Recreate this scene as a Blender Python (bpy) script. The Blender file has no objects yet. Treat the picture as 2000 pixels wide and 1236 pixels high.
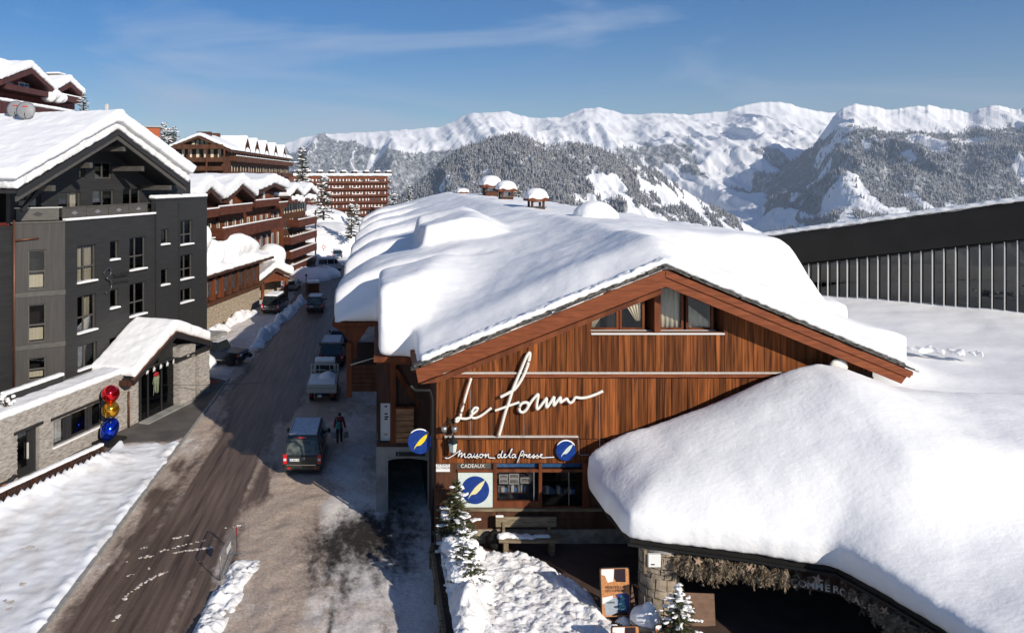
import bpy, math, random
import numpy as np
from mathutils import Vector, Matrix

random.seed(7)
SC = bpy.context.scene
COL = SC.collection

# ------------------------------------------------------------------ camera
F, CX, CY, H = 1500.0, 740.0, 345.0, 15.0          # focal length and principal point (px of a 2000 px wide frame), eye height
cam_d = bpy.data.cameras.new('camera')
cam_d.sensor_width = 36.0
cam_d.lens = F / 2000.0 * 36.0
cam_d.shift_x = (1000.0 - CX) / 2000.0
cam_d.shift_y = -(618.0 - CY) / 2000.0
cam_d.clip_start = 0.5
cam_d.clip_end = 40000.0
cam = bpy.data.objects.new('camera', cam_d)
cam.location = (0, 0, H)
cam.rotation_euler = (math.radians(90), 0, 0)
COL.objects.link(cam)
SC.camera = cam

# ------------------------------------------------------------------ sky, sun, exposure
SUN_EL = math.radians(25.0)
SUN_AZ = math.atan2(0.58, -0.815)                   # compass angle of the sun from +Y towards +X
world = bpy.data.worlds.new('World')
SC.world = world
world.use_nodes = True
wn, wl = world.node_tree.nodes, world.node_tree.links
wn.clear()
w_out = wn.new('ShaderNodeOutputWorld')
w_bg = wn.new('ShaderNodeBackground')
w_bg.inputs['Strength'].default_value = 0.067
sky = wn.new('ShaderNodeTexSky')
sky.sky_type = 'NISHITA'
sky.sun_disc = False
sky.sun_elevation = SUN_EL
sky.sun_rotation = SUN_AZ
sky.altitude = 1850
sky.air_density = 1.0
sky.dust_density = 0.3
sky.ozone_density = 1.6
# thin high cirrus veil, laid out by direction on the dome
w_tc = wn.new('ShaderNodeTexCoord')
w_map = wn.new('ShaderNodeMapping')
w_map.inputs['Scale'].default_value = (1.2, 1.2, 5.5)
w_map.inputs['Location'].default_value = (0.35, 0.1, 0.2)
w_map.inputs['Rotation'].default_value = (0.0, 0.30, 0.5)
w_no = wn.new('ShaderNodeTexNoise')
w_no.inputs['Scale'].default_value = 1.6
w_no.inputs['Detail'].default_value = 9
w_no.inputs['Roughness'].default_value = 0.55
w_no.inputs['Distortion'].default_value = 0.9
w_rm = wn.new('ShaderNodeMapRange')
w_rm.inputs['From Min'].default_value = 0.50
w_rm.inputs['From Max'].default_value = 0.78
w_rm.inputs['To Min'].default_value = 0.0
w_rm.inputs['To Max'].default_value = 0.85
w_mix = wn.new('ShaderNodeMix')
w_mix.data_type = 'RGBA'
w_mix.inputs['B'].default_value = (6.6, 7.4, 8.6, 1)
wl.new(w_tc.outputs['Generated'], w_map.inputs['Vector'])
wl.new(w_map.outputs['Vector'], w_no.inputs['Vector'])
wl.new(w_no.outputs['Fac'], w_rm.inputs['Value'])
wl.new(w_rm.outputs['Result'], w_mix.inputs['Factor'])
wl.new(sky.outputs['Color'], w_mix.inputs['A'])
w_hs = wn.new('ShaderNodeHueSaturation')
w_hs.inputs['Hue'].default_value = 0.51
w_hs.inputs['Saturation'].default_value = 1.68
w_hs.inputs['Value'].default_value = 0.98
wl.new(w_mix.outputs['Result'], w_hs.inputs['Color'])
wl.new(w_hs.outputs['Color'], w_bg.inputs['Color'])
wl.new(w_bg.outputs['Background'], w_out.inputs['Surface'])

sun_d = bpy.data.lights.new('sun', 'SUN')
sun_d.energy = 4.4
sun_d.angle = math.radians(0.53)
sun_d.color = (1.0, 0.93, 0.83)
sun = bpy.data.objects.new('sun', sun_d)
sd = Vector((math.sin(SUN_AZ) * math.cos(SUN_EL), math.cos(SUN_AZ) * math.cos(SUN_EL), math.sin(SUN_EL)))
sun.rotation_euler = sd.to_track_quat('Z', 'Y').to_euler()
sun.location = (60, -80, 60)
COL.objects.link(sun)

SC.view_settings.view_transform = 'Standard'
SC.view_settings.look = 'None'
SC.view_settings.exposure = 0.44
SC.view_settings.gamma = 1.0
SC.view_settings.use_curve_mapping = False
SC.cycles.max_bounces = 6
SC.cycles.diffuse_bounces = 3
SC.cycles.glossy_bounces = 3
SC.cycles.transparent_max_bounces = 8
SC.cycles.transmission_bounces = 4
SC.cycles.volume_bounces = 0
SC.cycles.caustics_reflective = False
SC.cycles.caustics_refractive = False

# ------------------------------------------------------------------ materials
MATS = {}
def material(name, c1, c2=None, rough=0.7, metal=0.0, noise=(4.0, 4.0, 4.0), nscale=1.0, contrast=(0.35, 0.65), bump=0.0,
             bscale=None, bdist=0.02, rand=0.0, spec=0.4, coat=0.0, detail=5.0, coords='Object'):
    m = bpy.data.materials.new(name)
    m.use_nodes = True
    n, l = m.node_tree.nodes, m.node_tree.links
    b = n['Principled BSDF']
    b.inputs['Roughness'].default_value = rough
    b.inputs['Metallic'].default_value = metal
    b.inputs['Specular IOR Level'].default_value = spec
    b.inputs['Coat Weight'].default_value = coat
    b.inputs['Base Color'].default_value = (*c1, 1)
    tc = n.new('ShaderNodeTexCoord')
    col = None
    if c2 is not None:
        mp = n.new('ShaderNodeMapping')
        mp.inputs['Scale'].default_value = noise
        l.new(tc.outputs[coords], mp.inputs['Vector'])
        vec = mp.outputs['Vector']
        if rand > 0:
            oi = n.new('ShaderNodeObjectInfo')
            mu = n.new('ShaderNodeMath'); mu.operation = 'MULTIPLY'; mu.inputs[1].default_value = 57.0
            l.new(oi.outputs['Random'], mu.inputs[0])
            ad = n.new('ShaderNodeVectorMath'); ad.operation = 'ADD'
            l.new(vec, ad.inputs[0]); l.new(mu.outputs[0], ad.inputs[1])
            vec = ad.outputs[0]
        t = n.new('ShaderNodeTexNoise')
        t.inputs['Scale'].default_value = nscale
        t.inputs['Detail'].default_value = detail
        l.new(vec, t.inputs['Vector'])
        r = n.new('ShaderNodeMapRange')
        r.inputs['From Min'].default_value, r.inputs['From Max'].default_value = contrast
        l.new(t.outputs['Fac'], r.inputs['Value'])
        mx = n.new('ShaderNodeMix'); mx.data_type = 'RGBA'
        mx.inputs['A'].default_value = (*c1, 1); mx.inputs['B'].default_value = (*c2, 1)
        l.new(r.outputs['Result'], mx.inputs['Factor'])
        col = mx.outputs['Result']
        if rand > 0:
            r2 = n.new('ShaderNodeMapRange')
            r2.inputs['To Min'].default_value = 1.0 - rand; r2.inputs['To Max'].default_value = 1.0 + rand
            l.new(oi.outputs['Random'], r2.inputs['Value'])
            m2 = n.new('ShaderNodeVectorMath'); m2.operation = 'SCALE'
            l.new(col, m2.inputs[0]); l.new(r2.outputs['Result'], m2.inputs['Scale'])
            col = m2.outputs[0]
        l.new(col, b.inputs['Base Color'])
    if bump > 0:
        t2 = n.new('ShaderNodeTexNoise')
        t2.inputs['Detail'].default_value = 6
        bs = bscale if bscale is not None else (nscale, nscale, nscale)
        if isinstance(bs, (int, float)):
            bs = (bs, bs, bs)
        mp2 = n.new('ShaderNodeMapping'); mp2.inputs['Scale'].default_value = bs
        l.new(tc.outputs[coords], mp2.inputs['Vector'])
        t2.inputs['Scale'].default_value = 1.0
        l.new(mp2.outputs['Vector'], t2.inputs['Vector'])
        bp = n.new('ShaderNodeBump')
        bp.inputs['Strength'].default_value = bump
        bp.inputs['Distance'].default_value = bdist
        l.new(t2.outputs['Fac'], bp.inputs['Height'])
        l.new(bp.outputs['Normal'], b.inputs['Normal'])
    MATS[name] = m
    return m

def glass_material(name, tint=(0.02, 0.03, 0.035), refl=0.25, clear=0.75):
    m = bpy.data.materials.new(name); m.use_nodes = True
    n, l = m.node_tree.nodes, m.node_tree.links
    n.clear()
    out = n.new('ShaderNodeOutputMaterial')
    tr = n.new('ShaderNodeBsdfTransparent'); tr.inputs['Color'].default_value = (clear, clear, clear, 1)
    gl = n.new('ShaderNodeBsdfGlossy'); gl.inputs['Roughness'].default_value = 0.02
    gl.inputs['Color'].default_value = (0.9, 0.93, 0.95, 1)
    lw = n.new('ShaderNodeLayerWeight'); lw.inputs['Blend'].default_value = refl
    mx = n.new('ShaderNodeMixShader')
    l.new(lw.outputs['Fresnel'], mx.inputs['Fac'])
    l.new(tr.outputs[0], mx.inputs[1]); l.new(gl.outputs[0], mx.inputs[2])
    l.new(mx.outputs[0], out.inputs['Surface'])
    MATS[name] = m
    return m

material('snow', (0.86, 0.855, 0.845), (0.90, 0.89, 0.875), rough=0.55, nscale=0.6, noise=(1, 1, 1), bump=0.24, bscale=3.6, bdist=0.07, spec=0.3)
material('snow_crust', (0.80, 0.82, 0.86), (0.88, 0.89, 0.90), rough=0.6, nscale=1.2, noise=(1, 1, 1), bump=0.75, bscale=(3.0, 6.5, 6.5), bdist=0.14, spec=0.3)
material('snow_rough', (0.72, 0.70, 0.67), (0.88, 0.87, 0.86), rough=0.7, nscale=2.2, noise=(1, 1, 1), bump=0.55, bscale=8.0, bdist=0.10, spec=0.2)
material('wood_board', (0.030, 0.010, 0.004), (0.275, 0.084, 0.022), spec=0.12, rough=0.7, noise=(7, 7, 0.35), nscale=1.5, contrast=(0.30, 0.72), rand=0.38, bump=0.35, bscale=(22, 22, 0.8), bdist=0.02)
material('wood_barge', (0.14, 0.040, 0.016), (0.225, 0.066, 0.026), spec=0.15, rough=0.65, noise=(1.0, 6, 8), nscale=1.4, bump=0.2, bscale=(3, 20, 20), bdist=0.01)
material('wood_dark', (0.030, 0.011, 0.006), (0.075, 0.026, 0.012), rough=0.7, noise=(5, 5, 0.6), nscale=1.5, bump=0.2, bscale=(14, 14, 1.5))
material('wood_red', (0.095, 0.028, 0.012), (0.185, 0.056, 0.021), spec=0.15, rough=0.7, noise=(3, 3, 0.5), nscale=1.0, bump=0.2, bscale=(9, 9, 1.5))
material('wood_brown', (0.062, 0.026, 0.014), (0.112, 0.048, 0.025), spec=0.15, rough=0.7, noise=(3, 3, 0.7), nscale=1.2, bump=0.2, bscale=(8, 8, 1.5))
material('balcony_red', (0.070, 0.022, 0.012), (0.115, 0.036, 0.019), spec=0.15, rough=0.65, noise=(1.0, 1.0, 3), nscale=1.0, bump=0.1, bscale=(3, 3, 8))
material('wood_weathered', (0.13, 0.095, 0.055), (0.26, 0.20, 0.125), rough=0.8, noise=(1.2, 8, 8), nscale=1.6, bump=0.4, bscale=(3, 18, 18), bdist=0.02)
material('wood_pale', (0.26, 0.12, 0.05), (0.44, 0.24, 0.11), rough=0.7, noise=(1.5, 8, 8), nscale=1.6, rand=0.2, bump=0.2, bscale=(3, 20, 20))
material('slate', (0.045, 0.042, 0.038), (0.15, 0.135, 0.115), rough=0.75, nscale=1.0, noise=(5, 5, 5), rand=0.35, bump=0.3, bscale=12)
material('metal_grey', (0.30, 0.30, 0.30), (0.42, 0.41, 0.39), rough=0.4, metal=0.7, nscale=3)
material('metal_pale', (0.50, 0.47, 0.42), (0.62, 0.58, 0.53), rough=0.5, metal=0.1, nscale=3)
material('copper_pipe', (0.13, 0.055, 0.035), (0.20, 0.08, 0.05), rough=0.45, metal=0.5, nscale=4)
material('sign_white', (0.78, 0.75, 0.68), (0.70, 0.66, 0.58), rough=0.4, nscale=6)
material('blue_sign', (0.010, 0.045, 0.23), (0.006, 0.028, 0.17), rough=0.3, nscale=2)
material('yellow_sign', (0.80, 0.58, 0.02), rough=0.35)
material('cream_sign', (0.72, 0.66, 0.36), (0.66, 0.60, 0.32), rough=0.4, nscale=3)
material('panel_pale', (0.60, 0.66, 0.60), (0.54, 0.60, 0.55), rough=0.4, nscale=2)
material('black_metal', (0.012, 0.012, 0.012), rough=0.45)
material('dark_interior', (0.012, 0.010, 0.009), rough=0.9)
material('hotel_grey', (0.020, 0.0195, 0.019), (0.030, 0.029, 0.028), rough=0.6, noise=(0.4, 0.4, 7.0), nscale=2.0, bump=0.45, bscale=(0.3, 0.3, 9.0), bdist=0.03)
material('hotel_brown', (0.036, 0.032, 0.029), (0.052, 0.046, 0.041), rough=0.65, noise=(6, 6, 0.3), nscale=2.0, bump=0.3, bscale=(12, 12, 0.3), bdist=0.02)
material('hotel_trim', (0.060, 0.055, 0.048), (0.085, 0.078, 0.068), rough=0.55, noise=(2, 2, 6), nscale=1.5)
material('hotel_black', (0.018, 0.017, 0.017), (0.026, 0.025, 0.025), rough=0.55, nscale=2)
material('stone', (0.22, 0.19, 0.165), (0.46, 0.42, 0.375), rough=0.85, noise=(2.5, 2.5, 9), nscale=1.3, contrast=(0.3, 0.7), bump=0.6, bscale=(4, 4, 14), bdist=0.05)
material('stone_warm', (0.24, 0.19, 0.135), (0.42, 0.34, 0.25), rough=0.85, noise=(3, 3, 4), nscale=1.2, bump=0.6, bscale=5, bdist=0.05)
material('concrete', (0.22, 0.21, 0.19), (0.34, 0.32, 0.29), rough=0.85, nscale=1.5, noise=(1, 1, 1), bump=0.2, bscale=8)
material('curtain', (0.62, 0.55, 0.38), (0.74, 0.68, 0.52), rough=0.9, noise=(12, 12, 0.2), nscale=1.5, bump=0.5, bscale=(14, 14, 0.2), bdist=0.04)
material('curtain_gold', (0.45, 0.27, 0.08), (0.62, 0.42, 0.17), rough=0.9, noise=(12, 12, 0.2), nscale=1.5, bump=0.5, bscale=(14, 14, 0.2), bdist=0.04)
material('curtain_red', (0.22, 0.008, 0.010), (0.34, 0.016, 0.016), rough=0.9, noise=(12, 12, 0.2), nscale=1.5)
material('white_frame', (0.62, 0.60, 0.57), rough=0.5)
material('asphalt', (0.075, 0.066, 0.058), (0.125, 0.110, 0.095), rough=0.8, nscale=0.7, noise=(1, 1, 1), bump=0.2, bscale=18)
material('fascia_dark', (0.014, 0.0125, 0.011), (0.019, 0.017, 0.015), spec=0.2, rough=0.6, nscale=0.8, noise=(1, 1, 1))
material('fin_metal', (0.72, 0.70, 0.67), rough=0.45)
glass_material('pane', refl=0.22, clear=0.8)
glass_material('pane_dark', refl=0.32, clear=0.40)
glass_material('pane_gable', refl=0.24, clear=0.95)
glass_material('pane_shop', refl=0.28, clear=0.8)
glass_material('glazing_dark', refl=0.40, clear=0.02)
material('snow_canopy', (0.86, 0.855, 0.845), (0.90, 0.89, 0.875), rough=0.55, nscale=0.6, noise=(1, 1, 1), bump=0.32, bscale=(5.5, 7.5, 7.5), bdist=0.055, spec=0.25)

# ------------------------------------------------------------------ geometry helpers
def at(px, py, Y):
    return Vector(((px - CX) * Y / F, Y, H + (CY - py) * Y / F))

def gnd(px, py, z=0.0):
    Y = F * (H - z) / (py - CY)
    return Vector(((px - CX) * Y / F, Y, z))

class Frame:
    """a building's own axes: x along its front, y inwards, z up"""
    def __init__(self, ox, oy, u):
        u = Vector((u[0], u[1])).normalized()
        self.o = Vector((ox, oy)); self.u = u; self.v = Vector((-u.y, u.x))
        self.rz = math.atan2(u.y, u.x)
    def uz(self, px, py, off=0.0):
        dx, dz = (px - CX) / F, (CY - py) / F
        t = (off + self.o.dot(self.v)) / (dx * self.v.x + self.v.y)
        p = Vector((dx * t, t))
        return (p - self.o).dot(self.u), H + dz * t
    def local(self, p):
        q = Vector((p[0], p[1])) - self.o
        return Vector((q.dot(self.u), q.dot(self.v), p[2] if len(p) > 2 else 0.0))

class MB:
    def __init__(self):
        self.v, self.f = [], []
    def add(self, vs, fs):
        n = len(self.v)
        self.v.extend([tuple(p) for p in vs])
        self.f.extend([tuple(i + n for i in f) for f in fs])
        return self
    def box(self, x0, x1, y0, y1, z0, z1):
        x0, x1 = min(x0, x1), max(x0, x1); y0, y1 = min(y0, y1), max(y0, y1); z0, z1 = min(z0, z1), max(z0, z1)
        return self.add([(x0, y0, z0), (x1, y0, z0), (x1, y1, z0), (x0, y1, z0), (x0, y0, z1), (x1, y0, z1), (x1, y1, z1), (x0, y1, z1)],
                 [(0, 3, 2, 1), (4, 5, 6, 7), (0, 1, 5, 4), (1, 2, 6, 5), (2, 3, 7, 6), (3, 0, 4, 7)])
    def xz(self, poly, y0, y1):
        """polygon given as (x, z), counter-clockwise seen from -y, extruded from y0 to y1"""
        n = len(poly)
        a = sum(poly[i][0] * poly[(i + 1) % n][1] - poly[(i + 1) % n][0] * poly[i][1] for i in range(n))
        if a < 0: poly = poly[::-1]
        vs = [(x, y0, z) for x, z in poly] + [(x, y1, z) for x, z in poly]
        fs = [tuple(range(n)), tuple(range(2 * n - 1, n - 1, -1))]
        fs += [(i, i + n, (i + 1) % n + n, (i + 1) % n) for i in range(n)]
        return self.add(vs, fs)
    def yz(self, poly, x0, x1):
        n = len(poly)
        a = sum(poly[i][0] * poly[(i + 1) % n][1] - poly[(i + 1) % n][0] * poly[i][1] for i in range(n))
        if a < 0: poly = poly[::-1]
        vs = [(x1, y, z) for y, z in poly] + [(x0, y, z) for y, z in poly]
        fs = [tuple(range(n)), tuple(range(2 * n - 1, n - 1, -1))]
        fs += [(i, i + n, (i + 1) % n + n, (i + 1) % n) for i in range(n)]
        return self.add(vs, fs)
    def xy(self, poly, z0, z1):
        n = len(poly)
        a = sum(poly[i][0] * poly[(i + 1) % n][1] - poly[(i + 1) % n][0] * poly[i][1] for i in range(n))
        if a < 0: poly = poly[::-1]
        vs = [(x, y, z1) for x, y in poly] + [(x, y, z0) for x, y in poly]
        fs = [tuple(range(n)), tuple(range(2 * n - 1, n - 1, -1))]
        fs += [(i, i + n, (i + 1) % n + n, (i + 1) % n) for i in range(n)]
        return self.add(vs, fs)
    def beam(self, p0, p1, w, h, up=(0, 0, 1)):
        p0, p1 = Vector(p0), Vector(p1)
        d = (p1 - p0).normalized()
        s = d.cross(Vector(up))
        if s.length < 1e-4: s = Vector((1, 0, 0))
        s.normalize(); t = s.cross(d).normalized()
        vs = []
        for p in (p0, p1):
            for a, b in ((-1, -1), (1, -1), (1, 1), (-1, 1)):
                vs.append(p + s * (a * w / 2) + t * (b * h / 2))
        return self.add(vs, [(0, 1, 2, 3), (7, 6, 5, 4), (0, 4, 5, 1), (1, 5, 6, 2), (2, 6, 7, 3), (3, 7, 4, 0)])
    def tube(self, pts, r, n=8, flat=1.0, flat_axis=None):
        pts = [Vector(p) for p in pts]
        rs = r if isinstance(r, (list, tuple)) else [r] * len(pts)
        vs, fs = [], []
        ref = Vector((0, 0, 1)) if flat_axis is None else Vector(flat_axis)
        for i, p in enumerate(pts):
            d = (pts[min(i + 1, len(pts) - 1)] - pts[max(i - 1, 0)])
            if d.length < 1e-6: d = Vector((0, 0, 1))
            d.normalize()
            a = ref if abs(d.dot(ref)) < 0.97 else Vector((1, 0, 0))
            s = d.cross(a).normalized(); t = s.cross(d).normalized()
            for k in range(n):
                c, sn = math.cos(2 * math.pi * k / n), math.sin(2 * math.pi * k / n)
                vs.append(p + s * (c * rs[i]) + t * (sn * rs[i] * flat))
        for i in range(len(pts) - 1):
            for k in range(n):
                a, b = i * n + k, i * n + (k + 1) % n
                fs.append((a, b, b + n, a + n))
        fs.append(tuple(range(n - 1, -1, -1)))
        m = (len(pts) - 1) * n
        fs.append(tuple(range(m, m + n)))
        return self.add(vs, fs)
    def lathe(self, prof, n=16, c=(0, 0, 0), sx=1.0, sy=1.0):
        vs, fs = [], []
        for r, z in prof:
            for k in range(n):
                a = 2 * math.pi * k / n
                vs.append((c[0] + r * sx * math.cos(a), c[1] + r * sy * math.sin(a), c[2] + z))
        for i in range(len(prof) - 1):
            for k in range(n):
                a, b = i * n + k, i * n + (k + 1) % n
                fs.append((a, b, b + n, a + n))
        fs.append(tuple(range(n - 1, -1, -1)))
        m = (len(prof) - 1) * n
        fs.append(tuple(range(m, m + n)))
        return self.add(vs, fs)
    def blob(self, c, r, n=10, m=6, jit=0.0, rng=random):
        """closed ellipsoid"""
        rx, ry, rz = r if isinstance(r, (list, tuple)) else (r, r, r)
        vs = [(c[0], c[1], c[2] - rz)]
        for i in range(1, m):
            ph = -math.pi / 2 + math.pi * i / m
            for k in range(n):
                a = 2 * math.pi * k / n
                j = 1 + (rng.random() - 0.5) * jit
                vs.append((c[0] + rx * j * math.cos(ph) * math.cos(a), c[1] + ry * j * math.cos(ph) * math.sin(a), c[2] + rz * j * math.sin(ph)))
        vs.append((c[0], c[1], c[2] + rz))
        fs = [(0, 1 + (k + 1) % n, 1 + k) for k in range(n)]
        for i in range(m - 2):
            for k in range(n):
                a, b = 1 + i * n + k, 1 + i * n + (k + 1) % n
                fs.append((a, b, b + n, a + n))
        t = 1 + (m - 2) * n
        fs += [(t + k, t + (k + 1) % n, len(vs) - 1) for k in range(n)]
        return self.add(vs, fs)
    def mesh(self, name='mesh', smooth=False):
        me = bpy.data.meshes.new(name)
        me.from_pydata(self.v, [], self.f)
        if smooth:
            me.polygons.foreach_set('use_smooth', [True] * len(me.polygons))
        me.update()
        return me
    def build(self, name, mat, parent=None, smooth=False, bevel=0.0, autosmooth=False):
        return obj(name, self.mesh(name, smooth or autosmooth), mat, parent, bevel)

def obj(name, me, mat=None, parent=None, bevel=0.0):
    o = bpy.data.objects.new(name, me)
    COL.objects.link(o)
    if mat is not None and not me.materials:
        me.materials.append(MATS[mat] if isinstance(mat, str) else mat)
    if parent is not None:
        o.parent = parent
    if bevel > 0:
        b = o.modifiers.new('bevel', 'BEVEL'); b.width = bevel; b.segments = 2; b.limit_method = 'ANGLE'
    return o

def tag(o, label=None, cat=None, group=None, kind=None):
    if label: o['label'] = label
    if cat: o['category'] = cat
    if group: o['group'] = group
    if kind: o['kind'] = kind
    return o

def thing(name, label, cat, loc=(0, 0, 0), rz=0.0, group=None):
    o = bpy.data.objects.new(name, None)
    COL.objects.link(o)
    o.empty_display_size = 0.2
    o.location = loc; o.rotation_euler = (0, 0, rz)
    return tag(o, label, cat, group)

def children_of(o):
    return [c for c in bpy.data.objects if c.parent == o]

def copy_tree(o, parent=None):
    c = o.copy(); COL.objects.link(c)
    c.parent = parent
    for ch in list(o.children):
        copy_tree(ch, c)
    return c

_tex = {}
def cloud_tex(scale, depth=3):
    k = (scale, depth)
    if k not in _tex:
        t = bpy.data.textures.new('clouds', 'CLOUDS'); t.noise_scale = scale; t.noise_depth = depth
        _tex[k] = t
    return _tex[k]

def snow(name, mb, parent=None, voxel=0.12, it=8, disp=0.08, dscale=0.8, mat='snow'):
    """rough closed pieces melted into one rounded snow cover"""
    o = mb.build(name, mat, parent)
    r = o.modifiers.new('melt', 'REMESH'); r.mode = 'VOXEL'; r.voxel_size = voxel; r.use_smooth_shade = True
    s = o.modifiers.new('soften', 'SMOOTH'); s.factor = 0.5; s.iterations = it
    if disp > 0:
        d = o.modifiers.new('drift', 'DISPLACE'); d.texture = cloud_tex(dscale); d.strength = disp; d.mid_level = 0.5
        d.texture_coords = 'LOCAL'
    return o

def field_solid(xs, ys, top, bot, mask):
    """closed solid over the cells of a grid where mask is set (arrays [iy, ix] on vertices)"""
    ny, nx = top.shape
    X, Y = np.meshgrid(xs, ys)
    vt = np.stack([X, Y, top], -1).reshape(-1, 3)
    vb = np.stack([X, Y, bot], -1).reshape(-1, 3)
    cell = mask[:-1, :-1] & mask[1:, :-1] & mask[:-1, 1:] & mask[1:, 1:]
    N = ny * nx
    mb = MB(); mb.v = [tuple(p) for p in np.concatenate([vt, vb])]
    fs = []
    idx = lambda j, i: j * nx + i
    for j, i in zip(*np.nonzero(cell)):
        j, i = int(j), int(i)
        a, b, c, d = idx(j, i), idx(j, i + 1), idx(j + 1, i + 1), idx(j + 1, i)
        fs.append((a, b, c, d)); fs.append((d + N, c + N, b + N, a + N))
        if j == 0 or not cell[j - 1, i]: fs.append((a, a + N, b + N, b))
        if j == ny - 2 or not cell[j + 1, i]: fs.append((c, c + N, d + N, d))
        if i == 0 or not cell[j, i - 1]: fs.append((d, d + N, a + N, a))
        if i == nx - 2 or not cell[j, i + 1]: fs.append((b, b + N, c + N, c))
    used = sorted({k for f in fs for k in f}); re = {k: q for q, k in enumerate(used)}
    mb.v = [mb.v[k] for k in used]; mb.f = [tuple(re[k] for k in f) for f in fs]
    return mb

def sstep(a, b, x):
    t = np.clip((x - a) / (b - a), 0, 1)
    return t * t * (3 - 2 * t)

_rng = np.random.RandomState(11)
_perm = _rng.permutation(512)
_grad = _rng.uniform(-1, 1, 512)
def vnoise(x, y):
    x = np.asarray(x, float); y = np.asarray(y, float)
    xi, yi = np.floor(x).astype(int), np.floor(y).astype(int)
    fx, fy = x - xi, y - yi
    fx = fx * fx * fx * (fx * (fx * 6 - 15) + 10); fy = fy * fy * fy * (fy * (fy * 6 - 15) + 10)
    g = lambda a, b: _grad[_perm[(_perm[a & 511] + b) & 511]]
    return (g(xi, yi) * (1 - fx) * (1 - fy) + g(xi + 1, yi) * fx * (1 - fy) + g(xi, yi + 1) * (1 - fx) * fy + g(xi + 1, yi + 1) * fx * fy)
def fbm(x, y, oct=5, gain=0.5):
    s, a, f = 0, 1.0, 1.0
    for k in range(oct):
        s = s + a * vnoise(x * f + 17.3 * k, y * f + 9.1 * k); a *= gain; f *= 2.03
    return s
def ridged(x, y, oct=5, gain=0.5):
    s, a, f = 0, 1.0, 1.0
    for k in range(oct):
        s = s + a * (1 - np.abs(vnoise(x * f + 31.7 * k, y * f + 5.9 * k)) * 2); a *= gain; f *= 2.05
    return s

def grid_mesh(name, P, mask=None):
    """P [ny, nx, 3] -> mesh"""
    ny, nx = P.shape[:2]
    me = bpy.data.meshes.new(name)
    j, i = np.mgrid[0:ny - 1, 0:nx - 1]
    a = (j * nx + i).ravel()
    q = np.stack([a, a + 1, a + nx + 1, a + nx], 1)
    if mask is not None:
        q = q[mask.ravel()]
    me.vertices.add(ny * nx); me.vertices.foreach_set('co', P.astype(np.float32).ravel())
    me.loops.add(q.size); me.loops.foreach_set('vertex_index', q.astype(np.int32).ravel())
    me.polygons.add(len(q)); me.polygons.foreach_set('loop_start', (np.arange(len(q)) * 4).astype(np.int32))
    me.polygons.foreach_set('use_smooth', np.ones(len(q), bool))
    me.update(calc_edges=True)
    return me

def wall_pieces(mb, u0, u1, z0, z1, holes, y0, y1):
    """a wall between y0 and y1 with rectangular openings (u0, u1, z0, z1)"""
    us = sorted({u0, u1, *[min(max(h[k], u0), u1) for h in holes for k in (0, 1)]})
    for a, b in zip(us[:-1], us[1:]):
        if b - a < 1e-5: continue
        m = (a + b) / 2
        cuts = sorted((max(h[2], z0), min(h[3], z1)) for h in holes if h[0] < m < h[1] and h[3] > z0 and h[2] < z1)
        z = z0
        for c0, c1 in cuts:
            if c0 > z + 1e-5: mb.box(a, b, y0, y1, z, c0)
            z = max(z, c1)
        if z1 > z + 1e-5: mb.box(a, b, y0, y1, z, z1)
    return mb

def window(parent, u0, u1, z0, z1, y=0.0, cols=2, rows=1, fw=0.07, frame='hotel_trim', pane='pane', curtain=None, sill=None,
           rec=0.12, split=None, cmat=None, label=None):
    """window in an opening: frame with bars, one pane behind, curtain and snowy sill as asked; y is the wall's face"""
    mb = MB()
    mb.box(u0, u0 + fw, y + rec, y + rec + 0.09, z0, z1); mb.box(u1 - fw, u1, y + rec, y + rec + 0.09, z0, z1)
    mb.box(u0 + fw, u1 - fw, y + rec, y + rec + 0.09, z0, z0 + fw); mb.box(u0 + fw, u1 - fw, y + rec, y + rec + 0.09, z1 - fw, z1)
    for k in range(1, cols):
        x = u0 + (u1 - u0) * (k / cols if split is None else split)
        mb.box(x - fw / 2, x + fw / 2, y + rec + 0.004, y + rec + 0.086, z0 + fw, z1 - fw)
    for k in range(1, rows):
        z = z0 + (z1 - z0) * (0.42 if rows == 2 else k / rows)
        mb.box(u0 + fw, u1 - fw, y + rec + 0.008, y + rec + 0.082, z - fw / 2, z + fw / 2)
    w = mb.build('window', frame, parent)
    if label: w['label'] = label
    MB().box(u0 + 0.01, u1 - 0.01, y + rec + 0.042, y + rec + 0.052, z0 + 0.01, z1 - 0.01).build('pane', pane, w)
    if curtain:
        for c0, c1 in curtain:
            a, b = u0 + (u1 - u0) * c0, u0 + (u1 - u0) * c1
            n = max(4, int((b - a) / 0.07))
            pts = [(a + (b - a) * k / n, y + rec + 0.20 + 0.03 * math.sin(k * 1.9 + u0)) for k in range(n + 1)]
            poly = pts + [(x, yy + 0.012) for x, yy in reversed(pts)]
            MB().xy(poly, z0 + 0.02, z1 - 0.02).build('curtain', cmat or 'curtain', w)
    if sill:
        MB().box(u0 - 0.06, u1 + 0.06, y - 0.14, y + rec, z0 - 0.05, z0).build('sill', frame, w)
        if sill == 'snow':
            MB().xz([(u0 - 0.05, z0), (u1 + 0.05, z0), (u1 + 0.01, z0 + 0.09), ((u0 + u1) / 2, z0 + 0.12), (u0, z0 + 0.08)], y - 0.13, y + rec - 0.01).build('sill_snow', 'snow', w)
    return w

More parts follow.
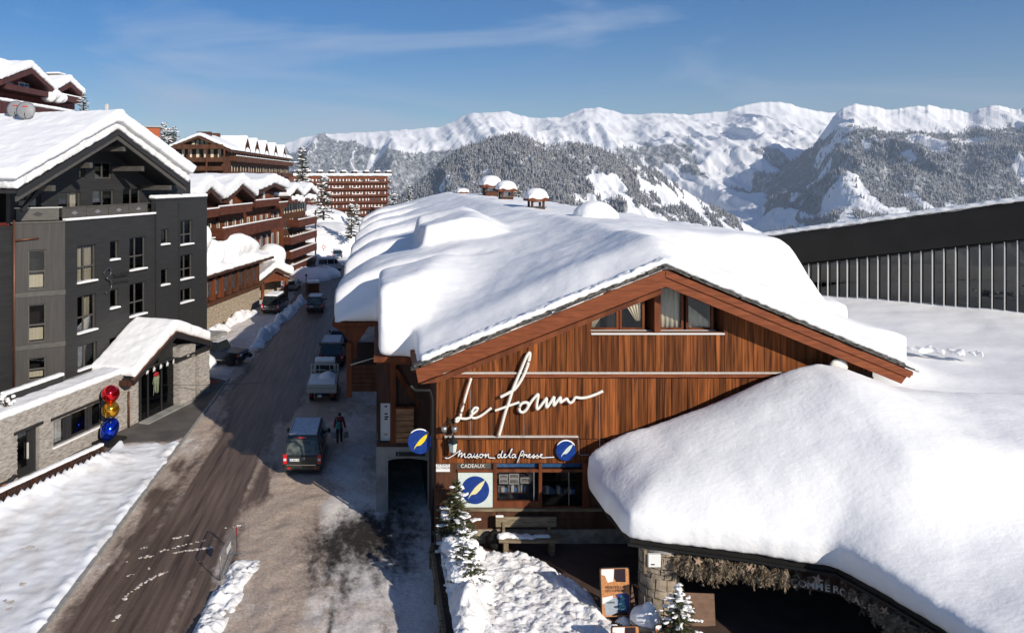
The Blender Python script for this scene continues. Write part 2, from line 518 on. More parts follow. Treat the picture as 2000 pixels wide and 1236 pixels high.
def text_mesh(txt, size, depth=0.01, align='CENTER', shear=0.0, bold=0.0):
    cu = bpy.data.curves.new('lettering', 'FONT')
    cu.body = txt; cu.size = size; cu.extrude = depth; cu.align_x = align; cu.align_y = 'CENTER'; cu.shear = shear; cu.offset = bold
    o = bpy.data.objects.new('tmp_text', cu); COL.objects.link(o)
    dg = bpy.context.evaluated_depsgraph_get()
    me = bpy.data.meshes.new_from_object(o.evaluated_get(dg))
    bpy.data.objects.remove(o); bpy.data.curves.remove(cu)
    me.transform(Matrix.Rotation(math.pi / 2, 4, 'X'))
    return me
# ------------------------------------------------------------------ ground sheet
def ground_z(x, y):
    x = np.asarray(x, float); y = np.asarray(y, float)
    edge = 128 + 330 * sstep(45, -15, x)
    z = -0.30 * np.clip(y - edge, 0, None)
    z = z - 6.0 * sstep(180, 340, y) * sstep(20, -20, x)
    z = z + 4.0 * sstep(128, 175, y) * sstep(-3, -14, x)
    hill = 0.30 * np.clip(-x - 22, 0, 26) * sstep(48, 75, y) * sstep(420, 250, y)
    hill2 = 0.12 * np.clip(-x - 20, 0, 200) * sstep(75, 130, y) * sstep(700, 350, y)
    return z + hill + hill2 - 0.03 + 0.35 * fbm(x / 9.0, y / 9.0, 3) * sstep(126, 150, y)
gx = np.concatenate([np.array([-9000, -6000, -4000, -2500, -1500, -900, -600, -420]), np.arange(-300, -60, 10), np.arange(-60, 60, 3), np.arange(60, 300, 15),
                     np.array([320, 450, 700, 1100, 1700, 2600, 4000, 6000, 9000])]).astype(float)
gy = np.concatenate([np.array([-3000, -1200, -500, -200, -80, -30, -10]), np.arange(0, 240, 3), np.arange(240, 700, 14), np.arange(700, 2400, 60)]).astype(float)
GX, GY = np.meshgrid(gx, gy)
G = np.stack([GX, GY, np.maximum(ground_z(GX, GY), -560)], -1)
ground = obj('ground', grid_mesh('ground', G), 'snow')
tag(ground, kind='structure')

# ------------------------------------------------------------------ road with slush, wet tracks and dark patches
def road_material():
    m = bpy.data.materials.new('road_slush'); m.use_nodes = True
    n, l = m.node_tree.nodes, m.node_tree.links
    b = n['Principled BSDF']
    def attr(nm):
        a = n.new('ShaderNodeAttribute'); a.attribute_name = nm; return a.outputs['Fac']
    tc = n.new('ShaderNodeTexCoord')
    t = n.new('ShaderNodeTexNoise'); t.inputs['Scale'].default_value = 3.5; t.inputs['Detail'].default_value = 8; t.inputs['Roughness'].default_value = 0.65
    mp = n.new('ShaderNodeMapping'); mp.inputs['Scale'].default_value = (1.0, 0.55, 1.0)
    l.new(tc.outputs['Object'], mp.inputs['Vector']); l.new(mp.outputs['Vector'], t.inputs['Vector'])
    def mixc(fac, A, B):
        x = n.new('ShaderNodeMix'); x.data_type = 'RGBA'
        l.new(fac, x.inputs['Factor'])
        for s, v in (('A', A), ('B', B)):
            if isinstance(v, tuple): x.inputs[s].default_value = (*v, 1)
            else: l.new(v, x.inputs[s])
        return x.outputs['Result']
    def jitter(sock, amt, lo, hi):
        a = n.new('ShaderNodeMath'); a.operation = 'MULTIPLY_ADD'; a.inputs[1].default_value = amt
        s = n.new('ShaderNodeMath'); s.operation = 'SUBTRACT'; s.inputs[1].default_value = 0.5
        l.new(t.outputs['Fac'], s.inputs[0]); l.new(s.outputs[0], a.inputs[0]); l.new(sock, a.inputs[2])
        r = n.new('ShaderNodeMapRange'); r.interpolation_type = 'SMOOTHSTEP'
        r.inputs['From Min'].default_value = lo; r.inputs['From Max'].default_value = hi
        l.new(a.outputs[0], r.inputs['Value']); return r.outputs['Result']
    tw = n.new('ShaderNodeTexNoise'); tw.inputs['Scale'].default_value = 2.6; tw.inputs['Detail'].default_value = 7; tw.inputs['Roughness'].default_value = 0.6
    mpw = n.new('ShaderNodeMapping'); mpw.inputs['Scale'].default_value = (1.6, 0.07, 1.0)
    l.new(tc.outputs['Object'], mpw.inputs['Vector']); l.new(mpw.outputs['Vector'], tw.inputs['Vector'])
    tf = n.new('ShaderNodeTexNoise'); tf.inputs['Scale'].default_value = 11.0; tf.inputs['Detail'].default_value = 8; tf.inputs['Roughness'].default_value = 0.7
    l.new(tc.outputs['Object'], tf.inputs['Vector'])
    def ramp(sock, lo, hi):
        r_ = n.new('ShaderNodeMapRange'); r_.inputs['From Min'].default_value = lo; r_.inputs['From Max'].default_value = hi
        l.new(sock, r_.inputs['Value']); return r_.outputs['Result']
    ff = ramp(tf.outputs['Fac'], 0.3, 0.7); fw = ramp(tw.outputs['Fac'], 0.3, 0.7)
    snow_c = mixc(ff, (0.50, 0.44, 0.39), (0.80, 0.77, 0.74))
    tan_c = mixc(ff, (0.27, 0.200, 0.150), (0.60, 0.485, 0.390))
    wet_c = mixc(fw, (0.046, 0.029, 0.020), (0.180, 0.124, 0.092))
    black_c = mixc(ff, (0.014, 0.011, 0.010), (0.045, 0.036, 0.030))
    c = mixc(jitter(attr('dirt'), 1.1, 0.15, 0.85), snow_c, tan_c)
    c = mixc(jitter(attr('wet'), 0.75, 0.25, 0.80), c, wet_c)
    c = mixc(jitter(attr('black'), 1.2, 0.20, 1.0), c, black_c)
    l.new(c, b.inputs['Base Color'])
    r = n.new('ShaderNodeMapRange'); r.inputs['To Min'].default_value = 0.75; r.inputs['To Max'].default_value = 0.5
    l.new(attr('wet'), r.inputs['Value']); l.new(r.outputs['Result'], b.inputs['Roughness'])
    b.inputs['Specular IOR Level'].default_value = 0.3
    bp = n.new('ShaderNodeBump'); bp.inputs['Strength'].default_value = 0.5; bp.inputs['Distance'].default_value = 0.05
    t3 = n.new('ShaderNodeTexNoise'); t3.inputs['Scale'].default_value = 5.0; t3.inputs['Detail'].default_value = 7
    l.new(tc.outputs['Object'], t3.inputs['Vector'])
    l.new(t3.outputs['Fac'], bp.inputs['Height']); l.new(bp.outputs['Normal'], b.inputs['Normal'])
    return m
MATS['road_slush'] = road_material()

rx = np.linspace(-24, 2.6, 190)
ry = np.concatenate([np.linspace(17, 60, 330), np.linspace(60.2, 136, 230)])
RX, RY = np.meshgrid(rx, ry)
wob = 0.5 * fbm(RX * 0.9, RY * 0.16, 4) + 0.35 * fbm(RX * 2.3, RY * 0.5, 3)
near = sstep(72, 52, RY)
# dark wet carriageway between the slush edges
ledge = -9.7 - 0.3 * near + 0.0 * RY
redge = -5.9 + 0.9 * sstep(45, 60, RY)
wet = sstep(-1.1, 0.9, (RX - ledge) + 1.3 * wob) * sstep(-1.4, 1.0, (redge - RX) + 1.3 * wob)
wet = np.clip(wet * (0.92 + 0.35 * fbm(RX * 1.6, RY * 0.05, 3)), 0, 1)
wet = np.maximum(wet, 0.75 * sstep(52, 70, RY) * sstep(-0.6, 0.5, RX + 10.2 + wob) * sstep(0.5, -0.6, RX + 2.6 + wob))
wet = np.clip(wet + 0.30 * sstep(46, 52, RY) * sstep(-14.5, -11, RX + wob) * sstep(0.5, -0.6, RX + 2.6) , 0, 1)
dirt = np.clip(0.25 + 0.55 * sstep(-11.6, -10.2, RX + wob * 0.5) * sstep(-1.2, -3.2, RX + wob) + 0.35 * fbm(RX * 0.5, RY * 0.35, 4), 0, 1)
dirt = np.where(RX < -11.2, 0.12 + 0.25 * sstep(0.0, 0.7, fbm(RX * 0.4, RY * 0.3, 3)), dirt)
dirt = dirt * (0.72 + 0.28 * sstep(24, 34, RY + 4 * wob)) + 0.18 * sstep(0.5, -6, RX)
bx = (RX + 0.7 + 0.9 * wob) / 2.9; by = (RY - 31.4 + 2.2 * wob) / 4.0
black = np.clip(1.30 - np.sqrt(bx * bx + by * by), 0, 1)  # soft-edged near-black patch mixed into the road colour
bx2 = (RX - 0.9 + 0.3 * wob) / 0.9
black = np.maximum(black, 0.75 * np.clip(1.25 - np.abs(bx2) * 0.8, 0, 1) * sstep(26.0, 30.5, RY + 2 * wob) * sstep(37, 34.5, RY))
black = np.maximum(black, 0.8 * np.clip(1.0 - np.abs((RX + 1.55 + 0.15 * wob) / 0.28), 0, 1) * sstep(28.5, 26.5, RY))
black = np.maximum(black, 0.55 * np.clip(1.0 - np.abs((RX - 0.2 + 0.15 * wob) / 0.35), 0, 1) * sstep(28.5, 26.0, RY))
RZ = 0.012 + 0.05 * (1 - wet) * (1 - black) * (0.6 + fbm(RX * 1.3, RY * 1.1, 4)) + 0.02
RZ = np.maximum(RZ, 0.006)
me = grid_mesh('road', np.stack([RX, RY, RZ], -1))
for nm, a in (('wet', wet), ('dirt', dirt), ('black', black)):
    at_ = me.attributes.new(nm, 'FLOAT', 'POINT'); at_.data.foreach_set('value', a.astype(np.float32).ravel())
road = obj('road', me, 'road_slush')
tag(road, kind='structure')

# curved ridges of snow left by turning tyres
rgt = random.Random(77)
def ridge(pts, w):
    """a broken line of small crusts"""
    mb = MB(); P = [gnd(*p) for p in pts]
    for a, b in zip(P[:-1], P[1:]):
        n = max(2, int((b - a).length / 0.05))
        for k in range(n):
            p = a.lerp(b, k / n); q = float(fbm(p.x * 2.3 + 9, p.y * 2.3, 3)) + 0.25
            if q < rgt.random() * 0.75: continue
            r = w * rgt.uniform(0.35, 1.0) * (0.6 + 0.6 * q)
            mb.blob((p.x + rgt.uniform(-0.05, 0.05), p.y + rgt.uniform(-0.05, 0.05), 0.03), (r * 1.2, r, r * 0.45), 6, 4, 0.5, rgt)
    return mb
arcs = [[(276, 1073), (320, 1058), (360, 1048), (410, 1038), (475, 1026)], [(312, 1078), (350, 1068), (400, 1056), (445, 1049)],
        [(236, 1101), (275, 1090), (330, 1082), (372, 1075), (414, 1070)], [(242, 1130), (262, 1121), (300, 1108), (325, 1099)],
        [(233, 1183), (246, 1165), (280, 1139), (315, 1121), (352, 1108), (400, 1097)], [(212, 1223), (228, 1206), (246, 1195)]]
mbr = MB()
for a in arcs:
    r_ = ridge(a, 0.07); mbr.add(r_.v, r_.f)
material('slush_crust', (0.36, 0.29, 0.23), (0.70, 0.64, 0.58), rough=0.8, nscale=6, noise=(1, 1, 1))
tr = mbr.build('snow_ridges', 'slush_crust', None, smooth=True)
tag(tr, 'thin curved ridges of crusted snow left across the brown road', 'snow', kind='stuff')

# ------------------------------------------------------------------ pavement before the grey hotel
pv = MB()
pv.xy([(-23.0, 27.0), (-18.9, 29.6), (-16.75, 34.6), (-14.4, 40.3), (-14.35, 42.9), (-12.6, 43.3), (-11.6, 43.2), (-11.15, 44.2), (-11.1, 56.0), (-14.5, 58.5), (-27, 40.0)], 0.0, 0.13)
pav = pv.build('pavement', 'asphalt')
tag(pav, kind='structure')
kerb = bpy.data.objects.new('kerb', None); COL.objects.link(kerb); tag(kerb, kind='structure')
km = MB().box(-0.08, 0.08, 0.0, 0.99, 0, 0.135).mesh('kerb_stone')
for y0 in np.arange(20.0, 56.0, 1.02):
    o = obj('kerb_stone', km, 'concrete', kerb); o.location = (-11.06 + 0.012 * random.random(), float(y0), 0.015 * random.random())
material('snow_verge', (0.66, 0.63, 0.60), (0.86, 0.87, 0.88), rough=0.7, nscale=1.1, noise=(1, 0.5, 1), contrast=(0.3, 0.6), bump=0.30, bscale=(6, 3.5, 6), bdist=0.05, spec=0.2)
# verge of ploughed snow between the fence and the kerb
def fence_x(y): return -16.9 + (y - 34.35) * 0.41
vx = np.arange(-22.5, -10.95, 0.14); vy = np.arange(17.5, 43.6, 0.14)
VX, VY = np.meshgrid(vx, vy)
inner = np.where(VY < 40.3, fence_x(VY) + 0.22, -14.2)
d_in = VX - inner
d_out = -11.02 - VX - 0.10 * fbm(VY * 1.3, VY * 0, 3)
d_top = 43.2 - VY - 0.25 * np.abs(fbm(VX * 1.5, VX * 0, 3)) - 0.5 * sstep(-13.0, -14.3, VX)
bank = 0.62 * np.exp(-np.clip(d_in, 0, 9) / 0.75) * sstep(43.0, 39.0, VY) + 0.09
lump = 0.09 * np.clip(fbm(VX * 1.7, VY * 1.7, 4) + 0.2, 0, 2) * np.exp(-np.clip(d_in - 0.6, 0, 9) / 1.2) + 0.025 * fbm(VX * 3, VY * 3, 3) + 0.10 * np.exp(-((d_out - 0.3) / 0.3) ** 2) * (0.6 + fbm(VX * 2, VY * 2, 2))
VZ = (bank + lump) * np.clip(np.minimum(d_out, d_top) / 0.25, 0, 1) ** 0.6
VZ = np.where(d_in < 0, 0.35, VZ)
msk = (d_in > -0.2) & (d_out > 0) & (d_top > 0)
cell = msk[:-1, :-1] & msk[1:, 1:]
verge = obj('snow_verge', grid_mesh('snow_verge', np.stack([VX, VY, VZ + 0.03], -1), cell), 'snow_verge')
tag(verge, kind='structure')

# banks of ploughed snow: crumbly ridges following a line
def snow_bank(label, path, w, h, seed, step=0.11, crust=1.0):
    P = [Vector((p[0], p[1])) for p in path]; L = [0]
    for a, b in zip(P[:-1], P[1:]): L.append(L[-1] + (b - a).length)
    ns, nt = int(L[-1] / step) + 1, int(2.6 * w / step) + 2
    S, T = np.meshgrid(np.linspace(0, L[-1], ns), np.linspace(-1.3 * w, 1.3 * w, nt), indexing='ij')
    cx_ = np.interp(S, L, [p.x for p in P]); cy_ = np.interp(S, L, [p.y for p in P])
    d0 = (P[-1] - P[0]).normalized()
    X = cx_ - d0.y * -T * -1; Y = cy_ - d0.x * T
    wl_ = w * (0.75 + 0.35 * fbm(S * 0.35 + seed, S * 0 + seed, 3))
    prof = np.clip(1 - np.abs(T / wl_) ** 2.2, 0, 1) ** 0.75
    end = np.clip(np.minimum(S, L[-1] - S) / 1.0, 0, 1) ** 0.6
    Z = h * prof * end * (0.72 + 0.5 * fbm(S * 0.8 + seed, T * 0.8, 4)) + prof * end * crust * (0.16 * np.abs(fbm(S * 2.3, T * 2.3 + seed, 4)) + 0.05 * fbm(S * 6, T * 6, 3))
    o = obj('snow_bank', grid_mesh('snow_bank', np.stack([X, Y, Z - 0.01], -1)[:, ::-1]), 'snow_rough')
    return tag(o, label, 'snow bank')
snow_bank('long low bank of ploughed snow dividing side lane from street', [(-10.8, 67.0), (-10.55, 76), (-9.9, 84), (-9.2, 92)], 0.75, 0.75, 3)
snow_bank('bright snow bank at bottom of picture beside the metal barrier', [(-6.05, 20.5), (-5.65, 25.0), (-5.35, 28.2), (-5.05, 30.0)], 0.62, 0.42, 5, 0.07)
snow_bank('heaped snow along the foot of the tan stone wall', [(-15.5, 60), (-15.9, 66), (-15.6, 72), (-15.0, 78), (-13.9, 85)], 1.25, 0.75, 6)

# ------------------------------------------------------------------ far mountains
def mountain_material(name, tree=(0.035, 0.045, 0.042)):
    m = bpy.data.materials.new(name); m.use_nodes = True
    n, l = m.node_tree.nodes, m.node_tree.links
    b = n['Principled BSDF']; b.inputs['Roughness'].default_value = 0.8; b.inputs['Specular IOR Level'].default_value = 0.1
    a = n.new('ShaderNodeAttribute'); a.attribute_name = 'forest'
    tc = n.new('ShaderNodeTexCoord')
    t = n.new('ShaderNodeTexNoise'); t.inputs['Scale'].default_value = 0.035; t.inputs['Detail'].default_value = 6
    mp = n.new('ShaderNodeMapping'); mp.inputs['Scale'].default_value = (1, 0.7, 0.5)
    l.new(tc.outputs['Object'], mp.inputs['Vector']); l.new(mp.outputs['Vector'], t.inputs['Vector'])
    r0 = n.new('ShaderNodeMapRange'); r0.inputs['From Min'].default_value = 0.35; r0.inputs['From Max'].default_value = 0.7
    l.new(t.outputs['Fac'], r0.inputs['Value'])
    x = n.new('ShaderNodeMix'); x.data_type = 'RGBA'
    x.inputs['A'].default_value = (*tree, 1); x.inputs['B'].default_value = (0.55, 0.55, 0.56, 1)
    l.new(r0.outputs['Result'], x.inputs['Factor'])
    ad = n.new('ShaderNodeMath'); ad.operation = 'MULTIPLY_ADD'; ad.inputs[1].default_value = 0.7
    sb = n.new('ShaderNodeMath'); sb.operation = 'SUBTRACT'; sb.inputs[1].default_value = 0.5
    l.new(t.outputs['Fac'], sb.inputs[0]); l.new(sb.outputs[0], ad.inputs[0]); l.new(a.outputs['Fac'], ad.inputs[2])
    r = n.new('ShaderNodeMapRange'); r.interpolation_type = 'SMOOTHSTEP'; r.inputs['From Min'].default_value = 0.35; r.inputs['From Max'].default_value = 0.65
    l.new(ad.outputs[0], r.inputs['Value'])
    y = n.new('ShaderNodeMix'); y.data_type = 'RGBA'; y.inputs['A'].default_value = (0.86, 0.86, 0.87, 1)
    l.new(r.outputs['Result'], y.inputs['Factor']); l.new(x.outputs['Result'], y.inputs['B'])
    l.new(y.outputs['Result'], b.inputs['Base Color'])
    bp = n.new('ShaderNodeBump'); bp.inputs['Strength'].default_value = 0.6; bp.inputs['Distance'].default_value = 22.0
    t3 = n.new('ShaderNodeTexNoise'); t3.inputs['Scale'].default_value = 0.008; t3.inputs['Detail'].default_value = 9
    l.new(mp.outputs['Vector'], t3.inputs['Vector'])
    l.new(t3.outputs['Fac'], bp.inputs['Height']); l.new(bp.outputs['Normal'], b.inputs['Normal'])
    return m
MATS['mountain'] = mountain_material('mountain')

TREES = []      # (x, y, z, h) of every far conifer
def mountain(name, pts, Yr, Yb, zb, nx, ny, amp, spur, forest_fn, tree_n, tree_h, seed, pow_=1.0, back=1500):
    """a range with its crest along pts (directions seen from the village at distance Yr), foot at Yb"""
    pxs = np.linspace(pts[0][0], pts[-1][0], nx)
    pys = np.interp(pxs, [p[0] for p in pts], [p[1] for p in pts])
    k5 = np.ones(9) / 9.0
    pys_s = np.convolve(np.pad(pys, 4, 'edge'), k5, 'valid')
    jag = (pys - pys_s) + 2.2 * (ridged(pxs / 26.0, pxs * 0 + seed, 4) - 1.0) * -0.5 + 0.8 * fbm(pxs / 7.0, pxs * 0 + seed, 3)
    pys = pys_s
    ts = np.concatenate([np.linspace(0, 1, ny), np.array([1.06, 1.15, 1.3, 1.6])])
    T, PX = np.meshgrid(ts, pxs, indexing='ij')
    PY = np.meshgrid(ts, pys, indexing='ij')[1]
    Zr = H + (CY - PY) * Yr / F
    Tc = np.clip(T, 0, 1)
    Y = Yb + (Yr - Yb) * T
    XR = (PX - CX) / F * Yr
    X = XR * (0.35 + 0.65 * Tc) + (PX - CX) / F * Yb * 0.65 * (1 - Tc)
    X = (PX - CX) / F * Y
    JG = np.meshgrid(ts, jag, indexing='ij')[1]
    Z = zb + (Zr - zb) * Tc ** pow_ - JG * Yr / F * sstep(0.90, 1.0, Tc) - np.clip(T - 1, 0, 2) * back
    env = np.sin(np.pi * np.clip(Tc, 0, 1)) ** 0.7 * (0.25 + 0.75 * Tc)
    S = Yr / 6000.0
    nse = ridged(X / (620 * S) + seed, Y / (1300 * S) + 0.25 * X / (620 * S), 7, 0.52) - 1.1
    Z = Z + amp * env * nse + 26 * S * env * (ridged(X / (170 * S) + 0.4 * nse + seed, Y / (900 * S), 4, 0.55) - 1.0)
    if spur:
        k, per, sk = spur
        ph = (X + sk * (Y - Yr)) / per + 0.25 * fbm(X / 900.0, Y / 900.0, 3)
        tri = np.abs((ph % 1.0) - 0.5) * 2
        Z = Z + k * env * (tri - 0.5)
    py_now = CY - (Z - H) * F / Y
    fo = forest_fn(PX, py_now, X, Y, Z)
    me = grid_mesh(name, np.stack([X, Y, Z], -1))
    a = me.attributes.new('forest', 'FLOAT', 'POINT'); a.data.foreach_set('value', fo.astype(np.float32).ravel())
    o = obj(name, me, 'mountain'); tag(o, kind='structure')
    # conifers where the forest is
    rg = np.random.RandomState(int(seed * 10) + 3)
    n = 0; tries = 0
    nT = ny
    while n < tree_n and tries < 30:
        tries += 1
        u = rg.uniform(0, nx - 1.001, 6000); v = rg.uniform(0, nT - 1.001, 6000)
        i, j = u.astype(int), v.astype(int); fu, fv = u - i, v - j
        bl = lambda A: A[j, i] * (1 - fu) * (1 - fv) + A[j, i + 1] * fu * (1 - fv) + A[j + 1, i] * (1 - fu) * fv + A[j + 1, i + 1] * fu * fv
        f = bl(fo); py_ = bl(py_now)
        keep = (rg.uniform(0.25, 0.8, 6000) < f) & (py_ < 475)
        x, y, z = bl(X)[keep], bl(Y)[keep], bl(Z)[keep]
        h = tree_h * rg.uniform(0.6, 1.25, len(x))
        TREES.append(np.stack([x, y, z - 1.0, h], 1)); n += len(x)
    return o

def interp(px, pts):
    return np.interp(px, [p[0] for p in pts], [p[1] for p in pts])

crest1 = [(380, 330), (480, 318), (540, 288), (560, 278), (585, 270), (620, 263), (700, 258), (780, 254), (860, 247), (890, 234), (905, 226), (925, 221), (960, 221), (990, 217),
          (1010, 222), (1030, 229), (1065, 230), (1095, 230), (1115, 221), (1135, 214), (1170, 210), (1195, 215), (1215, 222), (1240, 224), (1290, 220), (1340, 224), (1395, 218),
          (1420, 217), (1445, 208), (1470, 201), (1500, 198), (1530, 200), (1560, 207), (1590, 215), (1620, 219), (1660, 224), (1700, 230), (2000, 235), (2300, 240)]
def forest1(px, py, X, Y, Z):
    line = interp(px, [(500, 276), (560, 284), (640, 280), (700, 288), (760, 300), (830, 300), (900, 296), (1100, 300), (1250, 296), (1300, 288), (1340, 285), (1420, 290), (1500, 300), (1600, 330), (2300, 330)])
    n1 = fbm(X / 260.0, Y / 700.0, 5); gully = np.abs(vnoise(X / 150.0 + 0.3 * fbm(X / 300.0, Y / 300.0, 3), Y / 2600.0))
    f = sstep(-9, 12, (py - line) + 16 * n1)
    f = f * sstep(0.03, 0.10, gully + 0.02 * n1)
    meadow = sstep(1.05, 0.75, np.sqrt(((px - 1370) / 95) ** 2 + ((py - 365 - 0.28 * (px - 1370)) / 22) ** 2) + 0.15 * n1)
    right = sstep(1180, 1330, px)
    patch = sstep(0.05, 0.25, n1 + 0.15)
    f = f * (1 - right * (1 - patch)) * (1 - meadow)
    return f
mountain('mountain_range', crest1, 7200, 3300, -420, 640, 220, 165, None, forest1, 9000, 24, 1.3, 1.15)

crest2 = [(560, 480), (640, 440), (700, 425), (760, 405), (800, 372), (830, 345), (870, 312), (900, 292), (930, 280), (960, 270), (1000, 263), (1030, 270), (1060, 281), (1095, 284), (1130, 283),
          (1160, 287), (1200, 300), (1240, 318), (1280, 335), (1310, 352), (1350, 380), (1400, 408), (1450, 432), (1500, 458), (1560, 490)]
def forest2(px, py, X, Y, Z):
    n1 = fbm(X / 130.0, Y / 300.0, 5); n2 = fbm(X / 45.0, Y / 90.0, 4)
    f = 0.85 + 0.3 * n1
    cl = sstep(1090, 1180, px) * sstep(325, 350, py) * sstep(0.05, 0.30, 0.6 * n1 + 0.9 * n2 + 0.02)
    f = f - 0.8 * cl
    f = f - 0.6 * sstep(1230, 1290, px) * sstep(378, 392, py + 20 * n1) * sstep(-0.05, 0.2, n2 + 0.05)
    f = f - 0.6 * sstep(0.36, 0.5, n1 + 0.3 * n2)
    return np.clip(f, 0, 1)
mountain('forested_hill', crest2, 3000, 1500, -400, 330, 120, 60, (34, 240, 0.25), forest2, 12000, 17, 4.7, 0.9)

crest3 = [(1400, 478), (1440, 448), (1465, 408), (1480, 380), (1500, 352), (1530, 328), (1560, 306), (1590, 284), (1610, 252), (1632, 222), (1650, 209), (1668, 203), (1690, 206), (1712, 207), (1735, 214),
          (1760, 211), (1792, 206), (1815, 206), (1840, 211), (1870, 214), (1892, 220), (1915, 211), (1940, 206), (1965, 208), (1985, 213), (2010, 209), (2060, 205), (2200, 212), (2400, 225)]
def forest3(px, py, X, Y, Z):
    n1 = fbm(X / 210.0, Y / 380.0, 5); n2 = fbm(X / 60.0, Y / 120.0, 4)
    line = interp(px, [(1400, 310), (1480, 310), (1560, 286), (1640, 266), (1720, 252), (1800, 258), (2000, 250), (2400, 250)])
    f = sstep(-10, 14, (py - line) + 26 * n1)
    f = f * (1 - 0.7 * sstep(0.5, 0.62, n1 + 0.3 * n2))
    f = f * (1 - 0.9 * sstep(395, 412, py) * sstep(0.12, 0.28, n2 + n1 * 0.5))
    return f
mountain('mountain_slope', crest3, 5200, 2300, -420, 480, 200, 125, (95, 560, 0.62), forest3, 21000, 21, 9.2, 1.0)

def far_trees():
    T = np.concatenate(TREES); n = len(T); k = 5
    rg = np.random.RandomState(5)
    ang = np.linspace(0, 2 * np.pi, k, endpoint=False)
    tiers = ((0.0, 0.22, 0.62), (0.36, 0.17, 1.0))
    V, Q = [], []
    base = 0
    for z0, r, z1 in tiers:
        a = ang[None] + rg.uniform(0, 6.28, (n, 1))
        rr = T[:, 3:4] * r * rg.uniform(0.75, 1.3, (n, k))
        ring = np.stack([T[:, 0:1] + rr * np.cos(a), T[:, 1:2] + rr * np.sin(a), T[:, 2:3] + T[:, 3:4] * (z0 + rg.uniform(-0.03, 0.06, (n, k)))], -1)
        tip = np.stack([T[:, 0], T[:, 1], T[:, 2] + T[:, 3] * z1], -1)[:, None]
        vv = np.concatenate([ring, tip], 1)
        V.append(vv.reshape(-1, 3))
        o0 = base + np.arange(n)[:, None] * (k + 1)
        f = np.stack([o0 + np.arange(k)[None], o0 + (np.arange(k)[None] + 1) % k, np.repeat(o0 + k, k, 1)], -1)
        Q.append(f.reshape(-1, 3)); base += n * (k + 1)
    V = np.concatenate(V); Q = np.concatenate(Q)
    me = bpy.data.meshes.new('forest')
    me.vertices.add(len(V)); me.vertices.foreach_set('co', V.astype(np.float32).ravel())
    me.loops.add(Q.size); me.loops.foreach_set('vertex_index', Q.astype(np.int32).ravel())
    me.polygons.add(len(Q)); me.polygons.foreach_set('loop_start', (np.arange(len(Q)) * 3).astype(np.int32))
    me.update(calc_edges=True)
    return me
material('conifer_far', (0.085, 0.086, 0.084), (0.38, 0.38, 0.385), rough=0.9, nscale=0.16, noise=(1, 1, 1.4), contrast=(0.36, 0.66), spec=0.1)
o = obj('forest', far_trees(), 'conifer_far')
tag(o, 'snow dusted conifer forest covering the far mountain slopes', 'forest', kind='stuff')

# ------------------------------------------------------------------ thin winter haze in the air
hz = MB().box(-12500, 12500, -3600, 12500, -620, 1250).build('haze', None)
hm = bpy.data.materials.new('haze_air'); hm.use_nodes = True
hn, hl_ = hm.node_tree.nodes, hm.node_tree.links
hn.clear()
ho = hn.new('ShaderNodeOutputMaterial'); hv = hn.new('ShaderNodeVolumePrincipled')
hv.inputs['Color'].default_value = (0.70, 0.83, 1.0, 1); hv.inputs['Density'].default_value = 6.5e-5; hv.inputs['Anisotropy'].default_value = 0.0
hl_.new(hv.outputs['Volume'], ho.inputs['Volume'])
hz.data.materials.append(hm)
tag(hz, 'thin bluish winter haze over the valley', 'haze', kind='stuff')
# ------------------------------------------------------------------ big timber chalet with the wide snowy gable
YF = 30.0
def fx(px, Y=YF): return (px - CX) * Y / F
def fz(py, Y=YF): return H + (CY - py) * Y / F
forum = thing('chalet_building', 'large brown timber chalet with wide gable under a thick smooth blanket of snow', 'chalet', (0, YF, 0))
XL, XR, XC = fx(852), fx(1706), fx(1300)
APEX, EAVE = 11.05, 7.2                      # underside of the roof at the wall
SL = (APEX - EAVE) / (XC - 1.6)
def roof_under(x): return APEX - SL * abs(x - XC)
# backing wall, closed body behind the boards
mb = MB()
mb.xz([(XL, 3.8), (XR, 3.8), (XR, roof_under(XR)), (XC + 2.6, roof_under(XC + 2.6)), (13.45, 8.93), (8.25, 8.93), (8.25, roof_under(8.25)), (XL, roof_under(XL))], 0.05, 0.25)
mb.box(XL, XL + 0.3, 0.25, 40, 0.3, roof_under(XL)); mb.box(XR - 0.3, XR, 0.25, 40, 0.3, roof_under(XR))
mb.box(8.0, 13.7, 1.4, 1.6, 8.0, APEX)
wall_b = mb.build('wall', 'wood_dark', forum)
# boards, every one its own piece
rb = random.Random(21)
def board_row(z0, ztop, x0, x1, y, tone, wmin=0.24, wmax=0.46, skip=None):
    x = x0
    while x < x1 - 0.02:
        w = min(rb.uniform(wmin, wmax), x1 - x)
        a, b = x + 0.008, x + w - 0.008
        if b - a > 0.03:
            ta, tb = ztop(a), ztop(b)
            poly = [(a, z0), (b, z0), (b, tb), (a, ta)]
            if a < XC < b and callable(ztop) and abs(ta - tb) < 0.2 and ztop(XC) > max(ta, tb) + 0.01:
                poly = [(a, z0), (b, z0), (b, tb), (XC, ztop(XC)), (a, ta)]
            if skip is None or not (skip[0] < (a + b) / 2 < skip[1]):
                if min(ta, tb) - z0 > 0.02:
                    pr = rb.uniform(0, 0.03)
                    MB().xz(poly, y - 0.03 - pr, y + 0.02).build('board', tone, forum)
        x += w
zA = fz(728)
WX0, WX1, WZ = fx(1155), fx(1414), fz(651)
board_row(zA + 0.05, lambda x: roof_under(x) - 0.02, XL, WX0 - 0.02, 0.03, 'wood_board', 0.30, 0.42)
board_row(zA + 0.05, lambda x: roof_under(x) - 0.02, WX1 + 0.02, XR, 0.03, 'wood_board', 0.30, 0.46)
board_row(zA + 0.05, lambda x: WZ - 0.04, WX0 - 0.01, WX1 + 0.01, 0.03, 'wood_board', 0.16, 0.40)
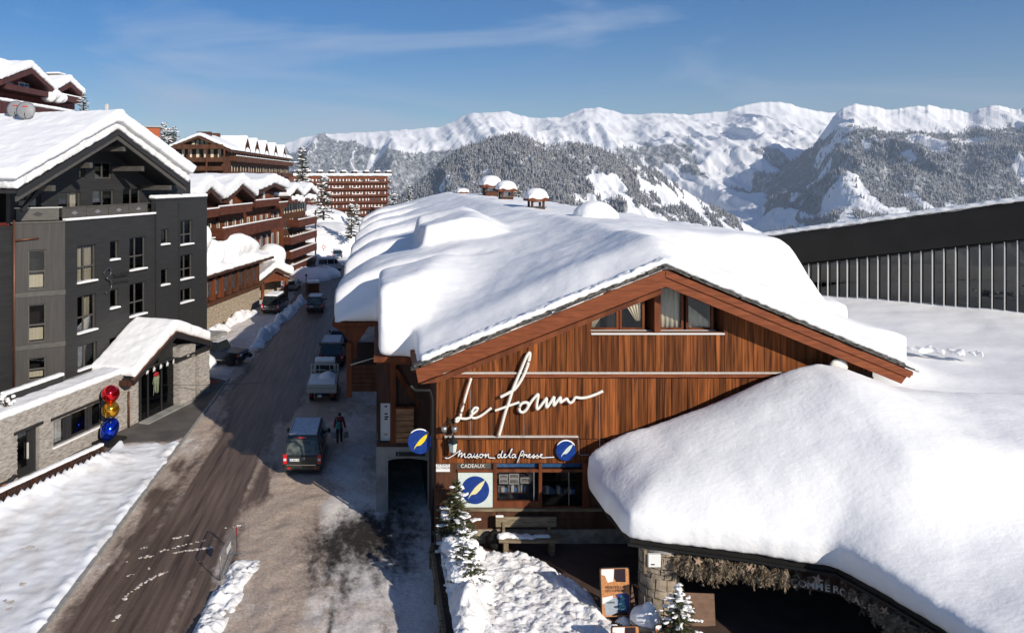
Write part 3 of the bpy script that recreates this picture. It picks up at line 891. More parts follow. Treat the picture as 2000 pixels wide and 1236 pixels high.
board_row(fz(856), lambda x: zA - 0.16, XL, XR, 0.03, 'wood_board', 0.22, 0.44)
board_row(fz(904), lambda x: fz(858), XL, XR, 0.05, 'wood_board', 0.13, 0.34)
# long trim beams with pale metal flashing
tb_ = MB().box(XL + 0.05, fx(1525), -0.12, 0.0, zA - 0.155, zA - 0.005).build('trim_beam', 'wood_barge', forum)
MB().xz([(XL + 0.05, zA - 0.002), (fx(1525), zA - 0.002), (fx(1525), zA + 0.05), (XL + 0.3, zA + 0.05)], -0.16, 0.0).build('flashing', 'metal_pale', tb_)
tb_ = MB().box(fx(868), fx(1128), -0.10, 0.0, fz(856), fz(852)).build('trim_beam', 'wood_brown', forum)
MB().box(fx(868), fx(1128), -0.13, 0.0, fz(852) + 0.003, fz(852) + 0.05).build('flashing', 'metal_pale', tb_)

# barge boards along the gable (front plane 0.95 m before the wall)
YB = -0.95
def bx_(px): return fx(px, YF + YB)
def bz_(py): return fz(py, YF + YB)
ap = (bx_(1300), bz_(527)); apb = (bx_(1300), bz_(560))
MB().xz([(bx_(812), bz_(722)), ap, apb, (bx_(817), bz_(748))], YB, YB + 0.10).build('barge_board', 'wood_barge', forum)
MB().xz([ap, (bx_(1784), bz_(727)), (bx_(1776), bz_(738)), (apb[0], bz_(541))], YB - 0.02, YB + 0.10).build('barge_board', 'wood_barge', forum)
MB().xz([(bx_(1300.6), bz_(537)), (bx_(1774), bz_(734)), (bx_(1762), bz_(750)), (bx_(1300.6), bz_(560))], YB + 0.04, YB + 0.14).build('barge_board', 'wood_barge', forum)
# rafters' ends below the left board
MB().xz([(bx_(822), bz_(752)), (bx_(1296), bz_(566)), (bx_(1296), bz_(575)), (bx_(860), bz_(748))], YB + 0.14, YB + 0.30).build('under_barge', 'wood_red', forum)
# roof slab (soffit and slates' bed)
rt = [(bx_(808), bz_(722)), (bx_(1300), bz_(524)), (bx_(1788), bz_(727))]
rf = MB().xz([rt[0], rt[1], rt[2], (rt[2][0], rt[2][1] - 0.16), (rt[1][0], rt[1][1] - 0.16), (rt[0][0], rt[0][1] - 0.16)], YB + 0.14, 34.0)
roof = rf.build('roof', 'wood_red', forum)
# ragged slates showing along both edges
rs_ = random.Random(4)
def slates(p, q, n, rows):
    for r in range(rows):
        for k in range(n):
            t = (k + rs_.random() * 0.6) / n
            x = p[0] + (q[0] - p[0]) * t; z = p[1] + (q[1] - p[1]) * t + 0.035 + 0.055 * r
            w = rs_.uniform(0.28, 0.5); th = rs_.uniform(0.025, 0.045)
            sgn = 1 if q[1] > p[1] else -1
            dx, dz = (q[0] - p[0]), (q[1] - p[1]); L = math.hypot(dx, dz); dx, dz = dx / L, dz / L
            a = (x - dx * w / 2, z - dz * w / 2 + rs_.uniform(-0.012, 0.012)); b = (x + dx * w / 2, z + dz * w / 2 + rs_.uniform(-0.012, 0.012))
            yo = YB - 0.16 + rs_.uniform(0, 0.10) + 0.05 * r
            MB().xz([a, b, (b[0] - dz * th, b[1] + dx * th), (a[0] - dz * th, a[1] + dx * th)], yo, yo + 0.55).build('slate', 'slate', roof)
slates(rt[0], rt[1], 30, 2)
slates(rt[1], rt[2], 30, 2)

# snow blanket of the whole roof
xs = np.arange(-3.3, 24.6, 0.3); ys = np.concatenate([np.arange(29.12, 60, 0.3), np.arange(60.5, 118, 0.75)])
X, Y = np.meshgrid(xs, ys)
gab = 11.50 - 0.437 * np.abs(X - XC)
thick = 0.50 + 0.65 * sstep(29.2, 31.8, Y)
top_f = gab + thick
left_plane = 10.25 + 0.212 * X
left_plane = np.where(X < 0.5, left_plane - 0.10 * (0.5 - X) ** 2, left_plane)
left_plane = left_plane + 0.25 * sstep(40, 60, Y)
yks = [33.0, 40.2, 51.5, 63.0, 76.0, 90.0, 104.0, 118.0]
for y0_, y1_ in zip(yks[:-1], yks[1:]):
    t_ = (Y - y0_) / (y1_ - y0_)
    inn = (t_ >= 0) & (t_ < 1)
    near_ = 1 - sstep(0.0, 1.7 / (y1_ - y0_), t_)
    left_plane = left_plane - np.where(inn, (1.7 * near_ + 0.75 * np.clip(t_, 0, 1) ** 1.5) * sstep(8.0, -1.5, X) * (0.0 if y0_ < 34 else 1.0), 0)
w1 = sstep(31.6, 33.4 + 2.3 * np.clip(X - 0.6, 0, 20), Y)
right_plane = 12.65 - 0.07 * np.clip(X - 11, 0, 99) - 3.0 * sstep(20.0, 22.0, X)
rear = np.where(X < XC, left_plane, right_plane)
rear = np.where(X < XC, np.minimum(rear, 12.65), rear)
w2 = sstep(34.5, 38.5, Y)
top = np.where(X < XC, top_f * (1 - w1) + np.maximum(rear, top_f - 0.1) * w1, top_f * (1 - w2) + rear * w2)
top = top + 0.12 * fbm(X / 3.5, Y / 3.5, 3)
# snowed-in dormer
top = top + 1.25 * ((X > 2.5) & (X < 7.6) & (Y > 45.0) & (Y < 54.0)) * sstep(8.2, 5.5, X) 
# stepped pillows down the right side
top = np.where((X > 19.0) & (Y > 30.8) & (Y < 37.5), np.maximum(top, 9.15 - 0.25 * (X - 19)), top)
xl = np.where(Y < 32.2, 1.42, np.where(Y < 40.2, -0.25, -2.55))
xr = np.where(Y < 31.2, 20.25, np.where(Y < 37.5, 21.6, 23.2))
mask = (X > xl) & (X < xr) & (Y < 116.5)
bot = np.where(Y < 33, np.minimum(gab + 0.02, 11.4), 7.35)
bot = np.where((Y < 33) & (X < 1.3), 7.35, bot)
bot = np.minimum(bot, top - 0.3)
sn = snow('roof_snow', field_solid(xs, ys - YF, top, bot, mask), forum, 0.17, 13, 0.12, 1.6)
d2_ = sn.modifiers.new('grain', 'DISPLACE'); d2_.texture = cloud_tex(0.45); d2_.strength = 0.045; d2_.mid_level = 0.5; d2_.texture_coords = 'LOCAL'

# long side of the building: walls below the eaves, brackets, hanging snow
mb = MB()
mb.box(-0.05, 0.25, 8.2, 85, 0, 7.4); mb.box(-0.05, XL, 4.6, 4.9, 3.1, 7.35)
mb.box(21.0, 21.3, 9, 85, 3, 9.0); mb.box(XR, 21.2, 9, 9.3, 3, 9.0); mb.box(-0.05, 21.2, 85.0, 85.3, 0, 9.5)
mb.build('side_wall', 'wood_dark', forum)
for y0 in np.arange(9.4, 84, 5.8):
    MB().box(20.99, 21.36, y0, y0 + 0.25, 3.0, 8.9).build('post', 'wood_red', forum)
# eave boards and soffit
MB().box(-0.22, 2.0, 2.6, 10.0, 7.12, 7.34).build('eave_board', 'wood_red', forum)
MB().box(-2.45, 0.3, 10.35, 86.0, 7.12, 7.34).build('eave_board', 'wood_red', forum)
# bracketed corner at the second snow lobe: flared eave box, post, boarded balcony
MB().xz([(-2.38, 7.10), (-0.55, 7.10), (-0.80, 6.75), (-1.15, 6.2), (-1.15, 5.4), (-1.62, 5.4), (-1.62, 6.35), (-1.85, 6.75)], 10.40, 10.75).build('bracket', 'wood_red', forum)
bb = MB()
for k in range(6):
    z0 = 3.75 + k * 0.235
    bb = MB().box(-1.62, -0.05, 10.22 - 0.012 * (k % 2), 10.32, z0, z0 + 0.22).build('plank', 'wood_brown', forum)
MB().box(-1.62, -0.05, 10.33, 16.0, 3.75, 5.1).build('balcony', 'wood_dark', forum)
MB().box(-1.70, -1.42, 10.18, 10.40, 3.45, 6.3).build('post', 'wood_red', forum)
MB().beam((-1.5, 10.2, 5.15), (-0.15, 10.2, 5.55), 0.05, 0.05).build('rail', 'metal_grey', forum)

# front-left wing: stone base with the dark passage, balcony above
WY = 4.3                                          # its front plane
def wx(px): return fx(px, YF + WY)
def wz(py): return fz(py, YF + WY)
st = MB()
px0, px1, pz = wx(758), wx(836), wz(897)
st.box(wx(735), px0, WY, WY + 0.5, 0, wz(872)); st.box(px1, wx(851), WY, WY + 0.5, 0, wz(872))
arch = [(px0, wz(872)), (px1, wz(872)), (px1, pz - 0.06), (px1 - 0.25, pz), ((px0 + px1) / 2, pz + 0.06), (px0 + 0.25, pz + 0.02), (px0, pz - 0.06)]
st.xz(arch, WY, WY + 0.5)
st.box(wx(735), wx(735) + 0.25, WY + 0.5, 9.0, 0, wz(872))
st.build('stone_base', 'concrete', forum)
pa = MB(); pa.box(px0 - 0.02, px0, WY + 0.5, WY + 7, 0, pz); pa.box(px1, px1 + 0.02, WY + 0.5, WY + 7, 0, pz); pa.box(px0, px1, WY + 7, WY + 7.1, 0, pz + 0.1); pa.box(px0, px1, WY + 0.5, WY + 7, pz + 0.06, pz + 0.1)
pa.build('passage', 'dark_interior', forum)
MB().box(wx(736), wx(850), WY - 0.04, WY + 0.3, wz(872), wz(864)).build('floor_beam', 'wood_dark', forum)
MB().box(wx(735), wx(850), WY + 1.2, WY + 1.4, wz(864), wz(690)).build('back_wall', 'wood_dark', forum)
MB().box(wx(736), wx(800), WY - 0.25, WY + 1.3, wz(709), wz(697)).build('eave_beam', 'wood_red', forum)
MB().box(wx(762), wx(773), WY - 0.05, WY + 0.16, wz(866), wz(708)).build('post', 'wood_red', forum)
MB().beam((wx(772), WY + 0.05, wz(722)), (wx(822), WY + 0.4, wz(802)), 0.14, 0.2).build('brace', 'wood_red', forum)
MB().box(wx(738), wx(742), WY - 0.02, WY + 0.1, wz(866), wz(790)).build('post', 'wood_dark', forum)
for k in range(6):
    z0 = wz(866) + k * 0.262
    p_ = MB().box(wx(772), wx(808), WY - 0.02 - 0.01 * (k % 2), WY + 0.03, z0, z0 + 0.235).build('railing_plank', 'wood_pale', forum)
MB().box(wx(770), wx(810), WY - 0.06, WY + 0.06, wz(798), wz(794)).build('handrail', 'wood_red', forum)
# gutter and downpipe at the corner
pp = [(bx_(803), YB + 0.3, 7.0), (bx_(812), -0.3, 6.75), (bx_(842), -0.15, 6.7), (XL - 0.14, 0.05, 6.3), (XL - 0.14, 0.05, 0.1)]
MB().tube(pp, 0.06, 8).build('downpipe', 'black_metal', forum, smooth=True)

# gable window: two bays of two panes, post between, pale sills
gw = [(1155, 1213, None), (1215, 1264, None), (1290, 1341, None), (1346, 1400, None)]
gl_y = 0.30
zb_w = WZ + 0.16
fr = MB()
for k, (a, b, _) in enumerate(gw):
    xa, xb = fx(a), fx(b)
    ta, tb2 = roof_under(xa) - 0.10, roof_under(xb) - 0.10
    ta, tb2 = min(ta, 10.75), min(tb2, 10.75)
    w = MB()
    w.box(xa, xa + 0.09, gl_y, gl_y + 0.1, zb_w, ta); w.box(xb - 0.09, xb, gl_y, gl_y + 0.1, zb_w, tb2); w.box(xa, xb, gl_y - 0.01, gl_y + 0.1, zb_w - 0.10, zb_w)
    w.xz([(xa, ta), (xb, tb2), (xb, tb2 - 0.09), (xa, ta - 0.09)], gl_y, gl_y + 0.1)
    wo = w.build('window', 'wood_red', forum)
    MB().xz([(xa + 0.05, zb_w - 0.05), (xb - 0.05, zb_w - 0.05), (xb - 0.05, tb2), (xa + 0.05, ta)], gl_y + 0.04, gl_y + 0.05).build('pane', 'pane_gable', wo)
    def drape(poly_fn, n=16):
        pts = []; m = MB(); vs, fs = [], []
        for i in range(n + 1):
            s = i / n; (x0_, z0_), (x1_, z1_) = poly_fn(s)
            yy = gl_y + 0.13 + 0.035 * math.sin(i * 1.7)
            vs += [(x0_, yy, z0_), (x1_, yy, z1_), (x0_, yy + 0.012, z0_), (x1_, yy + 0.012, z1_)]
        for i in range(n):
            a_ = i * 4
            fs += [(a_, a_ + 4, a_ + 5, a_ + 1), (a_ + 2, a_ + 3, a_ + 7, a_ + 6), (a_ + 1, a_ + 5, a_ + 7, a_ + 3), (a_, a_ + 2, a_ + 6, a_ + 4)]
        m.add(vs, fs); m.build('curtain', 'curtain', wo, smooth=True)
    if k == 0: drape(lambda s: ((xa + 0.1 + 0.15 * s, zb_w), (xa + 0.1 + 0.95 * s, min(roof_under(xa + 0.95 * s), 10.6))))
    if k == 1: drape(lambda s: ((xb - 0.3 + 0.18 * s, zb_w + 0.25), (xa + 0.1 + (xb - xa - 0.15) * s, roof_under(xa + (xb - xa) * s) - 0.15)))
    if k == 2: drape(lambda s: ((xa + 0.08 + (xb - xa - 0.2) * s, zb_w), (xa + 0.08 + (xb - xa - 0.2) * s, min(10.7, roof_under(xa + (xb - xa) * s) - 0.15))))
    if k == 3: drape(lambda s: ((xa + 0.05 + (xb - xa - 0.12) * s, zb_w), (xa + 0.05 + (xb - xa - 0.12) * s, zb_w + 0.95 - 0.75 * s)))
MB().box(fx(1278), fx(1290), -0.03, 0.9, WZ + 0.05, roof_under(fx(1284)) - 0.05).build('window_post', 'wood_red', forum)
MB().box(fx(1154), fx(1414), -0.07, 0.02, WZ - 0.04, WZ + 0.02).build('sill', 'white_frame', forum)
MB().box(fx(1154), fx(1414), 0.02, gl_y, WZ - 0.04, WZ + 0.03).build('sill', 'wood_pale', forum)
MB().box(fx(1154), fx(1404), gl_y - 0.03, gl_y + 0.02, WZ + 0.031, WZ + 0.075).build('sill', 'white_frame', forum)
# reveals of the window recess
MB().box(WX1 - 0.02, WX1 + 0.06, -0.02, 0.9, WZ, roof_under(WX1)).build('reveal', 'wood_red', forum)
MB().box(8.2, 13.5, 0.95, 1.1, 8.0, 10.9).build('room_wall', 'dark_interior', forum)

# ground floor: shop front
sz0, sz1 = fz(990), fz(905)
def sx(px): return fx(px)
hl = [(sx(968), sx(1143), sz0, sz1), (sx(893), sx(963), fz(919), fz(905))]
mb = MB(); wall_pieces(mb, XL, XR, 0.9, fz(903), hl, 0.03, 0.2)
gf = mb.build('shop_wall', 'wood_brown', forum)
for k, (a, b) in enumerate(((852, 905), (905, 970), (970, 1055), (1055, 1140), (1140, 1170))):
    MB().box(fx(a) + 0.02, fx(b) - 0.02, -0.03, 0.028, fz(1012), fz(996)).build('board', 'wood_brown', forum)
    MB().box(fx(a) + 0.02, fx(b) - 0.02, -0.01, 0.028, fz(1032), fz(1013)).build('board', 'wood_brown', forum)
MB().box(XL, fx(1175), -0.12, 0.025, fz(996), fz(991)).build('sill', 'wood_weathered', forum)
MB().box(XL, XR, -0.05, 0.02, 0.4, fz(1033)).build('stone_base', 'stone_warm', forum)
for a, b in ((963, 970), (1052, 1058), (1138, 1150)):
    MB().box(fx(a), fx(b), -0.06, 0.12, fz(992), fz(903)).build('post', 'wood_red', forum)
MB().box(fx(893), fx(1140), -0.045, 0.1, fz(921), fz(916)).build('transom', 'wood_red', forum)
MB().box(fx(970), fx(1052), -0.05, 0.1, fz(990), fz(978)).build('window_rail', 'wood_red', forum)
MB().box(fx(1057), fx(1140), -0.03, 0.1, fz(991), fz(988.5)).build('window_rail', 'wood_red', forum)
for a, b in ((970, 1053), (1057, 1139)):
    MB().box(fx(a), fx(b), 0.06, 0.07, fz(989), fz(905)).build('pane', 'pane_shop', forum)
MB().box(fx(1042.5), fx(1044), 0.04, 0.09, fz(978), fz(921)).build('glazing_bar', 'metal_grey', forum)
MB().box(fx(1111), fx(1112.5), 0.04, 0.09, fz(988), fz(921)).build('glazing_bar', 'metal_grey', forum)
# the shop behind the glass
rm = MB(); rm.box(fx(960), fx(1150), 1.6, 1.7, 1.4, 4.2); rm.box(fx(960), fx(1150), 0.2, 1.6, 3.95, 4.1); rm.box(fx(960), fx(1150), 0.2, 1.6, 1.6, 1.8)
rm.box(fx(960), fx(962), 0.2, 1.6, 1.7, 4); rm.box(fx(1150), fx(1152), 0.2, 1.6, 1.7, 4)
rm.build('shop_interior', 'dark_interior', forum)

# crusted rough lip of snow along the gable edge
m = MB()
def lip(p_, q_):
    m.xz([(p_[0], p_[1] + 0.14), (q_[0], q_[1] + 0.14), (q_[0], q_[1] + 0.40), (p_[0], p_[1] + 0.38)], YB - 0.02, YB + 0.50)
lip((rt[0][0] + 0.25, rt[0][1] + 0.1), rt[1]); lip(rt[1], (rt[2][0] - 0.3, rt[2][1] + 0.13))
snow('roof_snow', m, forum, 0.07, 2, 0.16, 0.30)
# ------------------------------------------------------------------ things shown in the shop window
material('paper', (0.72, 0.71, 0.68), rough=0.7)
material('paper_blue', (0.05, 0.16, 0.42), (0.10, 0.28, 0.60), rough=0.5, nscale=5)
material('goods', (0.06, 0.05, 0.05), (0.42, 0.38, 0.34), rough=0.6, nscale=9, contrast=(0.4, 0.6))
material('ink', (0.03, 0.03, 0.035), rough=0.6)
rs2 = random.Random(9)
for k, (a, b, c, d) in enumerate([(977, 994, 931, 939), (996, 1016, 930, 939), (977, 994, 940, 949), (996, 1016, 940, 950), (1019, 1038, 937, 948)]):
    t = thing('framed_print', ['small framed print hung at the upper left in the shop window', 'framed print upper middle in the shop window', 'framed print lower left in the shop window',
              'framed print lower middle in the shop window', 'framed print on the right, apart from the other four in the shop window'][k], 'print', (fx((a + b) / 2), YF + 0.24, fz((c + d) / 2)), 0, 'framed prints in the shop window')
    w, h = fx(b) - fx(a), fz(c) - fz(d)
    m = MB(); m.box(-w / 2, w / 2, 0, 0.03, -h / 2, -h / 2 + 0.03).box(-w / 2, w / 2, 0, 0.03, h / 2 - 0.03, h / 2).box(-w / 2, -w / 2 + 0.03, 0, 0.03, -h / 2 + 0.03, h / 2 - 0.03).box(w / 2 - 0.03, w / 2, 0, 0.03, -h / 2 + 0.03, h / 2 - 0.03)
    m.build('frame', 'paper', t)
    MB().box(-w / 2 + 0.03, w / 2 - 0.03, 0.012, 0.02, -h / 2 + 0.03, h / 2 - 0.03).build('picture', 'goods', t)
banner = MB().box(fx(971), fx(1137), 0, 0.01, fz(914), fz(906)).build('window_banner', 'paper_blue'); banner.location = (0, YF + 0.12, 0)
tag(banner, 'long blue printed strip along the top of the shop windows', 'banner')
for k in range(2):
    a, b = ((972, 1041), (1060, 1136))[k]
    s = thing('display_shelf', ['shelf of books and papers in the left shop window', 'shelf of cups and goods in the right shop window'][k], 'shelf', (fx((a + b) / 2), YF + 0.5, fz((972, 976)[k])))
    L = fx(b) - fx(a)
    MB().box(-L / 2, L / 2, 0, 0.45, -0.03, 0).build('board', 'wood_brown', s)
    MB().box(-L / 2, L / 2, 0, 0.45, 0.55, 0.58).build('board', 'wood_brown', s)
    for q in range(9):
        x = -L / 2 + 0.1 + q * (L - 0.2) / 9
        h = rs2.uniform(0.15, 0.38)
        MB().box(x, x + rs2.uniform(0.06, 0.15), 0.05, 0.2, 0.002, h).build('article', ('goods', 'paper', 'paper_blue')[q % 3], s)
pnl = thing('logo_panel', 'pale square panel with blue disc and cream feather beside the shop window', 'sign', (fx(928), YF, fz(956)))
MB().box(fx(894.5) - fx(928), fx(962) - fx(928), -0.03, 0.02, fz(989.5) - fz(956), fz(922.5) - fz(956)).build('board', 'panel_pale', pnl)

def feather(pts, s, y0, y1):
    """feather outline in unit disc coordinates"""
    return MB().xz([(x * s, z * s) for x, z in pts], y0, y1)
QUILL = [(-0.50, -0.62), (-0.44, -0.42), (-0.28, -0.16), (-0.02, 0.18), (0.30, 0.48), (0.72, 0.74), (0.58, 0.40), (0.38, 0.05), (0.12, -0.22), (-0.02, -0.30), (-0.24, -0.32), (-0.36, -0.42)]
def disc(mb, r, y0, y1, n=40, cx=0, cz=0):
    return mb.xz([(cx + r * math.cos(2 * math.pi * k / n), cz + r * math.sin(2 * math.pi * k / n)) for k in range(n)], y0, y1)
disc(MB(), 0.545, -0.036, -0.031).build('disc', 'blue_sign', pnl)
feather(QUILL, 0.55, -0.042, -0.037).build('feather', 'cream_sign', pnl)

d1 = thing('round_sign', 'round blue projecting sign with bright yellow feather over the passage', 'sign', (fx(820, 30.3), 30.3, fz(862, 30.3)))
disc(MB(), 0.47, -0.05, 0.07).build('disc', 'blue_sign', d1)
feather(QUILL, 0.47, -0.056, -0.051).build('feather', 'yellow_sign', d1)
rim = MB(); 
rim.tube([(0.48 * math.cos(a), 0.01, 0.48 * math.sin(a)) for a in np.linspace(0.7, 2.44, 14)], [0.012] + [0.03] * 12 + [0.012], 6); rim.build('snow_cap', 'snow', d1, smooth=True)
MB().tube([(0.4, 0.02, 0.1), (0.68, 0.02, 0.1)], 0.025, 6).build('bracket', 'black_metal', d1)
d2 = thing('round_sign', 'round dark blue wall sign with pale feather right of the small lettering', 'sign', (fx(1104), YF - 0.09, fz(878)))
disc(MB(), 0.385, -0.04, 0.05).build('disc', 'blue_sign', d2)
feather(QUILL, 0.385, -0.046, -0.041).build('feather', 'panel_pale', d2)
MB().tube([(0.39 * math.cos(a), 0, 0.39 * math.sin(a)) for a in np.linspace(0.5, 2.64, 14)], [0.01] + [0.035] * 12 + [0.01], 6).build('snow_cap', 'snow', d2, smooth=True)

# ------------------------------------------------------------------ handwritten lettering
def smooth_path(pts, n=6):
    P = [Vector(p) for p in pts]; out = []
    for i in range(len(P) - 1):
        p0, p1, p2, p3 = P[max(i - 1, 0)], P[i], P[i + 1], P[min(i + 2, len(P) - 1)]
        for k in range(n):
            t = k / n
            out.append(0.5 * ((2 * p1) + (-p0 + p2) * t + (2 * p0 - 5 * p1 + 4 * p2 - p3) * t * t + (-p0 + 3 * p1 - 3 * p2 + p3) * t ** 3))
    out.append(P[-1]); return out
big = thing('script_sign', 'large white handwritten style lettering across the brown gable boards', 'sign', (0, YF - 0.22, 0))
Z5 = 5.618
def bp_(x, y): return (fx(860 + x / Z5), 0.0, fz(680 + y / Z5))
strokes = [
    ([(330, 312), (290, 440), (250, 580), (215, 720), (185, 778), (165, 780), (165, 758), (195, 742), (240, 752), (290, 750), (325, 735)], 0.052),
    ([(318, 722), (350, 700), (390, 665), (402, 642), (385, 632), (360, 642), (335, 682), (328, 722), (350, 745), (400, 738), (460, 705), (510, 665), (552, 634)], 0.052),
    ([(632, 938), (665, 820), (700, 690), (745, 560), (785, 430), (830, 320), (880, 200), (930, 80), (962, 36), (970, 60), (955, 140), (920, 240), (870, 340), (810, 425), (760, 460), (700, 492), (648, 518)], 0.062),
    ([(588, 665), (660, 640), (720, 618), (790, 595), (855, 573)], 0.05),
    ([(948, 612), (950, 585), (920, 575), (880, 588), (855, 630), (862, 672), (895, 682), (930, 655), (955, 615), (1000, 545), (1055, 488), (1058, 520), (1045, 590), (1045, 648), (1075, 628), (1115, 575), (1152, 530),
      (1148, 580), (1150, 632), (1185, 590), (1232, 515), (1228, 565), (1230, 610), (1265, 565), (1302, 520), (1300, 575), (1330, 558), (1370, 535), (1385, 560), (1410, 580), (1440, 560), (1465, 522), (1520, 528), (1590, 520), (1680, 490), (1765, 452)], 0.058)]
for s, w in strokes:
    MB().tube(smooth_path([bp_(*p) for p in s], 5), w, 8, flat=1.0).build('letter', 'sign_white', big, smooth=True)
for x, y0, y1 in ((320, 440, 945), (905, 690, 945), (1727, 480, 1055)):
    MB().tube([bp_(x, y0), bp_(x, (y0 + y1) / 2), bp_(x + 4, y1)], 0.012, 5).build('cable', 'metal_grey', big)

small = thing('script_sign', 'small pale handwritten lettering above the shop window', 'sign', (0, YF - 0.12, 0))
ZS = 5.15
def sp_(x, y): return (fx(840 + x / ZS), 0.0, fz(840 + y / ZS))
words = [
    [(145, 265), (180, 268), (230, 240), (300, 190), (290, 215), (275, 255), (290, 235), (315, 215), (312, 240), (305, 262), (325, 238), (345, 222), (342, 250), (350, 262), (365, 255)],   # m
    [(405, 228), (385, 228), (372, 250), (385, 265), (405, 245), (410, 228), (408, 255), (420, 262), (432, 245)],                                                                              # a
    [(442, 222), (436, 250), (445, 262), (458, 250), (475, 225), (468, 240), (482, 255), (470, 266), (455, 262)],                                                                                      # is
    [(520, 228), (500, 232), (492, 252), (508, 264), (525, 248), (520, 230), (540, 240), (555, 226), (552, 250), (548, 264), (565, 240), (582, 228), (580, 252), (592, 264), (650, 268)],                     # on
    [(705, 235), (685, 232), (672, 252), (688, 266), (705, 245), (722, 190), (710, 235), (708, 258), (722, 264), (742, 245), (755, 232), (742, 230), (735, 250), (748, 264), (770, 252)],                   # de
    [(775, 250), (800, 215), (820, 175), (810, 185), (795, 230), (793, 258), (808, 260)],                                                                                                              # l
    [(850, 232), (830, 230), (815, 250), (828, 266), (848, 246), (852, 232), (850, 256), (862, 262)],                                                                                             # a
    [(870, 312), (890, 262), (912, 205), (925, 195), (935, 210), (920, 240), (905, 245), (925, 235)],                                                                                                   # p
    [(930, 262), (945, 228), (952, 240), (970, 232), (962, 258), (985, 250), (1002, 232), (990, 230), (980, 250), (995, 264), (1020, 248)],                                                                 # re
    [(1020, 250), (1040, 230), (1036, 242), (1050, 255), (1035, 266), (1022, 260), (1060, 248), (1075, 230), (1072, 242), (1088, 255), (1072, 266), (1060, 262)],                                             # ss
    [(1090, 256), (1115, 240), (1120, 230), (1105, 232), (1098, 250), (1115, 264), (1160, 262), (1240, 258)]]                                                                                    # e
for s in words:
    MB().tube(smooth_path([sp_(*p) for p in s], 4), 0.022, 6).build('letter', 'sign_white', small, smooth=True)
    MB().tube(smooth_path([(p[0] + 0.012, 0.05, p[2] - 0.012) for p in [sp_(*q) for q in s]], 4), 0.035, 6).build('letter_back', 'blue_sign', small, smooth=True)

me = text_mesh('CADEAUX', 0.20, 0.004)
t = thing('shop_lettering', 'white capital lettering on the glass above the feather panel', 'lettering', (fx(923), YF - 0.02, fz(909.5)))
obj('letters', me, 'sign_white', t)
MB().box(fx(893) - fx(923), fx(963) - fx(923), 0.07, 0.08, fz(916) - fz(909.5), fz(904) - fz(909.5)).build('glass_strip', 'hotel_trim', t)
t = thing('notice_board', 'small white notice with two lines of text at the chalet corner', 'sign', (fx(865), YF - 0.05, fz(913)))
MB().box(-0.27, 0.27, 0, 0.03, -0.14, 0.15).build('board', 'paper', t)
o = obj('lettering', text_mesh('LE PLACE\nDU FORUM', 0.11, 0.002), 'ink', t); o.location = (0, -0.004, 0.06)
t = thing('notice_board', 'dark sign strip with dim white numeral over the passage', 'sign', (wx(800), YF + WY - 0.05, wz(886)))
MB().box(-0.62, 0.68, 0, 0.03, -0.09, 0.09).build('board', 'black_metal', t)
o = obj('lettering', text_mesh('1', 0.18, 0.002), 'metal_grey', t); o.location = (-0.5, -0.004, 0)
t = thing('poster_board', 'white upright poster board standing on the wing balcony', 'poster', (wx(752), YF + WY + 0.25, wz(866)))
MB().box(-0.2, 0.28, 0, 0.04, 0.0, 1.72).build('board', 'paper', t)
for z, w in ((1.55, 0.1), (1.22, 0.12), (1.08, 0.16), (0.98, 0.12), (0.30, 0.1)):
    MB().box(-0.02, w, -0.006, -0.001, z, z + 0.07).build('print', 'ink' if z > 0.5 else 'wood_pale', t)

# wall lantern with spotlights
ln = thing('wall_lantern', 'black wall lantern on scrolled bracket beside two floodlights', 'lantern', (fx(883), YF - 0.35, fz(862)))
g = MB(); g.lathe([(0.11, -0.30), (0.17, 0.06)], 4); g.build('glass_body', 'panel_pale', ln)
MB().lathe([(0.21, 0.06), (0.20, 0.09), (0.10, 0.26), (0.05, 0.30), (0.04, 0.36)], 4).build('cap', 'black_metal', ln)
MB().lathe([(0.05, -0.36), (0.12, -0.31), (0.12, -0.29)], 4).build('foot', 'black_metal', ln)
MB().tube([(0, 0.0, 0.34), (-0.02, 0.1, 0.6), (-0.1, 0.2, 0.85), (-0.18, 0.33, 0.95)], 0.02, 6).build('bracket', 'black_metal', ln)
MB().tube([(-0.48, 0.3, 0.36), (-0.2, 0.3, 0.36), (0.1, 0.1, 0.36)], 0.025, 6).build('arm', 'black_metal', ln)
MB().tube([(-0.1, 0.2, 0.9), (-0.42, 0.28, 0.5)], 0.015, 6).tube([(-0.1, 0.2, 0.9), (0.12, 0.2, 0.5)], 0.015, 6).build('brace', 'black_metal', ln)
for x in (-0.34, 0.06):
    MB().lathe([(0.04, -0.1), (0.11, -0.06), (0.13, 0.1), (0.11, 0.11)], 12, (x, 0.1, 0.55)).build('floodlight', 'metal_grey', ln, smooth=True)
# cable box and light string at the right end of the trim
o = MB().tube([(fx(1128), 0, fz(852)), (fx(1130), 0, fz(870)), (fx(1130), 0, fz(884)), (fx(1134), 0, fz(887)), (fx(1150), 0, fz(886))], 0.012, 5).build('cable', 'metal_grey'); o.location = (0, YF - 0.08, 0)
tag(o, 'thin grey cable hanging from the end of the lower trim', 'cable')
# satellite dish behind the canopy snow
ds = thing('satellite_dish', 'round white satellite dish peeping over the canopy snow', 'satellite dish', (fx(1638, 29.3), 29.3, fz(718, 29.3)))
MB().lathe([(0.0, 0.06), (0.15, 0.05), (0.28, 0.02), (0.36, -0.03), (0.37, -0.02), (0.28, 0.035), (0.0, 0.075)], 24).build('dish', 'sign_white', ds, smooth=True).rotation_euler = (math.radians(98), 0, 0)
MB().tube([(0, 0.1, 0), (0, 0.3, -0.2), (0, 0.65, -0.2)], 0.03, 6).build('arm', 'metal_grey', ds)
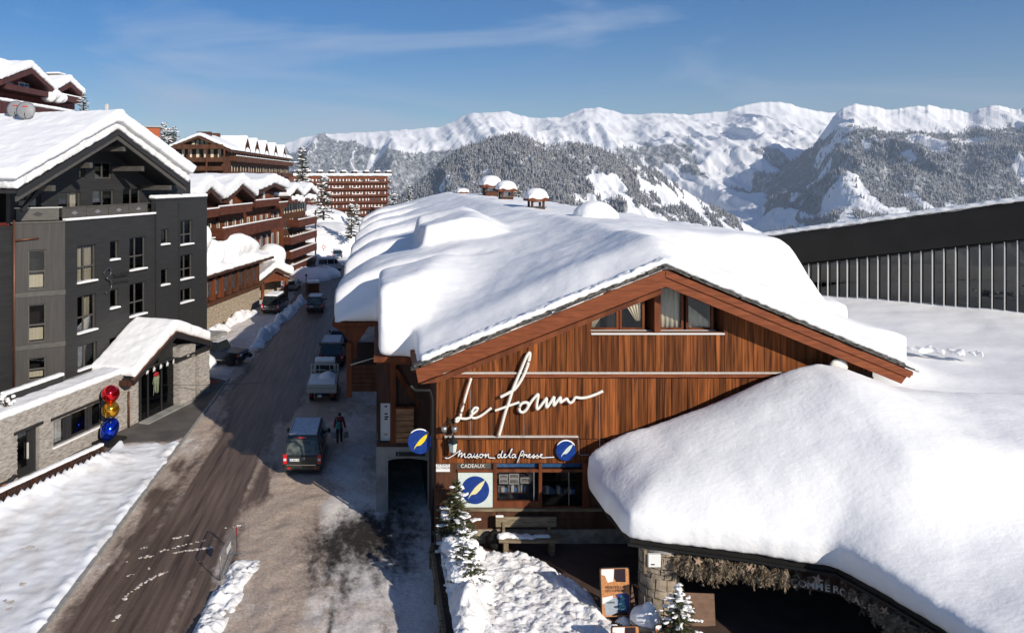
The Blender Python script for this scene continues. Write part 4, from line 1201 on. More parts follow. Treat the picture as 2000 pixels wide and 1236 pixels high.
# ------------------------------------------------------------------ foreground canopy under deep snow
canopy = thing('entrance_canopy', 'broad curved entrance canopy buried under deep snow in the right foreground', 'canopy', (0, 0, 0))
EV = [(7.95, 29.2), (7.98, 27.0), (8.15, 25.0), (9.6, 24.55), (11.6, 23.95), (13.75, 23.1), (14.25, 21.6), (14.7, 19.8), (15.4, 16.5), (16.6, 12.0), (17.5, 8.0)]
def eave_dist(x, y):
    best = np.full(np.shape(x), 1e9); sgn = np.ones(np.shape(x))
    for (ax, ay), (bx2_, by2_) in zip(EV[:-1], EV[1:]):
        dx, dy = bx2_ - ax, by2_ - ay
        t = np.clip(((x - ax) * dx + (y - ay) * dy) / (dx * dx + dy * dy), 0, 1)
        d = np.hypot(x - ax - t * dx, y - ay - t * dy)
        s = np.where(dx * (y - ay) - dy * (x - ax) > 0, 1.0, -1.0)
        s_ = s
        upd = d < best - 1e-9
        best = np.where(upd, d, best); sgn = np.where(upd, s_, sgn)
    return best * sgn
BK = [(7.5, 4.35), (8.8, 4.95), (10.7, 5.75), (12.7, 6.50), (14.6, 7.32), (15.6, 7.72), (16.5, 7.95), (17.2, 7.88), (17.9, 7.65), (19.2, 7.12), (20.4, 6.92), (24.2, 6.82), (60, 6.82)]
xs = np.concatenate([np.arange(7.6, 18, 0.12), np.arange(18, 44, 0.4)]); ys = np.concatenate([np.arange(8.2, 16, 0.3), np.arange(16, 29.25, 0.12)])
X, Y = np.meshgrid(xs, ys)
d = eave_dist(X, Y)
db = np.clip(29.0 - Y, 0, 50)
s = np.clip(d / (np.clip(d, 0.01, 99) + db), 0, 1)
zB = np.interp(X, [p[0] for p in BK], [p[1] for p in BK])
pw = 0.85 + 0.75 * sstep(24.0, 19.0, Y)
top = 3.95 + (zB - 3.95) * np.sin(s * math.pi / 2) ** pw
wr = sstep(24.6, 20.5, Y)
top = top * (1 - wr) + (3.45 + 0.16 * np.clip(d, 0, 99) + 0.06 * np.clip(Y - 12, 0, 12)) * wr
top = top + (1 - wr) * 0.16 * np.exp(-((d - 1.2) / 1.0) ** 2) + 0.05 * fbm(X / 2.0, Y / 2.0, 3)
base = 3.16 + (zB - 0.9 - 3.16) * np.sin(s * math.pi / 2) ** pw
mask = d > -0.16
snow('canopy_snow', field_solid(xs, ys, top, np.minimum(base, top - 0.35), mask), canopy, 0.13, 14, 0.07, 0.9, 'snow_canopy')
# structure under the snow: curved fascia, soffit, sign band
def offset_poly(off):
    out = []
    for i, p in enumerate(EV):
        a = EV[max(i - 1, 0)]; b = EV[min(i + 1, len(EV) - 1)]
        dx, dy = b[0] - a[0], b[1] - a[1]; L = math.hypot(dx, dy)
        out.append((p[0] + (-dy / L) * off, p[1] + (dx / L) * off))
    return out
def ribbon(mb, pts, z0, z1, th):
    q = [Vector((p[0], p[1])) for p in pts]
    for a, b in zip(q[:-1], q[1:]):
        t = (b - a).normalized(); n = Vector((-t.y, t.x)) * th
        e = t * 0.01
        mb.xy([tuple(a - e), tuple(b + e), tuple(b + e + n), tuple(a - e + n)], z0, z1)
    return mb
ribbon(MB(), offset_poly(0.05), 3.02, 3.30, 0.12).build('fascia', 'fascia_dark', canopy)
ribbon(MB(), offset_poly(-0.06)[2:], 3.00, 3.08, 0.09).build('gutter', 'black_metal', canopy)
ribbon(MB(), offset_poly(0.36)[4:], 2.28, 2.98, 0.10).build('sign_band', 'wood_dark', canopy)
sof = offset_poly(0.15)[2:]
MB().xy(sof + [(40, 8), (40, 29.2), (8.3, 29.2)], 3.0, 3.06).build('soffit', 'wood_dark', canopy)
# capital letters along the band
bd = offset_poly(0.35)
seg = [Vector(bd[k]) for k in range(4, 9)]
cum = [0]
for a, b in zip(seg[:-1], seg[1:]): cum.append(cum[-1] + (b - a).length)
lg = MB
word = 'GALERIE COMMERCIALE'
s0, ds_ = -0.55, 0.225
for k, ch in enumerate(word):
    if ch == ' ': continue
    sdist = s0 + ds_ * k
    j = 0
    while j < len(cum) - 2 and sdist > cum[j + 1]: j += 1
    tt = (sdist - cum[j]) / (cum[j + 1] - cum[j])
    p = seg[j].lerp(seg[j + 1], tt); dr = (seg[j + 1] - seg[j])
    o = obj('letter', text_mesh(ch, 0.30, 0.012, bold=0.004), 'sign_white', canopy)
    n_ = Vector((-dr.y, dr.x)).normalized()
    o.location = (p.x - n_.x * 0.02, p.y - n_.y * 0.02, 2.44); o.rotation_euler = (0, 0, math.atan2(dr.y, dr.x))
# round stone pillar with a pale stone cap
col = thing('stone_pillar', 'thick round pillar of cut stone under the canopy corner', 'pillar', (9.25, 25.4, 0.7))
MB().lathe([(0.58, 0.0), (0.56, 2.2)], 26).build('core', 'concrete', col, smooth=True)
rp = random.Random(3)
sv = MB()
z = 0.02
while z < 2.12:
    h = rp.uniform(0.16, 0.42); a = rp.uniform(0, 1)
    while a < 6.28:
        w = rp.uniform(0.35, 0.7); a1 = min(a + w, 6.27 + 0.3); z1 = min(z + h, 2.16)
        vs = []
        jz0, jz1, ja = rp.uniform(-.04, .04), rp.uniform(-.04, .04), rp.uniform(-.05, .05)
        for r_ in (0.55, 0.615 + rp.uniform(0, 0.03)):
            for q in range(4):
                ang = a + 0.025 + (a1 - a - 0.05) * q / 3
                for zi, zz in enumerate((z + 0.015, z1 - 0.015)): vs.append((r_ * math.cos(ang + ja * zi), r_ * math.sin(ang + ja * zi), zz + (jz0 * (q - 1.5) / 1.5 if 0.05 < z and zi == 0 else 0)))
        m = MB(); fs = []
        for q in range(3): fs.append((8 + 2 * q, 8 + 2 * q + 2, 8 + 2 * q + 3, 8 + 2 * q + 1))
        fs += [(0, 8, 9, 1), (6, 7, 15, 14)]
        for q in range(3): fs += [(2 * q + 1, 8 + 2 * q + 1, 8 + 2 * q + 3, 2 * q + 3), (2 * q, 2 * q + 2, 8 + 2 * q + 2, 8 + 2 * q)]
        m.add(vs, fs); m.build('stone', 'stone_warm', col)
        a = a1
    z += h
MB().lathe([(0.30, 2.17), (0.72, 2.17), (0.72, 2.27), (0.30, 2.27)], 30).build('cap', 'concrete', col)
cb = thing('junction_box', 'small pale box fixed under the canopy corner', 'box', (8.62, 24.62, 2.55))
MB().box(-0.02, 0.38, -0.12, 0.0, 0, 0.40).build('cover', 'paper', cb, bevel=0.01)
MB().box(-0.12, -0.03, -0.02, 0.05, -0.25, 0.5).build('bracket', 'wood_weathered', cb)
MB().box(0.06, 0.18, -0.126, -0.121, 0.07, 0.11).build('label_plate', 'ink', cb)
# dark wall far back under the canopy
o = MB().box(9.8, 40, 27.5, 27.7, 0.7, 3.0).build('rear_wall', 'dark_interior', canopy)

# fir garland along the eave
material('fir_dry', (0.10, 0.07, 0.04), (0.36, 0.28, 0.19), rough=0.85, nscale=5, noise=(1, 1, 1))
material('star_gold', (0.30, 0.19, 0.12), (0.42, 0.28, 0.19), rough=0.6, nscale=4)
rg = random.Random(12)
path = offset_poly(0.10)[3:9]
cumg = [0]; pg = [Vector(p) for p in path]
for a, b in zip(pg[:-1], pg[1:]): cumg.append(cumg[-1] + (b - a).length)
vs, fs = [], []
def sprig(p, dirv, L, nb):
    global vs, fs
    dirv = dirv.normalized()
    side = dirv.cross(Vector((rg.uniform(-1, 1), rg.uniform(-1, 1), 0.2))).normalized()
    def strip(a, b, w):
        k = len(vs); s_ = (b - a).cross(Vector((rg.uniform(-1, 1), rg.uniform(-1, 1), rg.uniform(-1, 1)))).normalized() * w
        vs.extend([tuple(a - s_), tuple(a + s_), tuple(b + s_ * 0.5), tuple(b - s_ * 0.5)]); fs.append((k, k + 1, k + 2, k + 3))
    strip(p, p + dirv * L, 0.010)
    for i in range(nb):
        t_ = 0.15 + 0.85 * i / nb
        for sg in (-1, 1):
            q = p + dirv * (L * t_)
            e = q + (dirv * 0.55 + side * sg).normalized() * (0.15 * (1.1 - t_ * 0.7)) + Vector((0, 0, -0.03))
            strip(q, e, 0.013)
for k in range(1500):
    sdist = rg.uniform(0, cumg[-1]); j = 0
    if 3.1 < sdist < 5.9 and rg.random() < 0.93: continue
    while j < len(cumg) - 2 and sdist > cumg[j + 1]: j += 1
    t_ = (sdist - cumg[j]) / (cumg[j + 1] - cumg[j]); p = pg[j].lerp(pg[j + 1], t_); dr = (pg[j + 1] - pg[j]).normalized(); n_ = Vector((-dr.y, dr.x))
    drop = 0.28 * max(0.0, math.sin(sdist * 2.1)) 
    p3 = Vector((p.x + n_.x * rg.uniform(-0.22, 0.2), p.y + n_.y * rg.uniform(-0.22, 0.2), 2.84 + rg.uniform(-0.2, 0.16)))
    dv = Vector((dr.x * rg.uniform(-1, 1) - n_.x * rg.uniform(0, 0.9), dr.y * rg.uniform(-1, 1) - n_.y * rg.uniform(0, 0.9), -rg.uniform(0.3, 1.3)))
    sprig(p3, dv, rg.uniform(0.25, 0.5) + drop * rg.random(), 7)
gar = thing('fir_garland', 'dry brown fir garland with straw stars hanging under the canopy eave', 'garland', (0, 0, 0))
m = MB(); m.v, m.f = vs, fs
o = m.build('sprigs', 'fir_dry', gar); o['kind'] = 'stuff'
for sdist, sz in ((0.55, 0.15), (2.05, 0.15), (3.9, 0.17), (6.2, 0.15), (1.1, 0.08)):
    j = 0
    while j < len(cumg) - 2 and sdist > cumg[j + 1]: j += 1
    t_ = (sdist - cumg[j]) / (cumg[j + 1] - cumg[j]); p = pg[j].lerp(pg[j + 1], t_); dr = (pg[j + 1] - pg[j]).normalized(); n_ = Vector((-dr.y, dr.x))
    poly = [((sz if q % 2 == 0 else sz * 0.42) * math.cos(math.pi / 2 + q * math.pi / 5), (sz if q % 2 == 0 else sz * 0.42) * math.sin(math.pi / 2 + q * math.pi / 5)) for q in range(10)]
    o = MB().xz(poly, -0.015, 0.015).build('star', 'star_gold', gar); o.location = (p.x - n_.x * 0.25, p.y - n_.y * 0.25, 2.86); o.rotation_euler = (-0.3, 0.3 * sz * 5, math.atan2(dr.y, dr.x))

# ------------------------------------------------------------------ flat snow roof behind and the dark glazed building
flat = thing('flat_roof_building', 'low building with wide flat snow covered roof right of the chalet', 'building', (0, 0, 0))
xs = np.concatenate([np.arange(19.0, 36, 0.4), np.arange(36, 60, 1.2)]); ys = np.concatenate([np.arange(29.2, 56, 0.4)])
X, Y = np.meshgrid(xs, ys)
top = 6.55 + np.clip(Y - 29, 0, 30) / 14.0 * (0.02 + 0.078 * np.clip(X - 22, 0, 18)) + 0.06 * fbm(X / 3, Y / 3, 3)
dx_, dy_ = 27.8 - 21.8, 0
mound = 1.0 * np.exp(-(((X - 21.6) - 0.10 * (Y - 31)) / 1.25) ** 2) * sstep(30.2, 34, Y) * sstep(52, 42, Y)
top = top + mound
mask = np.ones(X.shape, bool)
snow('roof_snow', field_solid(xs, ys, top, top * 0 + 5.6, mask), flat, 0.25, 6, 0.12, 1.2)
MB().box(20.6, 60, 29.25, 56, 3.06, 5.62).build('wall', 'concrete', flat)
rg2 = random.Random(8)
cl = MB()
for k in range(26):
    t_ = k / 26
    cl.blob((22.9 + 4.2 * t_ + rg2.uniform(-0.25, 0.25), 36.6 - 2.6 * t_ + rg2.uniform(-0.3, 0.3), 6.95 + 0.15 * t_), (rg2.uniform(0.1, 0.38) * (1.2 - t_), rg2.uniform(0.12, 0.3), rg2.uniform(0.08, 0.24)), 8, 5, 0.3, rg2)
o = snow('snow_lumps', cl, flat, 0.07, 2, 0.08, 0.2)

P0, P1 = Vector((27.8, 50.0)), Vector((35.3, 42.0))
fr2 = Frame(P0.x, P0.y, P1 - P0)
mod = thing('glazed_building', 'dark modern building with pale vertical fins over tall glazing', 'building', (P0.x, P0.y, 0), fr2.rz)
L0, L1 = -3.0, 30.0
def fb(u): return 9.30 + 0.205 * u
gl = MB().xz([(L0, 5.8), (L1, 5.8), (L1, fb(L1)), (L0, fb(L0))], 0.28, 0.30)
gl.build('glazing', 'glazing_dark', mod)
MB().xz([(L0, 5.5), (L1, 5.5), (L1, fb(L1)), (L0, fb(L0))], 2.4, 2.6).build('back_wall', 'dark_interior', mod)
MB().xz([(L0 - 0.5, fb(L0)), (L1, fb(L1)), (L1, fb(L1) + 2.02), (L0 - 0.5, fb(L0) + 2.02)], -0.15, 9.0).build('fascia', 'fascia_dark', mod)
m = MB().xz([(L0 - 0.7, fb(L0) + 2.04), (L1, fb(L1) + 2.04), (L1, fb(L1) + 2.30), (L0 - 0.7, fb(L0) + 2.30)], -0.30, 9.2)
snow('roof_snow', m, mod, 0.14, 3, 0.16, 0.5)
u = -2.6
while u < L1:
    MB().box(u - 0.022, u + 0.022, -0.02, 0.10, 5.9, fb(u) - 0.0).build('fin', 'fin_metal', mod)
    u += 0.553
MB().xz([(L0, fb(L0) - 0.1), (L1, fb(L1) - 0.1), (L1, fb(L1)), (L0, fb(L0))], 0.0, 0.26).build('head_rail', 'fascia_dark', mod)
# ------------------------------------------------------------------ stone cladding of thin courses
def stone_cladding(parent, u0, u1, z0, z1, y, holes=(), seed=1, mat='stone', hmin=0.07, hmax=0.15, lmin=0.22, lmax=0.65, name='stone_cladding'):
    rg = random.Random(seed); mb = MB(); z = z0
    while z < z1 - 0.02:
        h = min(rg.uniform(hmin, hmax), z1 - z); u = u0 - rg.uniform(0, lmin)
        while u < u1:
            l = rg.uniform(lmin, lmax); a, b = max(u, u0), min(u + l, u1)
            u += l
            segs = [(a, b)]
            for hx0, hx1, hz0, hz1 in holes:
                if hz0 < z + h * 0.5 < hz1:
                    nsg = []
                    for s, e in segs:
                        if e <= hx0 or s >= hx1: nsg.append((s, e))
                        else:
                            if s < hx0: nsg.append((s, hx0))
                            if e > hx1: nsg.append((hx1, e))
                    segs = nsg
            for s, e in segs:
                if e - s > 0.04:
                    pr = rg.uniform(0.0, 0.055)
                    mb.box(s + 0.004, e - 0.004, y - pr, y + 0.08, z + 0.004, z + h - 0.004)
        z += h
    o = mb.build(name, mat, parent); o['kind'] = 'stuff'
    return o

# ------------------------------------------------------------------ dark grey hotel on the left
U = Vector((0.34, 1.0)).normalized()
fh = Frame(-17.9, 43.8, U)
hotel = thing('grey_hotel', 'dark grey clad hotel with snow laden gable roof and stone ground floor', 'hotel', (fh.o.x, fh.o.y, 0), fh.rz)
uend = fh.uz(403, 500)[0]
ztop = fh.uz(127, 434)[1]
zt2 = fh.uz(400, 387)[1]
def wrect(px0, px1, py0, py1, off=0.0):
    pm = (px0 + px1) / 2
    ua, ub = fh.uz(px0, py0, off)[0], fh.uz(px1, py0, off)[0]
    return (ua, ub, fh.uz(pm, py1, off)[1], fh.uz(pm, py0, off)[1])
rows = []
specs = [((151, 188, 479, 551), 2, 2, [(0.02, 0.42), (0.50, 0.97)], 'curtain'), ((151, 188, 576, 648), 2, 2, [(0.60, 0.85)], 'curtain'), ((152, 190, 671, 719), 2, 1, [(0.62, 0.88)], 'curtain'),
         ((215, 232, 470, 508), 1, 1, [(0.2, 0.45)], 'curtain_gold'), ((215, 232, 565, 602), 1, 1, [(0.2, 0.6)], 'curtain_gold'),
         ((253, 285, 463, 527), 2, 2, [(0.55, 0.80)], 'curtain_gold'), ((253, 285, 552, 616), 2, 2, [(0.45, 0.80)], 'curtain_gold'),
         ((313, 328, 447, 478), 1, 1, [(0.1, 0.55)], 'curtain_red'), ((313, 328, 525, 557), 1, 1, [(0.1, 0.6)], 'curtain_red'),
         ((351, 375, 430, 478), 2, 2, [(0.45, 0.75)], 'curtain_gold'), ((351, 375, 497, 545), 2, 2, [(0.45, 0.72)], 'curtain_gold'), ((351, 375, 563, 590), 2, 1, [(0.5, 0.75)], 'curtain_gold'),
         ((214, 258, 655, 690), 2, 1, None, None)]
holes = [wrect(*s[0]) for s in specs]
mb = MB()
useam = fh.uz(303, 500)[0]
wall_pieces(mb, 0, useam, 3.2, ztop, holes, 0.0, 0.30)
wall_pieces(mb, useam, uend, 0, zt2, holes, -0.06, 0.30)
mb.box(uend - 0.3, uend, 0.3, 8, 0, zt2)
mb.build('wall', 'hotel_grey', hotel)
MB().box(0.05, uend - 0.35, 1.5, 1.7, 3, zt2 - 0.3).build('interior', 'dark_interior', hotel)
for s, hrect in zip(specs, holes):
    y_ = -0.06 if hrect[0] > useam else 0.0
    window(hotel, *hrect, y=y_, cols=s[1], rows=s[2], fw=0.08, frame='hotel_trim', curtain=s[3], cmat=s[4], sill='snow' if s[3] else None, rec=0.14, split=0.42 if s[1] == 2 else None)
for px in (303, 348):
    u = fh.uz(px, 500)[0]
    MB().box(u - 0.04, u + 0.04, -0.10, -0.061 if px == 348 else 0.0, 4.0, zt2 - 0.2).build('joint_cover', 'hotel_black', hotel)
# right hand parapet steps with snow lines
MB().box(useam + 0.02, uend + 0.05, -0.12, 0.5, zt2, zt2 + 0.12).build('parapet', 'hotel_black', hotel)
snow('parapet_snow', MB().box(useam, uend + 0.05, -0.10, 0.55, zt2 + 0.1, zt2 + 0.36), hotel, 0.09, 3, 0.06, 0.3)
# short chamfered face with brown boards
fs_ = Frame(fh.o.x, fh.o.y, (1.57, 1.0))
sface = bpy.data.objects.new('corner_bay', None)
uL = fs_.uz(25, 500)[0]
def in_hotel(p, z):      # point on the bay's plane -> hotel coordinates
    w = fs_.o + fs_.u * p
    return fh.local((w.x, w.y, z))
bay = MB()
sh = []
for py0, py1 in ((488, 566), (594, 669), (698, 742)):
    a, b = fs_.uz(55, py0)[0], fs_.uz(90, py0)[0]
    sh.append((a, b, fs_.uz(72, py1)[1], fs_.uz(72, py0)[1]))
def oriented(mb):        # move geometry drawn in the bay's frame into the hotel's frame
    dz = fs_.rz - fh.rz
    mb.v = [(x * math.cos(dz) - y * math.sin(dz), x * math.sin(dz) + y * math.cos(dz), z) for x, y, z in mb.v]
    return mb
wall_pieces(bay, uL, 0, 3.2, ztop, sh, 0.0, 0.28)
bayo = oriented(bay).build('corner_bay', 'hotel_brown', hotel)
oriented(MB().box(uL, 0.3, 1.3, 1.4, 3.2, ztop)).build('interior', 'dark_interior', hotel)
for z in [fs_.uz(75, py)[1] for py in (574, 676)]:
    oriented(MB().box(uL - 0.02, 0.02, -0.05, 0.0, z - 0.13, z + 0.13)).build('band', 'hotel_trim', hotel)
for hrect in sh:
    a, b, c, d = hrect
    m = MB(); fw = 0.07
    m.box(a, a + fw, 0.1, 0.2, c, d).box(b - fw, b, 0.1, 0.2, c, d).box(a + fw, b - fw, 0.1, 0.2, c, c + fw).box(a + fw, b - fw, 0.1, 0.2, d - fw, d).box(a + fw, b - fw, 0.1, 0.2, c + (d - c) * 0.44, c + (d - c) * 0.44 + 0.08)
    w = oriented(m).build('window', 'hotel_trim', hotel)
    oriented(MB().box(a, b, 0.14, 0.15, c, d)).build('pane', 'pane', w)
    oriented(MB().box(a + 0.1, b - 0.1, 0.4, 0.42, c + 0.1, c + (d - c) * 0.36)).build('curtain', 'curtain', w)
# wall left of the bay, running out of the picture
cl_ = in_hotel(uL, 0)
MB().box(cl_.x - 14, cl_.x, cl_.y + 0.02, cl_.y + 0.3, 0, ztop - 0.1).build('side_wall', 'hotel_grey', hotel)
pth = [in_hotel(uL, ztop + 0.2), in_hotel(uL, 3.6)]
q = Vector((pth[0].x - 0.05, pth[0].y - 0.14, 0))
zb = fs_.uz(25, 470)[1]
dp = MB().tube([(q.x, q.y, ztop + 0.2), (q.x, q.y, 3.4)], 0.055, 8).build('downpipe', 'copper_pipe', hotel, smooth=True)
oo = in_hotel(fs_.uz(73, 465)[0], fs_.uz(73, 465)[1])
MB().tube([(q.x, q.y, zb), (oo.x, oo.y - 0.12, oo.z)], 0.05, 8).build('downpipe', 'copper_pipe', hotel, smooth=True)

# balcony of the top floor
ub1 = fh.uz(296, 400)[0]
zr0, zr1 = ztop + 0.18, ztop + 0.78
MB().box(-0.1, ub1, 0.0, 4.0, ztop - 0.02, ztop + 0.06).build('balcony_floor', 'hotel_black', hotel)
snow('ledge_snow', MB().box(0.0, ub1 + 0.4, -0.12, 0.22, ztop + 0.05, ztop + 0.2), hotel, 0.06, 2, 0.03, 0.2)
nb = 4
for k in range(nb):
    a, b = 0.12 + (ub1 - 0.12) * k / nb, 0.12 + (ub1 - 0.12) * (k + 1) / nb - 0.05
    pn = MB().box(a, b, 0.28, 0.34, zr0, zr1).build('railing_panel', 'hotel_trim', hotel)
    c = (a + b) / 2; zc = (zr0 + zr1) / 2
    MB().xz([(c - 0.28, zc), (c, zc - 0.12), (c + 0.28, zc), (c, zc + 0.12)], 0.27, 0.279).build('diamond', 'metal_grey', pn)
MB().box(0.06, ub1, 0.24, 0.38, zr1 + 0.002, zr1 + 0.07).build('handrail', 'hotel_trim', hotel)
pa_, pb_ = fs_.uz(33, 430)[0], fs_.uz(117, 430)[0]
pn = oriented(MB().box(pa_, pb_, 0.28, 0.34, zr0 - 0.05, zr1 + 0.02)).build('railing_panel', 'hotel_trim', hotel)
c = (pa_ + pb_) / 2
oriented(MB().xz([(c - 0.3, zr0 + 0.3), (c, zr0 + 0.16), (c + 0.3, zr0 + 0.3), (c, zr0 + 0.44)], 0.265, 0.279)).build('diamond', 'hotel_black', pn)
oriented(MB().box(pa_ - 0.1, pb_ + 0.2, 0.24, 0.38, zr1 + 0.03, zr1 + 0.09)).build('handrail', 'metal_grey', hotel)
oriented(MB().box(uL - 0.1, 0.0, -0.06, 2.5, ztop, ztop + 0.08)).build('balcony_floor', 'hotel_trim', hotel)

# gable storey, set back
GO = 1.9
zap = fh.uz(232, 262, GO)[1]
guL, guR, guA = fh.uz(20, 380, GO)[0], fh.uz(372, 380, GO)[0], fh.uz(232, 300, GO)[0]
slope = 0.50
gspec = [((36, 80, 379, 412), 2, [(0.70, 0.95)]), ((114, 158, 375, 412), 2, [(0.70, 0.95)]), ((181, 223, 371, 410), 2, [(0.60, 0.85)]), ((240, 275, 368, 402), 2, [(0.50, 0.85)]),
         ((185, 219, 317, 349), 2, [(0.65, 0.9)]), ((155, 166, 325, 349), 1, None), ((313, 324, 360, 375), 1, [(0.3, 0.7)])]
gh = [wrect(*s[0], GO) for s in gspec]
gm = MB(); wall_pieces(gm, guL, guR, ztop, ztop + 2.35, gh, GO, GO + 0.3)
zE = ztop + 2.35
def gz(u): return zap - slope * abs(u - guA)
us = np.linspace(guL, guR, 33)
hs = [h for h in gh if h[3] > zE]
edges = sorted(set([float(x) for x in us] + [guA] + [e for h in hs for e in (h[0], h[1])]))
for a, b in zip(edges[:-1], edges[1:]):
    m_ = (a + b) / 2
    hh = [h for h in hs if h[0] < m_ < h[1]]
    ta, tb3 = gz(a), gz(b)
    if min(ta, tb3) <= zE: continue
    if hh:
        h = hh[0]
        if h[2] > zE: gm.xz([(a, zE), (b, zE), (b, h[2]), (a, h[2])], GO, GO + 0.3)
        if min(ta, tb3) > h[3]: gm.xz([(a, h[3]), (b, h[3]), (b, tb3), (a, ta)], GO, GO + 0.3)
    else:
        gm.xz([(a, zE), (b, zE), (b, tb3), (a, ta)], GO, GO + 0.3)
gm.build('gable_wall', 'hotel_grey', hotel)
MB().box(guL, guR, GO + 1.2, GO + 1.3, ztop, zap - 1.5).build('interior', 'dark_interior', hotel)
for s, hrect in zip(gspec, gh):
    window(hotel, *hrect, y=GO, cols=s[1], rows=1, fw=0.08, frame='hotel_trim', curtain=s[2], rec=0.12)
# roof planes with barge boards
RO = -0.75
za = fh.uz(232, 254, RO)[1]; ua = fh.uz(232, 254, RO)[0]
ul, zl = fh.uz(36, 372, RO); ur, zr = fh.uz(366, 358, RO)
for (p, q2) in (((ul, zl), (ua, za)), ((ua, za), (ur, zr))):
    for k, (o0, th, yy, mt) in enumerate(((0.0, 0.30, 0.0, 'hotel_black'), (0.32, 0.26, 0.10, 'hotel_trim'))):
        MB().xz([(p[0], p[1] - o0), (q2[0], q2[1] - o0), (q2[0], q2[1] - o0 - th), (p[0], p[1] - o0 - th)], RO + yy, RO + yy + 0.12).build('barge_board', mt, hotel)
LR = 19.0
roofm = MB()
roofm.xz([(ul - 0.1, zl + 0.02), (ua, za + 0.04), (ur + 0.1, zr + 0.02), (ur + 0.1, zr - 0.16), (ua, za - 0.16), (ul - 0.1, zl - 0.16)], RO - 0.08 + 0.2, LR)
hroof = roofm.build('roof', 'hotel_black', hotel)
# purlin ends and braces under the overhang
for px, py in ((218, 283), (255, 325), (310, 358), (152, 318), (78, 362)):
    u, z = fh.uz(px, py, 0.5)
    z = min(z, za - 0.5 * abs(u - ua) - 0.5)
    MB().box(u - 0.14, u + 0.14, RO + 0.3, GO, z - 0.32, z).build('purlin', 'hotel_trim', hotel)
for px0, py0, px1, py1 in ((42, 412, 78, 368), (350, 385, 290, 412)):
    a = fh.uz(px0, py0, 0.6); b = fh.uz(px1, py1, 0.6)
    MB().beam((a[0], 0.6, a[1]), (b[0], 0.6, b[1]), 0.2, 0.22).build('brace', 'hotel_black', hotel)
# snow on the roof: two thick layers
ths = 0.78
m = MB()
m.xz([(ul - 0.25, zl + 0.02), (ua, za + 0.05), (ua, za + 0.05 + ths), (ul - 0.25, zl + ths)], RO - 0.06, LR)
m.xz([(ua, za + 0.05), (ur + 0.25, zr + 0.02), (ur + 0.25, zr + ths), (ua, za + 0.05 + ths)], RO - 0.06, LR)
m.xz([(ul - 9, zl - 0.9), (ul - 0.2, zl + 0.2), (ul - 0.2, zl + ths), (ul - 9, zl - 0.2)], 1.6, LR)
snow('roof_snow', m, hotel, 0.10, 4, 0.16, 0.45, 'snow_rough')
m = MB()
m.xz([(ua - 0.3, za + ths - 0.25), (ur + 0.1, zr + ths - 0.16), (ur + 0.75, zr + ths + 0.42), (ua - 0.2, za + ths + 0.50)], RO - 0.42, LR)
m.xz([(ul - 0.5, zl + ths - 0.3), (ua, za + ths - 0.15), (ua, za + ths + 0.50), (ul - 0.4, zl + ths + 0.3)], RO - 0.30, LR)
snow('roof_snow', m, hotel, 0.12, 6, 0.14, 1.0)
# wing roof to the left
MB().xz([(ul - 9, zl - 1.2), (ul - 0.3, zl - 0.1), (ul - 0.3, zl - 0.3), (ul - 9, zl - 1.4)], 1.5, LR).build('roof', 'hotel_black', hotel)

# satellite dishes and aerial behind the ridge
material('dish_grey', (0.20, 0.20, 0.205), (0.25, 0.25, 0.255), rough=0.5, nscale=3)
material('red_mark', (0.50, 0.03, 0.03), rough=0.5)
for k, px in enumerate((31, 50)):
    p = at(px, 214 + 2 * k, 49.0 - 1.2 * k)
    dsh = thing('satellite_dish', ['grey satellite dish behind, left of the hotel roof pair', 'grey satellite dish in front, right of the hotel roof pair'][k], 'satellite dish', (p.x, p.y, p.z), 0.15, 'dishes on the grey hotel roof')
    MB().lathe([(0.0, 0.10), (0.25, 0.08), (0.45, 0.03), (0.57, -0.03), (0.58, -0.015), (0.45, 0.05), (0.0, 0.12)], 26).build('dish', 'dish_grey', dsh, smooth=True).rotation_euler = (math.radians(82), 0, 0)
    MB().box(-0.16, 0.12, -0.08, -0.055, 0.2, 0.27).build('mark', 'red_mark', dsh)
    MB().tube([(0, 0, -0.5), (0.1, -0.55, -0.35), (0.12, -0.6, -0.2)], 0.025, 6).build('feed_arm', 'black_metal', dsh)
    MB().tube([(0, 0.12, 0.0), (0, 0.2, -1.6)], 0.05, 6).build('mast', 'black_metal', dsh)
p = at(209, 222, 52)
an = thing('roof_aerial', 'thin roof aerial on the grey hotel ridge', 'aerial', (p.x, p.y, p.z - 0.3))
MB().tube([(0, 0, -1.4), (0, 0, 0.95)], 0.05, 6).build('mast', 'metal_pale', an); MB().box(-0.12, 0.12, -0.03, 0.03, 0.5, 0.9).build('panel', 'metal_pale', an)

material('sign_metal', (0.10, 0.10, 0.10), (0.15, 0.15, 0.15), rough=0.35, metal=0.8, nscale=3)
# hotel sign: big numeral and two lines of dark metal letters
sg = thing('hotel_sign', 'dark metal numeral and lettering on the grey hotel facade', 'sign', (fh.o.x, fh.o.y, 0), fh.rz)
def sgp(px, py): 
    u, z = fh.uz(px, py, -0.15); return (u, -0.15, z)
num = [(202, 534), (206, 528), (211, 524), (215, 524), (217, 530), (214, 538), (208, 543), (214, 546), (218, 553), (217, 562), (212, 568), (206, 572)]
MB().tube(smooth_path([sgp(*p) for p in num], 5), 0.06, 8).build('numeral', 'sign_metal', sg, smooth=True)
u0_, z0_ = fh.uz(238, 541, -0.15)
o = obj('lettering', text_mesh('VALLÉES', 0.42, 0.03), 'sign_metal', sg); o.location = (u0_, -0.12, z0_ + 0.15)
o = obj('lettering', text_mesh('COURCHEVEL', 0.24, 0.02), 'sign_metal', sg); o.location = (u0_, -0.12, z0_ - 0.28)

